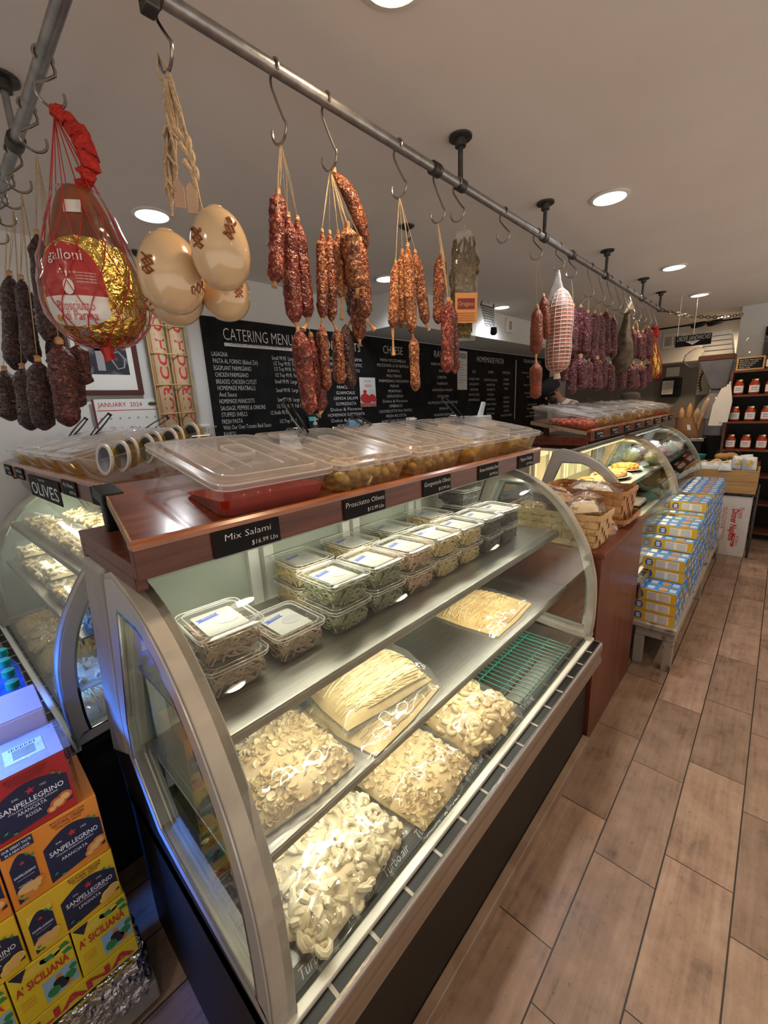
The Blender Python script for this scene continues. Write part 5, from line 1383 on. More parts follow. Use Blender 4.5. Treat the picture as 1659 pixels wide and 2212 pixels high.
def wt(s_, u, z, h_, w_, mi, al='C'): m.text(s_, M0, h_, w_, al, mi, off=.0, fn=lambda a, b: onham(u+a, z+b, .0125))
uc = -prr*.42
wt('galloni', uc, HL*.50, .024, prr*.66, 0)
for k in range(4): wt('prosciutto crudo stagionato', uc+prr*.34, HL*(.42-k*.018), .004, prr*.36, 0)
wt('* * * * *', uc, HL*.405, .010, prr*.34, 0)
wt('Prosciutto', uc+.004, HL*.205, .021, prr*.72, 1); wt('di Parma', uc+.012, HL*.150, .020, prr*.62, 1)
vs = [onham(uc+.011*math.cos(k*PI/8), HL*.34+.017*math.sin(k*PI/8), .0122) for k in range(16)]; m.add(vs, [tuple(range(16))], 0)
vs = [onham(uc-prr*.36+.007*math.cos(k*PI/8), HL*.165+.007*math.sin(k*PI/8), .0122) for k in range(16)]; m.add(vs, [tuple(range(16))], 2)
m.build('label_print', [W['label_white'], W['redink'], W['orgl']], t)
vs = [onham(u, z, .006) for u, z in ((-.030, HL*.80), (.006, HL*.81), (.006, HL*.89), (-.028, HL*.88))]
MB().add(vs, [(0, 1, 2, 3)]).build('white_tag', W['label_white'], t)
m = MB(); hp = Vector(hk)-pa
for k in range(11):
    for s_ in (1, -1):
        m.tube([S(.10+.89*(i/18), 2*PI*k/11+s_*1.15*(i/18)**1.3, .012) for i in range(19)], .0013, 4)
    m.tube([hp+Vector((0, 0, -.012)), S(.10, 2*PI*k/11, .012)], .0010, 4)
bt = pb-pa; m.tube([bt+Vector((0, 0, .012)), bt+Vector((0, 0, -.014)), bt+Vector((.004, 0, -.026))], [.022, .012, .016], 8)
m.build('red_netting', W['netred'], t)
m = MB(); pts = []
for k in range(22):
    f = k/21; c_ = hp.lerp(Vector((.012, -.010, -.01)), f)+(Vector((.03, -.03, 0))*math.sin(PI*min(1, f*1.05))); pts.append(c_+Vector((.004*math.cos(k*1.8), .004*math.sin(k*1.8), 0)))
m.tube(pts, [.010+.011*math.sin(PI*min(1, .1+k/24))+.004*math.sin(k*2.4) for k in range(22)], 9)
for q in m.v: q += Vector((noise.noise(q*120), noise.noise(q*120+Vector((7, 0, 0))), noise.noise(q*120+Vector((0, 7, 0)))))*.006
m.build('netting_twist', W['redrope'], t)
m = MB(); m.loft([[S(.02+.96*i/20, 2*PI*j/24, .0165+.006*noise.noise(Vector((i*.6, j*.9, 2)))) for j in range(24)] for i in range(21)]); m.build('shrink_film', W['hamfilm'], t, ang=80)

# ---- dark sausages on the left pipe
LH = []
for i, (tp, bt_) in enumerate([((0.365,1.541,2.411), (0.365,1.616,2.317)), ((0.365,1.801,2.410), (0.365,1.751,2.309)), ((0.365,1.964,2.410), (0.365,1.920,2.316)), ((0.365,2.129,2.410), (0.365,2.076,2.312)), ((0.365,2.331,2.421), (0.365,2.282,2.309))]):
    LH.append(lh(tp, bt_, 'hook on the left pipe, %s behind the foil wrapped ham' % ordn(i)))
GL = 'dark sausages on the left pipe'
LEFTS = [
 ('dark sausage with a pale string end, highest on the left pipe', (0.343,1.660,2.158), (0.311,1.660,1.859), 0.0247, 0),
 ('long dark sausage beside the foil wrapped ham in the upper row', (0.306,1.800,2.064), (0.286,1.800,1.813), 0.0250, 1),
 ('long dark sausage with a red tie, leftmost of the upper row', (0.295,1.900,2.094), (0.251,1.900,1.799), 0.0305, 2),
 ('dark sausage partly hidden behind the foil wrapped ham', (0.371,1.780,2.019), (0.342,1.780,1.806), 0.0257, 0),
 ('plump dark sausage low in the middle of the left pipe', (0.290,1.740,1.814), (0.265,1.740,1.600), 0.0338, 1),
 ('plump red brown sausage below the foil wrapped ham', (0.335,1.640,1.856), (0.314,1.640,1.608), 0.0372, 0),
 ('red brown sausage at the right of the lower row by the framed picture', (0.400,1.720,1.867), (0.395,1.720,1.740), 0.0291, 0),
 ('dark sausage low at the left, third from the picture edge', (0.264,1.860,1.803), (0.248,1.860,1.601), 0.0309, 2),
 ('dark sausage low at the left edge of the picture', (0.234,2.000,1.808), (0.217,2.000,1.636), 0.0308, 3),
 ('narrow dark sausage behind the plump red brown one', (0.356,1.880,1.816), (0.330,1.880,1.636), 0.0244, 1),
 ('small dark sausage behind the lower row beside the calendar', (0.393,1.800,1.794), (0.386,1.800,1.671), 0.0256, 0),
]
for i, (lb, a, b, r_, h_) in enumerate(LEFTS):
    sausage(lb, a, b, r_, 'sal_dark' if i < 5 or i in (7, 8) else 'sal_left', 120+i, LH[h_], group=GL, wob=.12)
# ------------------------------------------------------------------ drink cartons on the foil pallet, left foreground
YF = 1.10
def drink_carton(label, x0, x1, z0, z1, yd, main, flav, fruit, full=True, side=None):
    t = thing('drink_carton', label, 'drink carton', (x0, YF, z0), group='stacked cartons of fruit soda')
    w, h = x1-x0, z1-z0
    MB().box(0, w, 0, yd, 0, h-.001).build('carton', main, t, bevel=.002)
    m = MB(); y = -.0006
    def rect(a, b, c, d, mi, k=0): m.add([(a, y-k, c), (b, y-k, c), (b, y-k, d), (a, y-k, d)], [(0, 1, 2, 3)], mi)
    def panel(px, pw, big):
        n = 9; top = [(px+pw*i/n, h*.62+h*.17*math.sin(PI*i/n)) for i in range(n+1)]
        pts = [(px, h*.06), (px+pw, h*.16)]+top[::-1]
        m.add([(a, y-.0004, b) for a, b in pts], [tuple(range(len(pts)))], 0)
        cx = px+pw*.5
        st = [(cx+(.0095 if i % 2 == 0 else .004)*(1 if big else .6)*math.sin(i*PI/5), h*.645+(.0095 if i % 2 == 0 else .004)*(1 if big else .6)*math.cos(i*PI/5)) for i in range(10)]
        m.add([(a, y-.0010, b) for a, b in st], [tuple(range(10))], 1)
        m.text('SANPELLEGRINO', FW(cx, y-.0012, h*.46), .0125 if big else .006, pw*.86, 'C', 2, off=.012)
        m.text('ITALIAN SPARKLING DRINKS', FW(cx, y-.0012, h*.41), .0045 if big else .002, pw*.66, 'C', 2)
        if big:
            m.text('DAL', FW(cx-.026, y-.0012, h*.60), .005, None, 'C', 2); m.text('1932', FW(cx+.022, y-.0012, h*.63), .005, None, 'C', 2)
        fl = flav.split()
        for i, s in enumerate(fl): m.text(s, FW(cx-.004, y-.0012, h*(.31 if len(fl) < 2 else .335)-i*.0135), .0085 if big else .004, None, 'C', 2, sq=.75)
        for k, (a, b, r_) in enumerate(((.80, .22, .016), (.90, .27, .014), (.70, .17, .010))):
            r_ *= 1 if big else .7
            vs = [(px+pw*a+r_*math.cos(j*PI/8), y-.0014-k*.0003, h*b+r_*math.sin(j*PI/8)*.9) for j in range(16)]; m.add(vs, [tuple(range(16))], 3)
            vs = [(px+pw*a+r_*.62*math.cos(j*PI/8), y-.0026-k*.0003, h*b+r_*.62*math.sin(j*PI/8)*.9) for j in range(16)]; m.add(vs, [tuple(range(16))], 5)
        for a, b, an in ((.06, .16, .7), (.16, .12, -.4), (.86, .72, 2.4), (.90, .66, 1.2)):
            c_, s_ = math.cos(an), math.sin(an); L_ = .011
            pts = [(0, 0), (L_*.5, L_*.28), (L_, 0), (L_*.5, -L_*.28)]
            m.add([(px+pw*a+p*c_-q*s_, y-.0032, h*b+p*s_+q*c_) for p, q in pts], [(0, 1, 2, 3)], 4)
    cw = w*.36 if full else 0
    if full:
        # the side with a can on a cut fruit
        a0 = w*.06; aw = w*.24
        rect(a0, a0+aw, h*.28, h*.80, 3, .0002)
        panel(a0, aw, False)
        m.add([(a0+aw*.5+aw*.52*math.cos(j*PI/10), y-.0012, h*.20+.018*math.sin(j*PI/10)) for j in range(20)], [tuple(range(20))], 3)
        m.add([(a0+aw*.5+aw*.46*math.cos(j*PI/10), y-.0024, h*.25+.012*math.sin(j*PI/10)) for j in range(20)], [tuple(range(20))], 5)
        rect(0, .001, 0, h, 0, .0002)
    panel(w*.38 if full else w*.04, w*.60 if full else w*.92, True)
    cx = (w*.68 if full else w*.5)
    m.text('MADE WITH INGREDIENTS FROM', FW(cx, y-.0012, h*.925), .0052, w*.36 if full else w*.5, 'C', 6, off=.01)
    m.text('NATURAL ORIGIN', FW(cx, y-.0012, h*.865), .0080, w*.34 if full else w*.48, 'C', 6, off=.015)
    m.text('ITALIAN FRUIT', FW(cx, y-.0012, h*.815), .0060, w*.28 if full else w*.4, 'C', 6, off=.01)
    if full and side:
        rect(w*.03, w*.33, h*.83, h*.98, 0, .0006)
        m.text('OUR GREAT TASTE', FW(w*.18, y-.0012, h*.915), .0065, w*.27, 'C', 2, off=.01); m.text('IN A NEW LOOK', FW(w*.18, y-.0012, h*.85), .0065, w*.23, 'C', 2, off=.01)
    m.build('printed_front', [CN['navy'], W['redink'], W['paper'], fruit, W['greenink'], CN['flesh'], CN['print']], t)
    return t
CN = {'navy': pm('navy_print', (.018, .022, .05), .4), 'red': pm('red_carton', (.42, .022, .025), .4), 'orange': pm('orange_carton', (.78, .26, .03), .4), 'yellow': pm('yellow_soda_carton', (.80, .50, .025), .4), 'lemon': pm('lemon_carton', (.80, .62, .03), .4),
      'fo': pm('orange_fruit', (.75, .25, .03), .45), 'fr': pm('blood_orange', (.60, .14, .04), .45), 'fy': pm('lemon_fruit', (.80, .60, .08), .45), 'flesh': pm('citrus_flesh', (.80, .45, .14), .45), 'print': pm('small_print', (.20, .03, .02), .5), 'wtop': pm('pale_carton_top', (.46, .38, .42), .45)}
drink_carton('yellow lemon soda carton under the orange ones, at the right end of its layer', -.083, .103, .424, .574, .19, CN['yellow'], 'LIMONATA', CN['fy'])
drink_carton('orange soda carton in the middle layer of the stack, at its right end', -.083, .100, .576, .746, .19, CN['orange'], 'ARANCIATA', CN['fo'], side=True)
drink_carton('yellow lemon soda carton at the left edge of the picture', -.272, -.086, .424, .574, .19, CN['yellow'], 'LIMONATA', CN['fy'])
drink_carton('orange soda carton at the left edge of the picture', -.272, -.086, .576, .746, .19, CN['orange'], 'ARANCIATA', CN['fo'])
rc = drink_carton('red blood orange soda carton on top of the stack, at the front', -.076, .066, .748, .900, .13, CN['red'], 'ARANCIATA ROSSA', CN['fr'], False)
drink_carton('red soda carton on top of the stack at the left edge of the picture', -.236, -.079, .748, .900, .13, CN['red'], 'ARANCIATA ROSSA', CN['fr'], False)
t = thing('drink_carton', 'pale topped red soda carton behind the front red one, with shrink wrap', 'drink carton', (-.09, YF+.135, .748), group='stacked cartons of fruit soda')
MB().box(0, .150, 0, .14, 0, .20).build('carton', CN['wtop'], t, bevel=.004)
MB().box(.002, .148, .002, .138, .2005, .2015).build('carton_top', CN['wtop'], t)
t2 = rc
MB().box(.0, .142, .0, .130, .1525, .1535).build('carton_top', CN['wtop'], rc)
lb = MB().box(.045, .115, .035, .095, .1540, .1545, 0)
for k in range(6): lb.box(.060, .100, .045+k*.006, .048+k*.006, .1546, .1549, 1)
for k in range(12): lb.box(.056+k*.004, .0575+k*.004+.001*(k % 2), .082, .092, .1546, .1549, 1)
lb.build('shipping_label', [W['paper'], W['darkink']], rc)
m = MB().box(-.004, .153, -.004, .134, .150, .1565)
for q in m.v: q += Vector((0, 0, .003*noise.noise(q*60)))
m2 = MB(); n = 10
vs = [(-.004+.160*i/n, -.003+.14*j/n, .1560+.003*noise.noise(Vector((i*.9, j*.9, 1)))) for j in range(n+1) for i in range(n+1)]
m2.add(vs, [(j*(n+1)+i, j*(n+1)+i+1, (j+1)*(n+1)+i+1, (j+1)*(n+1)+i) for j in range(n) for i in range(n)], 0, True)
vs = [(.0675+.004+.004*noise.noise(Vector((i*.9, j*.9, 4))), -.002+.14*i/n, .155*j/n) for j in range(n+1) for i in range(n+1)]
for q in range(len(vs)): vs[q] = (vs[q][0]+.0815, vs[q][1], vs[q][2])
m2.add(vs, [(j*(n+1)+i, j*(n+1)+i+1, (j+1)*(n+1)+i+1, (j+1)*(n+1)+i) for j in range(n) for i in range(n)], 0, True)
m2.build('shrink_wrap', W['cello'], rc)
# lemon soda multipacks
def lemon_pack(label, x0, x1, z0, z1, big=False):
    t = thing('drink_carton', label, 'drink carton', (x0, YF, z0), group='stacked cartons of fruit soda')
    w, h = x1-x0, z1-z0; y = -.0008
    MB().box(0, w, 0, .19, 0, h-.001).build('carton', CN['lemon'], t, bevel=.002)
    m = MB()
    if big:
        m.text('SICILIANA', FW(w*.5, y-.001, h*.22), h*.52, w*.94, 'C', 1, off=.03)
    else:
        m.add([(w*.02, y, h*.99), (w*.30, y, h*.99), (w*.18, y, h*.80)], [(0, 1, 2)], 2)
        for a, b, r_ in ((.42, .90, .017), (.66, .93, .015), (.82, .86, .013)):
            m.add([(w*a+r_*1.4*math.cos(j*PI/8), y-.0005, h*b+r_*.75*math.sin(j*PI/8)-.006) for j in range(16)], [tuple(range(16))], 3)
        for a, b in ((.55, .90), (.80, .93), (.82, .80)): m.add([(w*a, y-.0012, h*b), (w*a+.014, y-.0012, h*b+.004), (w*a+.020, y-.0012, h*b-.010), (w*a+.004, y-.0012, h*b-.010)], [(0, 1, 2, 3)], 4)
        m.text('A\' SICILIANA', FW(w*.48, y-.0014, h*.58), h*.15, w*.84, 'C', 1, off=.02)
        m.add([(w*.42, y, h*.10), (w*.97, y, h*.12), (w*.97, y, h*.52), (w*.42, y, h*.50)], [(0, 1, 2, 3)], 5)
        for a, b, r_, mi in ((.66, .33, .011, 6), (.72, .24, .012, 2), (.56, .22, .013, 4), (.85, .30, .012, 4), (.78, .20, .010, 7), (.92, .42, .008, 4), (.68, .43, .006, 7)):
            m.add([(w*a+r_*math.cos(j*PI/5), y-.0006-r_*.03, h*b+r_*math.sin(j*PI/5)) for j in range(10)], [tuple(range(10))], mi)
        for k in range(3): m.text(['BEVANDA', 'AL LIMONE', 'DI SICILIA'][k], FW(w*.08, y-.001, h*.40-k*.010), .006, w*.22, 'L', 7)
    m.build('printed_front', [W['paper'], W['redink'], CN['navy'], CN['fy'], W['greenink'], pm('sky_print', (.30, .50, .70), .5), W['hair'], CN['fo']], t)
lemon_pack('yellow lemon soda pack with a painted farm scene, right half of its layer', -.010, .107, .268, .422)
lemon_pack('yellow lemon soda pack with a painted farm scene, left half of its layer', -.130, -.013, .268, .422)
lemon_pack('yellow lemon soda pack at the left edge of the picture', -.250, -.133, .268, .422)
lemon_pack('long yellow carton with very big red letters at the bottom of the soda stack', -.25, .107, .215, .2665, True)
t = thing('foil_wrapped_pallet', 'low pallet wrapped in crumpled silver foil under the soda cartons', 'pallet', (0, 0, 0))
m = MB(); loop = rrect(-.30, .120, YF-.018, YF+.22, .03, 3); loop = [loop[i] for i in range(len(loop))]
pl = []
for i in range(len(loop)):
    a, b = Vector(loop[i]), Vector(loop[(i+1) % len(loop)]); k_ = max(1, int((b-a).length/.012))
    pl += [a.lerp(b, j/k_) for j in range(k_)]
rings = []
for i in range(13):
    z = .075+.138*i/12
    rings.append([(p.x+.010*noise.noise(Vector((p.x*50, p.y*50, z*50))), p.y+.012*noise.noise(Vector((p.x*50+9, p.y*50, z*50))), z+.008*noise.noise(Vector((p.x*30, p.y*30, i*.0)))*(i < 2)) for p in pl])
m.loft(rings, smooth=False); m.build('foil_skirt', W['silver'], t)
MB().box(-.29, .128, YF-.012, YF+.215, .015, .085).build('pallet_board', pm('scuffed_white_block', (.30, .28, .26), .7, col2=(.42, .40, .37), sc=14), t, bevel=.006)
MB().box(-.28, .10, YF+.01, YF+.20, 0, .0145).build('pallet_foot', W['black'], t)
# water bottles behind the stack
t = thing('plastic_crate', 'dark crate under the water bottles at the left', 'crate', (-.10, 1.66, 0))
MB().box(-.16, .15, -.24, .24, 0, .70).build('crate_body', W['blackpl'], t, bevel=.01)
pb_ = None
for i in range(8):
    p = (-.03+.072*(i % 2)-.02, 1.47+.082*(i//2), .7015)
    if pb_ is None:
        t = thing('water_bottle', 'green capped water bottle', 'bottle', p)
        MB().lathe([(.030, 0), (.034, .01), (.034, .13), (.030, .17), (.013, .205), (.013, .215)], 14).build('bottle_body', W['water'], t)
        MB().lathe([(.0155, .213), (.0155, .232), (.012, .234)], 12).build('screw_cap', W['greencap'], t)
        MB().lathe([(.0345, .05), (.0345, .11)], 14, cap=False).build('label', W['blueink'], t); pb_ = t; o = t
    else: o = dup(pb_, p)
    o['label'] = 'green capped water bottle standing in the blue light at the left edge'; o['category'] = 'bottle'; o['group'] = 'water bottles behind the soda stack'

# ------------------------------------------------------------------ chalkboard menu on the back wall
BX0, BX1, BZ0, BZ1, YB = 1.43, 7.40, 1.10, 2.29, 2.985
t = thing('menu_chalkboard', 'long black menu chalkboard with white lettering along the back wall', 'menu board', (BX0, YB, BZ0))
MB().box(0, BX1-BX0, 0, .012, 0, BZ1-BZ0).build('board', W['board'], t)
m = MB()
def bt(s, P, h, w=None, al='C', off=0.0): m.text(s, FW(P[0]-BX0, -.0012, P[2]-BZ0), h, w, al, 0, off=off)
def row(s, a, b, h=None):
    bt(s, a, (h or .032), abs(b[0]-a[0]), 'L', -.010)
bt('CATERING MENU', (1.578,2.985,2.144), 0.0835, .60, 'L', -.012)
row('LASAGNA', (1.476,2.985,2.030), (1.597,2.985,2.033)); row('PASTA AL FORNO (Baked Ziti)', (1.479,2.985,1.984), (1.834,2.985,1.982)); row('EGGPLANT PARMIGIANO', (1.479,2.985,1.937), (1.773,2.985,1.936))
row('CHICKEN PARMIGIANO', (1.482,2.985,1.891), (1.743,2.985,1.886)); row('BREADED CHICKEN CUTLET', (1.482,2.985,1.843), (1.807,2.985,1.839)); row('HOMEMADE MEATBALLS', (1.486,2.985,1.799), (1.789,2.985,1.792))
row('And Sauce', (1.493,2.985,1.754), (1.629,2.985,1.749)); row('HOMEMADE MANICOTTI', (1.486,2.985,1.706), (1.768,2.985,1.699)); row('SAUSAGE, PEPPERS & ONIONS', (1.490,2.985,1.657), (1.860,2.985,1.655))
row('STUFFED SHELLS', (1.490,2.985,1.611), (1.696,2.985,1.598)); row('FRESH PASTA', (1.486,2.985,1.562), (1.651,2.985,1.556)); row('With Our Own Tomato Basil Sauce', (1.491,2.985,1.519), (1.892,2.985,1.510)); row('RAVIOLI', (1.488,2.985,1.472), (1.582,2.985,1.465)); row('Cheese, Mushroom or Spinach', (1.489,2.985,1.435), (1.842,2.985,1.422))
SM, TR = 'Small 99.95  Large 169.95', '1/2 Tray 99.95  Full 179.95'
for s, P in ((SM, (1.962,2.985,2.028)), (TR, (1.969,2.985,1.987)), (TR, (1.972,2.985,1.946)), (TR, (1.975,2.985,1.900)), (SM, (1.969,2.985,1.851)), (SM, (1.973,2.985,1.784)), (SM, (1.977,2.985,1.709)), (TR, (1.962,2.985,1.659)), ('12 Shells 95.95', (1.896,2.985,1.611)), ('1/2 Tray 79.95', (1.974,2.985,1.541)), ('Doz. 39.95', (2.036,2.985,1.467))): bt(s, P, .030, .30 if len(s) > 16 else .17, 'L', -.010)
def colm(title, T, h, rows, P0, P1, rh=.028, wmax=.52):
    bt(title, T, h, .0058*len(title)*h/.01 if 0 else None, 'C', -.012)
    for i, s in enumerate(rows):
        f = i/max(1, len(rows)-1)
        if s: bt(s, (P0[0]+(P1[0]-P0[0])*f, 0, P0[2]+(P1[2]-P0[2])*f), rh, min(wmax, .0235*len(s)+.02), 'C', -.010)
colm('COLD CUTS', (2.685,2.985,2.141), .075, ['PROSCIUTTO DI PARMA', 'PROSCIUTTO DOMESTIC', 'PROSCIUTTO COTTO', 'SPECK', 'COPPA', 'PANCETTA', 'GUANCIALE', 'GENOA SALAMI', 'SOPRESSATA', 'Dolce & Piccante', 'HOMEMADE SOPRESSATA', 'Dolce & Piccante', 'MORTADELLA', 'BRESAOLA'], (2.716,2.985,2.056), (2.716,2.985,1.418))
colm('CHEESE', (3.400,2.985,2.149), .075, ['FRESH MOZZARELLA', 'MOZZARELLA DI BUFALA', 'BURRATA', 'MOLITERNO', 'PARMIGIANO REGGIANO', 'PIAVE', 'MONTASIO', 'GORGONZOLA', 'Dolce & Piccante', 'UMBRIACO', 'CACIORICOTTA With TRUFFLE', 'FRESH RICOTTA', 'AURICCHIO PROVOLONE'], (3.396,2.985,2.073), (3.418,2.985,1.475))
colm('RAVIOLI', (4.261,2.985,2.156), .075, ['FRESH MOZZARELLA', 'MEAT', 'LOBSTER', 'MUSHROOM', 'GORGONZOLA WALNUT', 'SHORT RIB', 'FIG PROSCIUTTO MASCARPONE', 'SPINACH', 'ROASTED EGGPLANT', 'GNOCCHI'], (4.240,2.985,2.069), (4.293,2.985,1.428), wmax=.62)
colm('HOMEMADE PASTA', (5.394,2.985,2.148), .07, [], (0, 0, 0), (0, 0, 0))
colm('FLAT', (4.967,2.985,2.006), .034, ['ANGEL HAIR', 'SPAGHETTI', 'LINGUINE', 'FETTUCCINE', 'PAPPARDELLE'], (4.968,2.985,1.920), (4.971,2.985,1.659))
colm('SHAPES', (5.398,2.985,2.011), .036, ['CRESTE DI GALLO', 'RADIATORE', 'TROMBETTE', 'FUSILLI', 'GARGANELLI', 'JUMBO WHEELS', 'CAVATELLI', 'RIGATONI', 'ZITI'], (5.401,2.985,1.914), (5.417,2.985,1.400))
colm('TORTELLINI', (5.838,2.985,2.015), .036, ['CHEESE', 'CHICKEN', 'VEAL', '', 'GNOCCHI', 'SPINACH', 'RICOTTA', 'POTATO', 'ROASTED GARLIC'], (5.842,2.985,1.926), (5.882,2.985,1.423), .03)
colm('ITALIAN SANDWICHES', (6.705,2.985,2.196), .05, ['PARMA', 'Prosciutto, Fresh Mozzarella, Tomato', 'Basil, Olive Oil', 'MILANO', 'Salami, Provolone, Peppers', 'DELUXE', 'Breaded Cutlet, Arugula', 'Lemon, Parmigiano', '', 'HOT SANDWICHES', 'Meatball, Sausage', 'Eggplant', '*ALL SANDWICHES 14.95'], (6.714,2.985,2.099), (6.781,2.985,1.376), .026, .75)
a_ = (6.145,2.985,2.218); b_ = (6.201,2.985,1.368)
m.box(a_[0]-BX0-.01, a_[0]-BX0+.01, -.0014, -.0008, b_[2]-BZ0, a_[2]-BZ0)
m.build('chalk_lettering', W['chalk'], t)
a_ = (1.582,2.985,2.126); b_ = (2.176,2.985,2.109)
m = MB().box(a_[0]-BX0, b_[0]-BX0+.02, -.0016, -.0005, b_[2]-BZ0-.006, a_[2]-BZ0, 0); m.text('ORDER 24 HOURS IN ADVANCE', FW(a_[0]-BX0+.04, -.0022, b_[2]-BZ0+.004), .026, .52, 'L', 1); m.build('banner', [W['chalk'], W['darkink']], t)
def notice(name, label, P0, P1, y, cat, mats, fn):
    t = thing(name, label, cat, (P0[0], y, P1[2])); w_, h_ = P1[0]-P0[0], P0[2]-P1[2]
    m = MB().box(0, w_, 0, .002, 0, h_, 0); fn(m, w_, h_); m.build('printed_sheet', mats, t)
def f1(m, w_, h_):
    m.text('SALUMI', FW(w_*.5, -.001, h_*.85), h_*.05, w_*.4, 'C', 1)
    for k in range(2): m.box(w_*.3, w_*.75, -.001, 0, h_*(.74-.05*k), h_*(.755-.05*k), 2)
    for k in range(3): m.box(w_*.55, w_*.92, -.001, 0, h_*(.56-.06*k), h_*(.568-.06*k), 1)
    for a, b, r_ in ((.30, .30, .30), (.75, .30, .24), (.30, .52, .12), (.5, .22, .2), (.88, .24, .16)): m.add([(w_*a+w_*r_*math.cos(j*PI/7), -.001-.0002*r_, h_*b+w_*r_*.7*math.sin(j*PI/7)) for j in range(14)], [tuple(range(14))], 2)
    m.box(0, w_, -.0015, 0, 0, h_*.14, 3); m.text('SALE', FW(w_*.5, -.002, h_*.04), h_*.05, w_*.3, 'C', 1)
notice('paper_notice', 'white flyer with red meat pictures pinned to the chalkboard', (2.898,2.980,1.914), (3.113,2.980,1.640), 2.980, 'flyer', [W['paper'], W['blueink'], W['redink'], W['pork']], f1)
def f2(m, w_, h_):
    m.box(w_*.1, w_*.9, -.001, 0, h_*.80, h_*.95, 1)
    for k in range(9): m.box(w_*.1, w_*(.6+.3*(k % 2)), -.001, 0, h_*(.70-.065*k), h_*(.715-.065*k), 1)
notice('paper_notice', 'tall white printed sheet on the chalkboard beside the pasta list', (4.574,2.980,2.256), (4.793,2.980,1.799), 2.980, 'notice', [W['paper'], W['papergrey']], f2)

# ------------------------------------------------------------------ left part of the back wall
px0, px1 = .62, .995
t = thing('framed_photo', 'black and white photo in a maroon frame on the back wall', 'framed picture', (px0, 2.97, (0.961,2.970,1.771)[2]))
fh = .52; fw_ = px1-px0
MB().ring([(0, 0), (fw_, 0), (fw_, fh), (0, fh)], [(.03, .03), (fw_-.03, .03), (fw_-.03, fh-.03), (.03, fh-.03)], XZ, 0, .022).build('frame', W['maroonw'] if 'maroonw' in W else pm('maroon_wood', (.075, .018, .015), .4), t, bevel=.003)
MB().box(.03, fw_-.03, .010, .018, .03, fh-.03).build('mat_board', W['paper'], t)
m = MB().box(.075, fw_-.06, .0085, .0098, .12, fh-.10, 0)
m.box(.15, .19, .0078, .0084, .14, .27, 1).box(.14, .21, .0078, .0084, .25, .30, 2)
m.tube([(.23, .008, .20), (.255, .008, .15), (.29, .008, .16), (.30, .008, .21), (.27, .008, .25), (.24, .008, .24), (.23, .008, .2)], .005, 5, 1)
m.build('photograph', [W['photo'], W['papergrey'], W['darkink']], t)
cz1 = (0.700,2.975,1.748)[2]; cx0_ = .70
t = thing('wall_calendar', 'white january wall calendar below the framed photo', 'calendar', (cx0_, 2.975, cz1-.42))
MB().box(0, .40, 0, .004, 0, .42).build('page', W['paper'], t)
m = MB(); m.text('JANUARY  2024', FW(.03, -.001, .375), .026, .24, 'L', 0)
m.box(.02, .39, -.001, 0, .352, .356, 0).box(.0, .012, -.001, 0, .10, .42, 1)
m.add([(.33+.026*math.cos(j*PI/8), -.001, .388+.013*math.sin(j*PI/8)) for j in range(16)], [tuple(range(16))], 2); m.add([(.33+.018*math.cos(j*PI/8), -.0016, .388+.007*math.sin(j*PI/8)) for j in range(16)], [tuple(range(16))], 1)
for k in range(5):
    for j in range(7): m.box(.03+j*.05, .04+j*.05, -.001, 0, .30-k*.06, .312-k*.06, 3)
m.build('calendar_print', [W['redink'], W['maroon'], W['greenink'], W['papergrey']], t)
W['logpaper'] = pm('printed_log_paper', (.50, .36, .20), .5, col2=(.58, .44, .27), sc=6)
for i, (x, lb) in enumerate(((1.098, 'long wrapped provolone log with red lettering, the left one of the roped pair'), (1.212, 'long wrapped provolone log with red lettering, the right one of the roped pair'))):
    zb_, zt_ = 1.46, 2.36; r_ = .054
    t = thing('provolone_log', lb, 'cheese log', (x, 2.915, zb_))
    MB().lathe([(.02, 0), (r_*.9, .004), (r_, .02), (r_, zt_-zb_-.02), (r_*.9, zt_-zb_-.004), (.02, zt_-zb_)], 28).build('wrapper', W['logpaper'], t)
    m = MB()
    fn = lambda a, b: ((r_+.0012)*math.sin((-b)/r_), -(r_+.0012)*math.cos((-b)/r_), a)
    m.text('AURICCHIO', Matrix.Identity(4), .052, .64, 'L', 0, off=.02, fn=lambda a, b: fn(a+.13, b-.026))
    for s_ in (-.052, .050): m.add([fn(z, s_+d) for z in (.01, .89) for d in (0, .004)], [(0, 1, 3, 2)], 1 if s_ > 0 else 2)
    m.build('printed_lettering', [W['redink'], W['redink'], W['greenink']], t)
t = thing('binding_rope', 'yellow rope lashed round the pair of provolone logs and up to a ceiling hook', 'rope', (1.155, 2.915, 1.46))
m = MB()
for z in (.03, .19, .36, .55, .72, .86):
    pts = []
    for k in range(32):
        a = 2*PI*k/32; ex = .057+.0565; c_ = max(-.0565, min(.0565, ex*math.cos(a)))
        pts.append((c_+.058*math.cos(a), .059*math.sin(a), z+.006*math.sin(a+z*9)))
    m.tube(pts, .0042, 6, closed=True)
for x in (-.118, -.0, .118): m.tube([(x, -.02 if x else -.035, .02), (x, -.02 if x else -.035, .88)], .0040, 6)
m.tube([(-.11, 0, .88), (-.10, .005, 1.06), (-.06, .0, .89)], .0045, 6)
m.build('rope_lashing', pm('yellow_rope', (.55, .36, .13), .7), t)
def ceiling_hook(label, x, y, dz):
    t = thing('ceiling_hook', label, 'hook', (x, y, CEIL))
    MB().lathe([(.004, -.03), (.012, -.02), (.040, -.006), (.042, -.0005)], 16).build('plate', W['darkst'], t)
    MB().tube([(0, 0, -.02), (0, 0, -dz), (.015, 0, -dz-.02), (.03, 0, -dz)], .004, 6).build('hook_wire', W['darkst'], t)
ceiling_hook('dark ceiling hook above the provolone logs', 1.06, 2.90, .05)
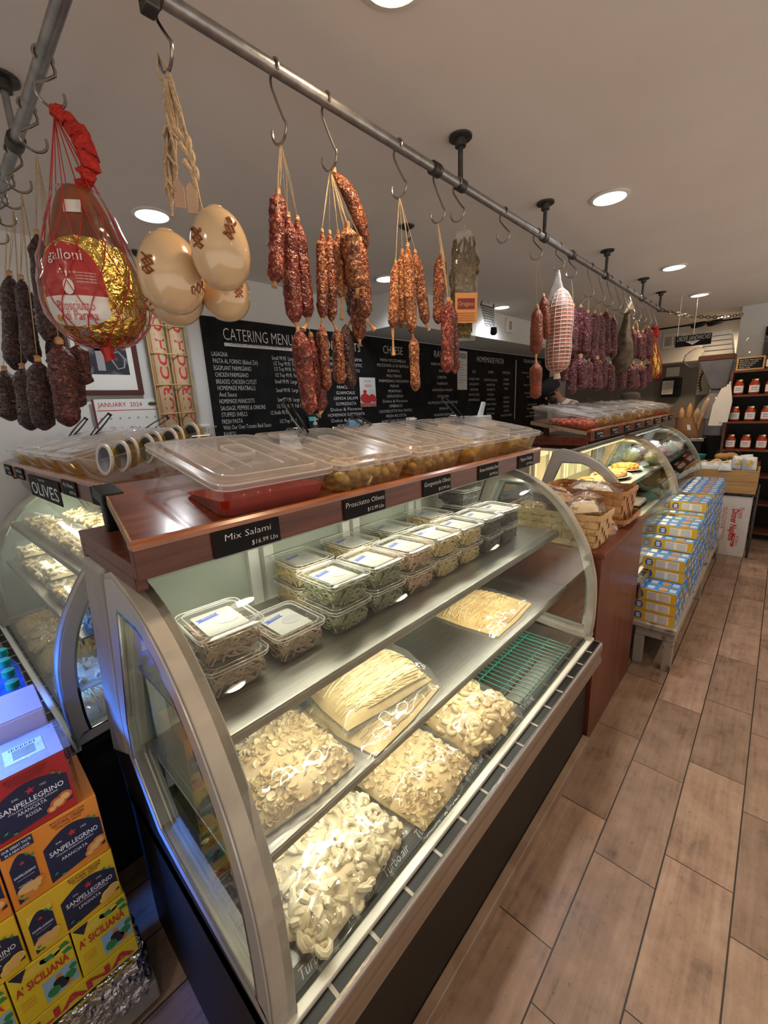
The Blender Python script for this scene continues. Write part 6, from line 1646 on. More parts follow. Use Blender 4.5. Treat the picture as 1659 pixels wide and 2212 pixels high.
ceiling_hook('dark round ceiling plate with a hook above the tan sausages', 2.01, 1.63, .05)
t = thing('thermostat', 'white thermostat with a small grey screen beside the chalkboard', 'thermostat', (1.288, 2.972, (1.320,2.970,1.482)[2]))
MB().box(0, .105, 0, .026, 0, .088).build('housing', W['white'], t, bevel=.012)
MB().box(.026, .070, -.001, .002, .030, .066).build('screen', W['papergrey'], t)
for k in range(3): MB().lathe([(.005, 0), (.005, .002)], 10, M=FW(.084, .000, .030+k*.014)).build('button', W['papergrey'], t)
MB().box(-.01, .11, .004, .027, -.13, -.012).build('mount_plate', W['cream'], t, bevel=.004)
# ------------------------------------------------------------------ rear counter and the things on it
t = thing('rear_counter', 'high steel rear counter below the chalkboard', 'counter', (1.55, 2.52, 0))
MB().box(0, 3.6, 0, .44, 1.33, 1.36).build('worktop', W['steel'], t, bevel=.003)
MB().box(.02, 3.58, .03, .43, 0, 1.329).build('cabinet_body', W['white'], t)
RZ = 1.3605
t = thing('pump_bottle', 'clear hand sanitiser pump bottle on the rear counter', 'bottle', (2.08, 2.66, RZ))
MB().lathe([(.035, 0), (.038, .01), (.038, .12), (.014, .15), (.014, .16)], 16).build('bottle_body', W['pan'], t)
MB().lathe([(.016, .158), (.016, .178), (.006, .18), (.006, .205)], 12).tube([(0, 0, .205), (0, -.04, .20)], .006, 6).build('pump_head', W['white'], t)
t = thing('card_terminal', 'dark card terminal with a teal screen on the rear counter', 'card terminal', (2.16, 2.74, RZ), (R(-18), 0, 0))
MB().box(-.05, .05, -.015, .015, 0, .25).build('terminal_body', W['blackpl'], t, bevel=.006)
MB().box(-.035, .035, -.0165, -.0155, .19, .225).build('screen', pm('teal_screen', (.05, .42, .42), .3), t)
t = thing('blue_scale_display', 'small pale blue display of a scale on the rear counter', 'scale', (2.52, 2.68, RZ))
MB().tube([(.0, 0, 0), (0, 0, .10)], .015, 10).build('post', W['steel'], t)
MB().box(-.08, .08, -.02, .02, .10, .17).build('display', pm('pale_blue_screen', (.20, .48, .70), .3), t, bevel=.006)
t = thing('folded_paper', 'folded white papers standing behind the red oil pan', 'paper', (1.78, 2.62, RZ))
MB().add([(-.10, -.05, 0), (.10, -.05, 0), (.08, .0, .13), (-.06, .0, .12)], [(0, 1, 2, 3)]).add([(-.06, .0, .12), (.08, 0, .13), (.11, .06, 0), (-.10, .06, 0)], [(0, 1, 2, 3)]).build('sheet', W['paper'], t)
t = thing('small_white_card', 'small white card holder on the rear counter in front of the cheese list', 'card', (3.30, 2.70, RZ))
MB().box(-.05, .05, -.02, .02, 0, .16).build('card', W['white'], t, bevel=.004)
t = thing('label_printer', 'white label printer with raised flaps on the rear counter', 'printer', (4.55, 2.68, RZ))
MB().box(-.16, .16, -.10, .10, 0, .12).build('printer_body', W['white'], t, bevel=.012)
MB().prism([(-.05, .12), (.02, .12), (.09, .27), (.05, .28)], XZ, -.05, -.02).build('flap', W['white'], t); MB().prism([(.04, .12), (.09, .12), (.15, .27), (.11, .28)], XZ, -.02, .02).build('flap', W['white'], t)
# ------------------------------------------------------------------ tongs
def tongs(label, a, b, mat, r=.006):
    a, b = Vector(a), Vector(b); t = thing('serving_tongs', label, 'tongs', b); d = a-b; n = d.cross(Vector((.7, .7, .3))).normalized()
    for s_ in (1, -1):
        m = MB(); rings = []
        for k in range(9):
            f = k/8; c_ = d*f+n*s_*(.005+.004*math.sin(PI*f)); u = d.normalized().cross(n)
            wv = .007+.010*math.sin(PI*f**.7)
            rings.append([c_+u*wv+n*s_*.0, c_+n*s_*.004, c_-u*wv, c_-n*s_*.001])
        m.loft(rings); m.build('arm', W[mat], t)
    m = MB().tube([d*.96-n*.010, d*.96+n*.010], .006, 8); m.build('pivot', W['darkst'], t)
tongs('shiny bent tongs leaning out of the brown olive pan', (0.762,1.120,1.661), (0.847,1.120,1.540), 'blackchrome')
tongs('dark tongs lying at the back of the third pan', (1.060,1.140,1.599), (1.172,1.140,1.547), 'blackchrome')
tongs('shiny dark tongs leaning out of the artichoke pan', (1.595,1.120,1.658), (1.777,1.120,1.546), 'blackchrome')
tongs('black tongs on the left tray, nearest the wall', (0.600,2.700,1.642), (0.506,2.700,1.545), 'blackpl')
tongs('black tongs on the left tray, in front of the calendar', (0.634,2.400,1.656), (0.538,2.400,1.555), 'blackpl')
tongs('black tongs on the left tray, in front of the provolone logs', (0.789,2.100,1.628), (0.658,2.100,1.559), 'blackpl')
tongs('black tongs leaning from the second far pan', (3.391,1.160,1.584), (3.938,1.160,1.459), 'blackpl')
tongs('black tongs leaning from the third far pan, beside the chef', (3.660,1.180,1.635), (4.178,1.180,1.497), 'blackpl')
tongs('black tongs standing upright in the middle of the far tray', (4.807,1.160,1.571), (4.647,1.160,1.452), 'blackpl')
# ------------------------------------------------------------------ soffit fixtures and wire basket
t = thing('wire_basket', 'black wire basket hanging from the ceiling by the soffit', 'wire basket', (3.979,2.250,2.453))
s_ = 0.1180
m = MB(); 
for k in range(9):
    f = -1+2*k/8
    m.tube([(s_*f, 0, s_*.7), (s_*f*.75, -s_*.3, -s_*.9)], .003, 4); m.tube([(-s_*(1-.25*(f+1)/2), -s_*.3*(f+1)/2, s_*.7-1.6*s_*(f+1)/2), (s_*(1-.25*(f+1)/2), -s_*.3*(f+1)/2, s_*.7-1.6*s_*(f+1)/2)], .003, 4)
m.build('wire_mesh', W['darkst'], t)
hgt = CEIL-(3.979,2.250,2.453)[2]
MB().tube([(-s_*1.05, 0, s_*.7), (s_*1.05, 0, s_*.7), (s_*1.1, .0, s_*1.3), (s_*.2, 0, hgt), (-s_*.6, 0, s_*1.3), (-s_*1.05, 0, s_*.7)], .006, 6).build('wire_frame', W['darkst'], t)
MB().lathe([(.03, 0), (.035, -.05), (.02, -.07)], 10, c=(s_*.6, -s_*.3, -s_*.9)).build('spot_head', W['blackpl'], t)
def wallbox(label, x, z, s1, mat):
    t = thing('wall_vent_box', label, 'vent box', (x, 2.43, z))
    MB().box(-s1/2, s1/2, -.035, -.0005, -s1/2, s1/2).build('housing', W['white'], t, bevel=.006); MB().box(-s1*.32, s1*.12, -.037, -.034, -s1*.3, s1*.3).build('grille', W[mat], t)
wallbox('white square box with a grey window on the soffit', 4.78, 2.465, .15, 'papergrey')
wallbox('white box on the soffit behind the netted pork', 5.75, 2.40, .15, 'white')
# ------------------------------------------------------------------ sandwich sign
t = thing('hanging_sign', 'black order sandwiches sign with a white arrow, hung on two ball chains', 'sign', (5.40, .604, 2.085))
MB().box(0, .010, 0, .296, 0, .105).build('panel', W['board'], t, bevel=.001)
m = MB(); sh = Matrix(((1, .15, 0, 0), (0, 1, 0, 0), (0, 0, 1, 0), (0, 0, 0, 1)))
m.text('ORDER SANDWICHES', FL(-.001, .148, .054) @ sh, .044, .275, 'C', 0, off=-.012)
m.add([(-.001, .148+.062, .048), (-.001, .148-.062, .048), (-.001, .148, .010)], [(0, 1, 2)], 0)
m.text('HERE', FL(-.0016, .148, .034), .010, .04, 'C', 1)
m.build('sign_lettering', [W['chalk'], W['darkink']], t)
for y in (.150, .283):
    m = MB(); n = 38
    for k in range(n): m.ball((.005, y, .106+(CEIL-2.085-.108)*k/(n-1)), .0052, 6, 4)
    m.build('ball_chain', W['chrome'], t)
# ------------------------------------------------------------------ far right: shelf of jars
SX = 6.02
t = thing('jar_shelf', 'dark wooden shelf unit holding rows of tomato sauce jars', 'shelf unit', (SX, -.62, 0))
for y in (1.06, .0): MB().box(0, .34, y, y+.022, 0, 1.84).build('side_panel', W['shelfwood'], t)
MB().box(.325, .34, .022, 1.06, .05, 1.83).build('back_panel', W['black'], t)
LV = [.10, .42, .72, 1.005, 1.305, 1.585, 1.835]
for z in LV: MB().box(0, .325, .022, 1.06, z-.022, z).build('shelf_board', W['shelfwood'], t)
jp = None
for rI, z in enumerate((1.005, 1.305, 1.585, 1.835)):
    for k in range(4 if rI < 3 else 2):
        y = .385-k*.130 if rI < 3 else .155-k*.13
        p = (SX+.065, y, z+.0006)
        if jp is None:
            t = thing('sauce_jar', 'jar', 'jar', p)
            MB().lathe([(.040, 0), (.046, .008), (.046, .105), (.034, .128), (.033, .140)], 20).build('glass_jar', W['sauce'], t)
            MB().lathe([(.036, .139), (.037, .156), (.033, .158)], 18).build('screw_lid', W['lidgold'], t)
            m = MB(); N = 14
            pts = [(-.0468*math.cos(a), -.0468*math.sin(a)) for a in [R(-62+124*i/N) for i in range(N+1)]]
            m.loft([[(a, b, .022) for a, b in pts], [(a, b, .092) for a, b in pts]], 0, True, False, False)
            fn = lambda a, b: (-.0474*math.cos(-a/.0468*1), .0474*math.sin(-a/.0468), b)
            m.text('SAUCE', Matrix.Identity(4), .014, .044, 'C', 1, off=.03, fn=lambda a, b: fn(a, b+.062)); m.text('POMODORO', Matrix.Identity(4), .009, .046, 'C', 1, off=.03, fn=lambda a, b: fn(a, b+.042))
            m.build('label', [W['paper'], W['blueink']], t); jp = t; o = t
        else: o = dup(jp, p)
        o['label'] = 'red sauce jar, %s from the left on the %s shelf of the jar unit' % (ordn(k), ['lowest visible', 'second visible', 'third visible', 'topmost'][rI]); o['category'] = 'jar'; o['group'] = 'tomato sauce jars'
t = thing('framed_slate', 'small chalk slate in an orange wooden frame on top of the jar shelf', 'slate', (SX+.015, .20, 1.8355), (0, R(6), 0))
MB().ring([(0, 0), (.23, 0), (.23, .135), (0, .135)], [(.016, .016), (.214, .016), (.214, .119), (.016, .119)], YZ, 0, .014).build('frame', W['pine'], t, bevel=.002)
MB().box(.006, .010, .016, .214, .016, .119).build('slate', W['board'], t)
m = MB()
for k in range(5): m.text(['Our Own Pasta Sauce', 'Marinara, Vodka', 'Bolognese, Arrabbiata', 'Fresh Every Day', 'Ask Us'][k], FL(.0052, .205, .10-k*.019), .010, .17-.02*k, 'L')
m.build('chalk_writing', W['chalk'], t)
t = thing('cookie_jar', 'glass lidded jar of dark red sweets on top of the jar shelf', 'jar', (SX+.20, .30, 1.8355))
t.scale = (1.25, 1.25, 1.45)
MB().lathe([(.09, 0), (.125, .02), (.135, .09), (.115, .15), (.085, .18), (.085, .19)], 24).build('glass_body', W['tub'], t)
MB().lathe([(.080, .006), (.118, .025), (.126, .075), (.110, .085), (1e-4, .092)], 22).build('sweets', pm('dark_sweets', (.10, .02, .01), .3, col2=(.30, .07, .02), sc=60, bump=.6, bsc=60), t)
MB().lathe([(.088, .19), (.09, .197), (.06, .235), (.012, .25), (.012, .26), (.022, .275), (.012, .29)], 20).build('glass_lid', W['tub'], t)
t = thing('wall_board', 'black menu panel on the column beside the jar shelf', 'menu board', (6.735, -.30, 1.90))
MB().box(0, .012, 0, .56, 0, .42).build('panel', W['board'], t)
# ------------------------------------------------------------------ bin of chips, napkin box, dome table
t = thing('wooden_bin', 'two tier pine bin on a dark stand, full of chip bags', 'bin', (5.30, .09, 0))
for nm, z0, z1 in (('upper_crate', .765, .875), ('lower_crate', .648, .762)):
    m = MB().box(0, .015, 0, .50, z0, z1).box(.36, .375, 0, .50, z0, z1).box(.015, .36, 0, .015, z0, z1).box(.015, .36, .485, .50, z0, z1).box(.015, .36, .015, .485, z0, z0+.01); m.build(nm, W['pine'], t, bevel=.002)
for x in (.03, .33):
    for y in (-.012, .485): MB().tube([(x, y, 0), (x, y, .70)], .011, 8).build('stand_post', W['darkst'], t)
MB().box(.0, .37, -.01, .49, .63, .646).build('stand_top', W['darkst'], t)
rd = random.Random(11)
W['chip'+'bag'] = pm('chip_bag_print', (.50, .60, .70), .35, col2=(.68, .74, .80), sc=16)
CHP = [(5.36, .17, 'upright white and yellow chip bag at the right end of the pine bin'), (5.40, .26, 'upright white and yellow chip bag second from the right in the pine bin'), (5.36, .35, 'pale blue chip bag lying in the middle of the pine bin'), (5.40, .44, 'pale blue chip bag lying left of the middle of the pine bin'), (5.38, .53, 'pale blue chip bag at the left end of the pine bin'), (5.55, .20, 'chip bag in the rear row of the pine bin at the right'), (5.56, .32, 'chip bag in the rear row of the pine bin in the middle'), (5.56, .45, 'chip bag in the rear row of the pine bin at the left')]
for i, (x, y, lb) in enumerate(CHP):
    up_ = i in (0, 1, 5)
    t = thing('chip_bag', lb, 'bag of chips', (x, y, .915 if up_ else .880), (R(90 if up_ else 12), R(rd.uniform(-12, 12)), R(-90+rd.uniform(-25, 25))), 'chip bags in the pine bin')
    if up_: t.location.z = .93
    m = pillow_mesh(.055, .075, .05, i+.5, .012, 12); m.build('bag', W['chipbag'], t)
    q = MB(); vs = [(.03*math.cos(a), .02+.028*math.sin(a)) for a in [2*PI*k/10 for k in range(10)]]
    vs = [pillow(a/.055, b/.075, .055, .075, .05, i+.5, .012) for a, b in vs]; q.add([(a, b, c_+.008) for a, b, c_ in vs], [tuple(range(10))]); q.build('printed_label', W['yelbox'], t)
t = thing('napkin_carton', 'white dinner napkins carton on the floor below the pine bin', 'carton', (5.315, .105, 0))
MB().box(0, .30, 0, .29, 0, .618).build('carton', pm('white_carton', (.62, .62, .64), .6, col2=(.68, .68, .70), sc=6), t, bevel=.004)
FD = lambda y, z: Matrix(((0, 0, -1, -.001), (0, -1, 0, y), (-1, 0, 0, z), (0, 0, 0, 1)))
m = MB(); m.text('Novex', FD(.085, .51), .045, .115, 'L', 0); m.text('Dinner Napkins', FD(.135, .49), .052, .33, 'L', 0, off=.03)
for k in range(2): m.text(['Size 15 x 17 inches Two Ply White', '3000 Napkins 30 Packs of 100'][k], FD(.185+.02*k, .50), .014, .34, 'L', 0)
m.box(-.0008, -.0004, .225, .262, .11, .53, 0); m.text('Two Ply 1/8', FD(.258, .44), .026, .22, 'L', 1)
m.box(-.0008, -.0004, .085, .112, .10, .24, 0); m.text('White', FD(.108, .21), .018, .08, 'L', 1); m.text('5281', FD(.078, .22), .022, .10, 'L', 0)
m.build('carton_print', [W['redink'], W['paper']], t)
t = thing('side_table', 'reddish brown table behind the pine bin', 'table', (5.70, .10, 0))
MB().box(0, .29, 0, .66, .86, .89).build('table_top', W['cab'], t, bevel=.004)
for x in (.02, .23):
    for y in (.02, .60): MB().box(x, x+.04, y, y+.04, 0, .86).build('leg', W['cab'], t)
t = thing('cake_dome', 'glass dome with loaves of bread under it, on the table behind the pine bin', 'cake dome', (5.83, .38, .8905))
MB().lathe([(.14, 0), (.145, .008), (.145, .014), (1e-4, .014)], 28).build('plate', W['steel'], t)
m = MB()
for a, b, r_ in ((-.04, .04, .06), (.04, -.03, .06), (.02, .06, .045)): m.ball((a, b, .055), r_, 14, 8, s=(1.1, 1.1, .68))
m.build('bread', W['crust'], t)
MB().lathe([(.138, .015), (.138, .04), (.125, .085), (.09, .115), (.03, .128), (.010, .132), (.010, .142), (.020, .155), (.014, .170), (1e-3, .175)], 28, cap=False).build('glass_dome', W['glass'], t)
t = thing('teal_bowl', 'small teal bowl on the table left of the glass dome', 'bowl', (5.83, .62, .8905))
MB().lathe([(.03, 0), (.05, .02), (.065, .07), (.061, .07), (.045, .022), (1e-4, .01)], 20).build('bowl_body', pm('teal_glaze', (.03, .26, .34), .25), t)
t = thing('sauce_bottle', 'dark red bottle at the left end of the table behind the pine bin', 'bottle', (5.74, .715, .8905))
MB().lathe([(.025, 0), (.028, .01), (.028, .10), (.012, .14), (.012, .17)], 14).build('bottle_body', pm('dark_red_bottle', (.10, .01, .012), .25), t)
MB().lathe([(.014, .17), (.014, .19)], 10).build('bottle_cap', W['blackpl'], t)
# ------------------------------------------------------------------ baguettes, aprons, mincer, boards near the far wall
t = thing('prep_table', 'dark prep table with a steel edge at the far end behind the cases', 'table', (6.0, .62, 0))
MB().box(0, .27, 0, .40, 1.085, 1.12).build('table_top', W['steel'], t, bevel=.003)
MB().box(.02, .25, .02, .38, 0, 1.084).build('table_body', W['black'], t)
t = thing('paper_bread_bag', 'brown paper bag full of baguettes on the dark prep table', 'paper bag', (6.14, .80, 1.121))
m = MB(); rings = []
for i in range(9):
    f = i/8; rx, ry = .085+.012*math.sin(f*5), .115+.012*math.cos(f*4)
    rings.append([((rx+.006*noise.noise(Vector((j, f*5, 0))))*math.cos(2*PI*j/20), (ry+.008*noise.noise(Vector((j*1.3, f*6, 2))))*math.sin(2*PI*j/20)+.03*f, .235*f) for j in range(20)])
m.loft(rings, cap=False); m.add(rings[0], [tuple(range(20))]); m.build('bag', W['kraft'], t)
m = MB().add([(-.094, -.012, .09), (-.094, -.045, .09), (-.097, -.030, .15), (-.097, .0, .15)], [(0, 1, 2, 3)]); m.build('bag_label', W['paper'], t)
for i, (y, z1, lean) in enumerate(((.86, 1.47, .02), (.805, 1.515, .0), (.755, 1.46, -.03), (.73, 1.58, -.09))):
    lb = 'golden baguette standing in the brown paper bag, %s from the left' % ordn(i)
    m = hang((6.13+.02*(i % 2), y+lean, z1), (6.13+.02*(i % 2), y, 1.14), .031, 'crust', 200+i, .05, 18, 10)
    tag(m.build('baguette', W['crust'], None, (6.13, y, 1.14)), lb, 'bread', 'baguettes in the paper bag')
t = thing('plastic_bag', 'clear plastic bag hanging beside the baguettes', 'plastic bag', (6.050,0.585,1.611))
m = MB(); rings = []
for i in range(12):
    f = i/11; w_ = .02+.10*math.sin(PI*min(1, f*.75+.08)); rings.append([(.05*math.sin(PI*f)*math.cos(2*PI*j/14)+.015*noise.noise(Vector((j, i, 0))), w_*math.sin(2*PI*j/14)+.05*f+.015*noise.noise(Vector((j, i, 5))), -.27*f) for j in range(14)])
m.loft(rings); m.build('clear_film', W['cello'], t)
for q in range(2):
    p = (6.000,0.460,1.700) if q == 0 else (6.000,0.504,1.645)
    t = thing('white_apron', ['white apron hanging on the side of the jar shelf', 'white apron hanging left of the other apron'][q], 'apron', p)
    m = MB(); rings = []
    for i in range(10):
        f = i/9; w_ = .016+.046*min(1, f*2.2); rings.append([(.012*math.cos(2*PI*j/16)+.010*math.sin(j*2.1+q)*f-.03, w_*math.sin(2*PI*j/16)+.03*f, -.40*f+.02*q) for j in range(16)])
    m.loft(rings); m.build('cloth', W['cloth_w'], t)
    MB().tube([(-.02, 0, -.01), (.03, -.005, .03)], .006, 6).build('neck_strap', W['cloth_w'], t)
t = thing('hopper_mincer', 'big grey tapered hopper machine with a wooden top board by the far column', 'machine', (6.42, .63, 1.30))
P0, P1 = (-.12, .14, -.02, .10), (-.12, .14, -.08, .26)
MB().taper((-.10, .12, -.12, .02), (-.13, .15, -.155, .165), .36, .68).build('hopper', W['slate'], t, bevel=.004)
MB().box(-.14, .16, -.16, .17, .682, .735).build('wooden_top', W['shelfwood'], t, bevel=.004)
MB().box(-.08, .10, -.13, .04, -.18, .359).build('machine_body', W['slate'], t, bevel=.01)
MB().box(-.10, .12, -.14, .06, -1.30, -.181).build('pedestal', W['black'], t)
t = thing('foam_box_stack', 'stack of white takeaway boxes on top of the grey hopper', 'takeaway boxes', (6.42, .63, 2.0355))
for k in range(5): MB().taper((-.13, .15, -.14+.01*k, .15-.02*(k % 2)), (-.12, .14, -.13+.01*k, .14), k*.052, k*.052+.048).build('foam_box', W['white'], t, bevel=.006)
t = thing('clear_wrap_bundle', 'crumpled clear plastic bundle under the sandwich sign', 'plastic bundle', (6.600,0.855,2.047))
m = MB().ball((0, 0, 0), .12, 20, 12, s=(.8, 1.1, .9))
for q in m.v: q += q.normalized()*.035*noise.noise(q*26)
m.build('clear_film', W['cello'], t)
wy0, wz0 = (7.000,0.643,1.596)[1], (7.000,0.762,1.602)[2]
t = thing('machine_guard_board', 'cream board with a black toothed arc behind the baguettes', 'board', (7.0, wy0, wz0))
bw_ = (7.000,0.871,1.608)[1]-wy0; bh_ = (7.000,0.807,2.006)[2]-wz0
MB().box(0, .02, 0, bw_, 0, bh_).build('board', pm('cream_board', (.66, .60, .46), .6), t, bevel=.003)
m = MB(); arc = [(-.004, .02+.20*math.sin(R(a))*.9+.0, bh_*.42+.22*math.cos(R(a))) for a in range(10, 125, 8)]
m.tube(arc, .008, 5)
for a in range(14, 124, 9): m.tube([(-.004, .02+.18*math.sin(R(a)), bh_*.42+.22*math.cos(R(a))), (-.004, .02+.205*math.sin(R(a)), bh_*.42+.25*math.cos(R(a)))], .005, 4)
m.build('toothed_arc', W['blackpl'], t)
MB().ball((-.03, .03, bh_*.30), .10, 14, 9, s=(.25, .55, 1)).build('olive_disc', pm('olive_green_disc', (.16, .15, .07), .5), t)
MB().box(.0, .02, .0, bw_, -wz0, -.001).build('support_post', W['wallgrey'], t)
def farwall(p): return p
a_, b_ = (8.180,1.471,1.588), (8.180,1.210,1.874)
t = thing('towel_dispenser', 'black paper towel dispenser with a white notice on the far wall', 'dispenser', (8.10, b_[1], a_[2]))
dw, dh = a_[1]-b_[1], b_[2]-a_[2]
MB().box(0, .098, 0, dw, 0, dh).build('housing', W['blackpl'], t, bevel=.02)
m = MB().box(-.002, -.0003, dw*.38, dw*.95, dh*.14, dh*.86, 0)
for k in range(9): m.box(-.003, -.002, dw*.44, dw*(.9-.08*(k % 3)), dh*(.20+.07*k), dh*(.222+.07*k), 1)
m.build('notice', [W['paper'], W['papergrey']], t)
a_, b_ = (8.180,1.444,1.892), (8.180,1.263,2.036)
t = thing('wall_plate', 'white framed plate on the far wall above the towel dispenser', 'wall plate', (8.17, b_[1], a_[2]))
MB().box(0, .028, 0, a_[1]-b_[1], 0, b_[2]-a_[2]).build('frame', W['white'], t, bevel=.012); MB().box(-.002, 0, .03, a_[1]-b_[1]-.03, .025, b_[2]-a_[2]-.025).build('face', W['paper'], t)
a_, b_ = (8.180,1.573,1.853), (8.180,1.514,2.039)
t = thing('fire_sign', 'red fire extinguisher sign on the far wall', 'sign', (8.19, b_[1], a_[2]))
rw, rh_ = a_[1]-b_[1], b_[2]-a_[2]
m = MB().box(0, .008, 0, rw, 0, rh_, 0).box(-.001, 0, rw*.25, rw*.75, rh_*.62, rh_*.68, 1).box(-.001, 0, rw*.25, rw*.75, rh_*.42, rh_*.48, 1); m.add([(-.001, rw*.75, rh_*.3), (-.001, rw*.25, rh_*.3), (-.001, rw*.5, rh_*.1)], [(0, 1, 2)], 1); m.build('panel', [W['redink'], W['paper']], t)
a_, b_ = (7.740,1.447,2.281), (7.740,1.200,2.490)
t = thing('air_vent', 'white air vent grille on the far bulkhead', 'vent', (7.73, b_[1], a_[2]))
vw, vh = a_[1]-b_[1], b_[2]-a_[2]
MB().box(0, .018, 0, vw, 0, vh).build('vent_frame', W['white'], t, bevel=.004)
MB().box(-.002, .0, vw*.08, vw*.44, vh*.2, vh*.8).build('grille', W['papergrey'], t); MB().box(-.002, .0, vw*.54, vw*.9, vh*.2, vh*.8).build('grille', W['cream'], t)
a_, b_ = (7.700,1.534,2.535), (7.700,0.844,2.566)
t = thing('track_light', 'black ceiling cable track with two dark spot heads by the far bulkhead', 'track light', (0, 0, 0))
zz = CEIL-.018
m = MB().tube([(7.62, 1.60, zz), (7.62, .52, zz)], .012, 6); m.build('track', W['blackpl'], t)
for y in (1.10, .92): MB().lathe([(.02, 0), (.035, .04), (.035, .14), (.02, .17)], 12, M=Matrix.Translation((7.60, y, zz-.03)) @ Matrix.Rotation(R(80), 4, 'X')).build('spot_head', W['blackpl'], t)
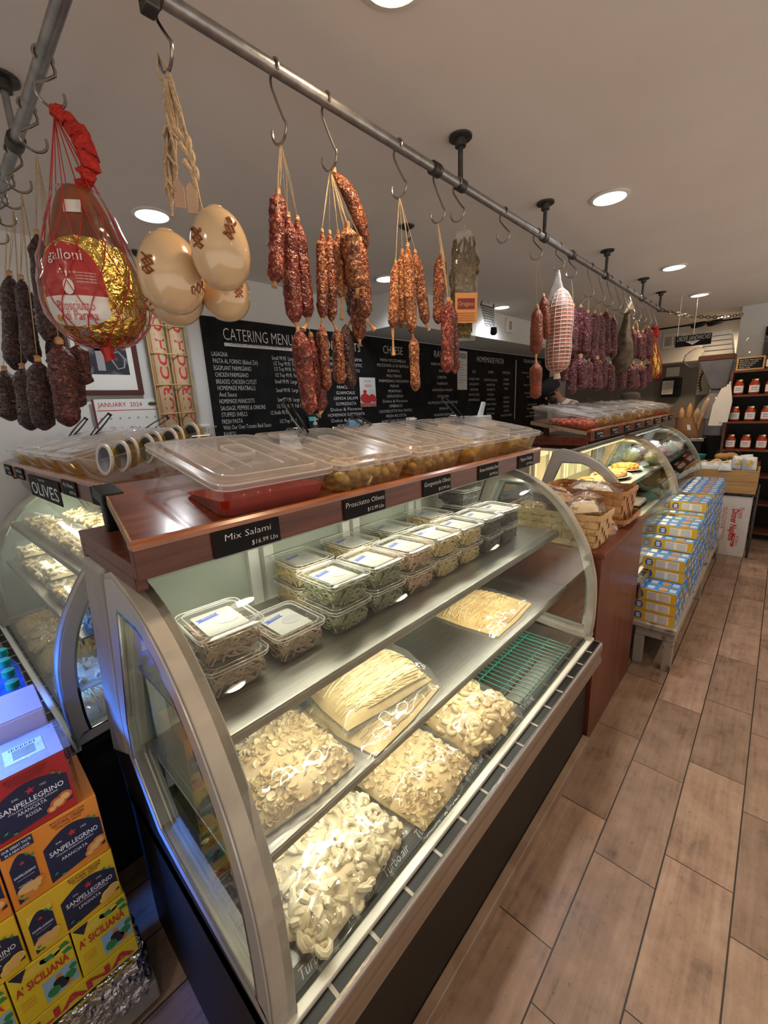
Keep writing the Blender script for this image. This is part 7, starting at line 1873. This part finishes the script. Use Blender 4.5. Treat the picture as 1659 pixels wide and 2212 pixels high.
# ------------------------------------------------------------------ people behind the counter
def person(label, x, y, face, capmat, shirt, beard, H=1.78, cap='brim', lean=0, z0=0):
    t = thing('person', label, 'person', (x, y, z0), (0, 0, face))   # local +X is where the face looks
    k = H/1.78
    def bend(p):   # lean forward from the hips
        q = Vector(p)
        if lean and q.z > .95*k:
            f = min(1, (q.z/k-.95)/.25)*lean; dz = q.z-.95*k; dx = q.x
            q.x = dx*math.cos(f)+dz*math.sin(f); q.z = .95*k+dz*math.cos(f)-dx*math.sin(f)
        return q
    V = [(0, 0, .96, .145), (0, 0, 1.15, .140), (.01, 0, 1.32, .165), (.0, 0, 1.46, .085), (.03, 0, 1.53, .060), (.05, 0, 1.62, .085), (.055, 0, 1.70, .088), (.04, 0, 1.76, .06)]
    E_ = [(i, i+1) for i in range(7)]
    for s_ in (1, -1):
        b = len(V); V += [(0, .17*s_, 1.41, .065), (.03, .24*s_, 1.15, .048), (.24, .20*s_, 1.02, .036), (.30, .18*s_, 1.00, .030), (.35, .17*s_, .99, .026)]
        E_ += [(2, b), (b, b+1), (b+1, b+2), (b+2, b+3), (b+3, b+4)]
        for f, (dy, ln) in enumerate(((-.03, .055), (-.012, .068), (.006, .064), (.024, .050))):
            c_ = len(V); V += [(.385, .17*s_+dy, .98, .0095), (.385+ln, .17*s_+dy, .955, .008)]; E_ += [(b+4, c_), (c_, c_+1)]
        c_ = len(V); V += [(.345, .17*s_-.035*s_, .965, .010), (.375, .17*s_-.05*s_, .945, .009)]; E_ += [(b+4, c_), (c_, c_+1)]
        b = len(V); V += [(0, .095*s_, .88, .105), (.02, .10*s_, .50, .062), (0, .10*s_, .09, .042), (.13, .11*s_, .035, .034)]; E_ += [(0, b), (b, b+1), (b+1, b+2), (b+2, b+3)]
    me = bpy.data.meshes.new('body'); me.from_pydata([tuple(bend((a*k, b*k, c*k))) for a, b, c, r_ in V], E_, []); me.update()
    o = bpy.data.objects.new('body', me); COL.objects.link(o); o.parent = t; me.materials.append(W['skin'])
    o.modifiers.new('skin', 'SKIN')
    sv = me.skin_vertices[0].data
    for i, q in enumerate(V): sv[i].radius = (q[3]*k, q[3]*k*(.86 if 5 <= i <= 7 else 1.25 if i in (1, 2) else 1)); sv[i].use_root = (i == 0)
    ss = o.modifiers.new('sub', 'SUBSURF'); ss.levels = 2; ss.render_levels = 2
    m = MB(); m.lathe([(.155, .80), (.165, .98), (.165, 1.15), (.180, 1.30), (.165, 1.41), (.085, 1.485), (.068, 1.505)], 24, sx=.82, sy=1.18)
    for s_ in (1, -1): m.tube([(0, .14*s_, 1.40), (0, .20*s_, 1.36), (.02, .245*s_, 1.20)], [.075, .075, .070], 12)
    m.v = [bend(q*k) for q in m.v]
    m.build('shirt', shirt, t)
    m = MB()
    for s_ in (1, -1): m.tube([(0, .07*s_, .93), (0, .095*s_, .88), (.02, .10*s_, .5), (0, .10*s_, .10)], [.12, .118, .078, .065], 12)
    m.v = [bend(q*k) for q in m.v]
    m.build('trousers', W['cloth_k'], t)
    h = MB(); h.ball((.145, 0, 1.645), .016, 8, 6, s=(1, .8, 1.3)); 
    for s_ in (1, -1): h.ball((.05, .083*s_, 1.655), .026, 8, 6, s=(.7, .4, 1.15))
    h.v = [bend(q*k) for q in h.v]
    h.build('nose_and_ears', W['skin'], t)
    h = MB()
    for s_ in (1, -1): h.ball((.128, .032*s_, 1.675), .010, 8, 6, s=(.6, 1.2, .7)); h.tube([(.134, .015*s_, 1.695), (.125, .05*s_, 1.697)], .005, 5)
    h.tube([(.133, .024, 1.600), (.140, 0, 1.602), (.133, -.024, 1.600)], .005, 5, 1)
    h.v = [bend(q*k) for q in h.v]
    h.build('eyes_and_mouth', [W['hair'], pm('lips', (.30, .10, .08), .5)], t)
    if beard:
        b = MB().ball((.085, 0, 1.590), .070, 14, 9, s=(.82, .98, .85)); b.ball((.055, 0, 1.66), .088, 14, 8, s=(.78, 1.04, .45))
        b.v = [bend(q*k) for q in b.v]
        b.build('beard', W['hair'], t)
    else:
        b = MB().ball((.02, 0, 1.68), .095, 14, 9, s=(.9, 1, .7))
        b.v = [bend(q*k) for q in b.v]
        b.build('hair', W['hair'], t)
    c_ = MB()
    if cap == 'tall': c_.lathe([(.102, 1.690), (.108, 1.705), (.112, 1.79), (.095, 1.815), (1e-3, 1.82)], 24, c=(.04, 0, 0), sx=1.08)
    else:
        c_.lathe([(.104, 1.69), (.118, 1.73), (.110, 1.775), (.07, 1.80), (1e-3, 1.805)], 24, c=(.055, 0, 0), sx=1.15)
        c_.loft([[(.12+.09*math.cos(a), .085*math.sin(a), 1.705+d-.02*math.cos(a)) for a in [R(-80+160*i/12) for i in range(13)]] for d in (0, .012)], close=True)
    c_.v = [bend(q*k) for q in c_.v]
    c_.build('cap', capmat, t)
person('bearded person in a black cap and white shirt working behind the far counter, looking down', 5.60, 1.80, R(140), W['cloth_k'], W['cloth_w'], True, 1.78, 'tall', R(34), .20)
t = thing('standing_platform', 'low dark platform behind the far cases on which the bearded person stands', 'platform', (5.60, 1.80, 0))
MB().box(-.45, .45, -.32, .32, .16, .198).build('deck_board', W['black'], t)
for s_ in (-.40, .34): MB().box(s_, s_+.06, -.30, .30, 0, .159).build('bearer', W['black'], t)
person('person in a grey flat cap behind the far pans', 6.75, 1.62, R(-40), W['cloth_g'], W['cloth_k'], False, 1.66)
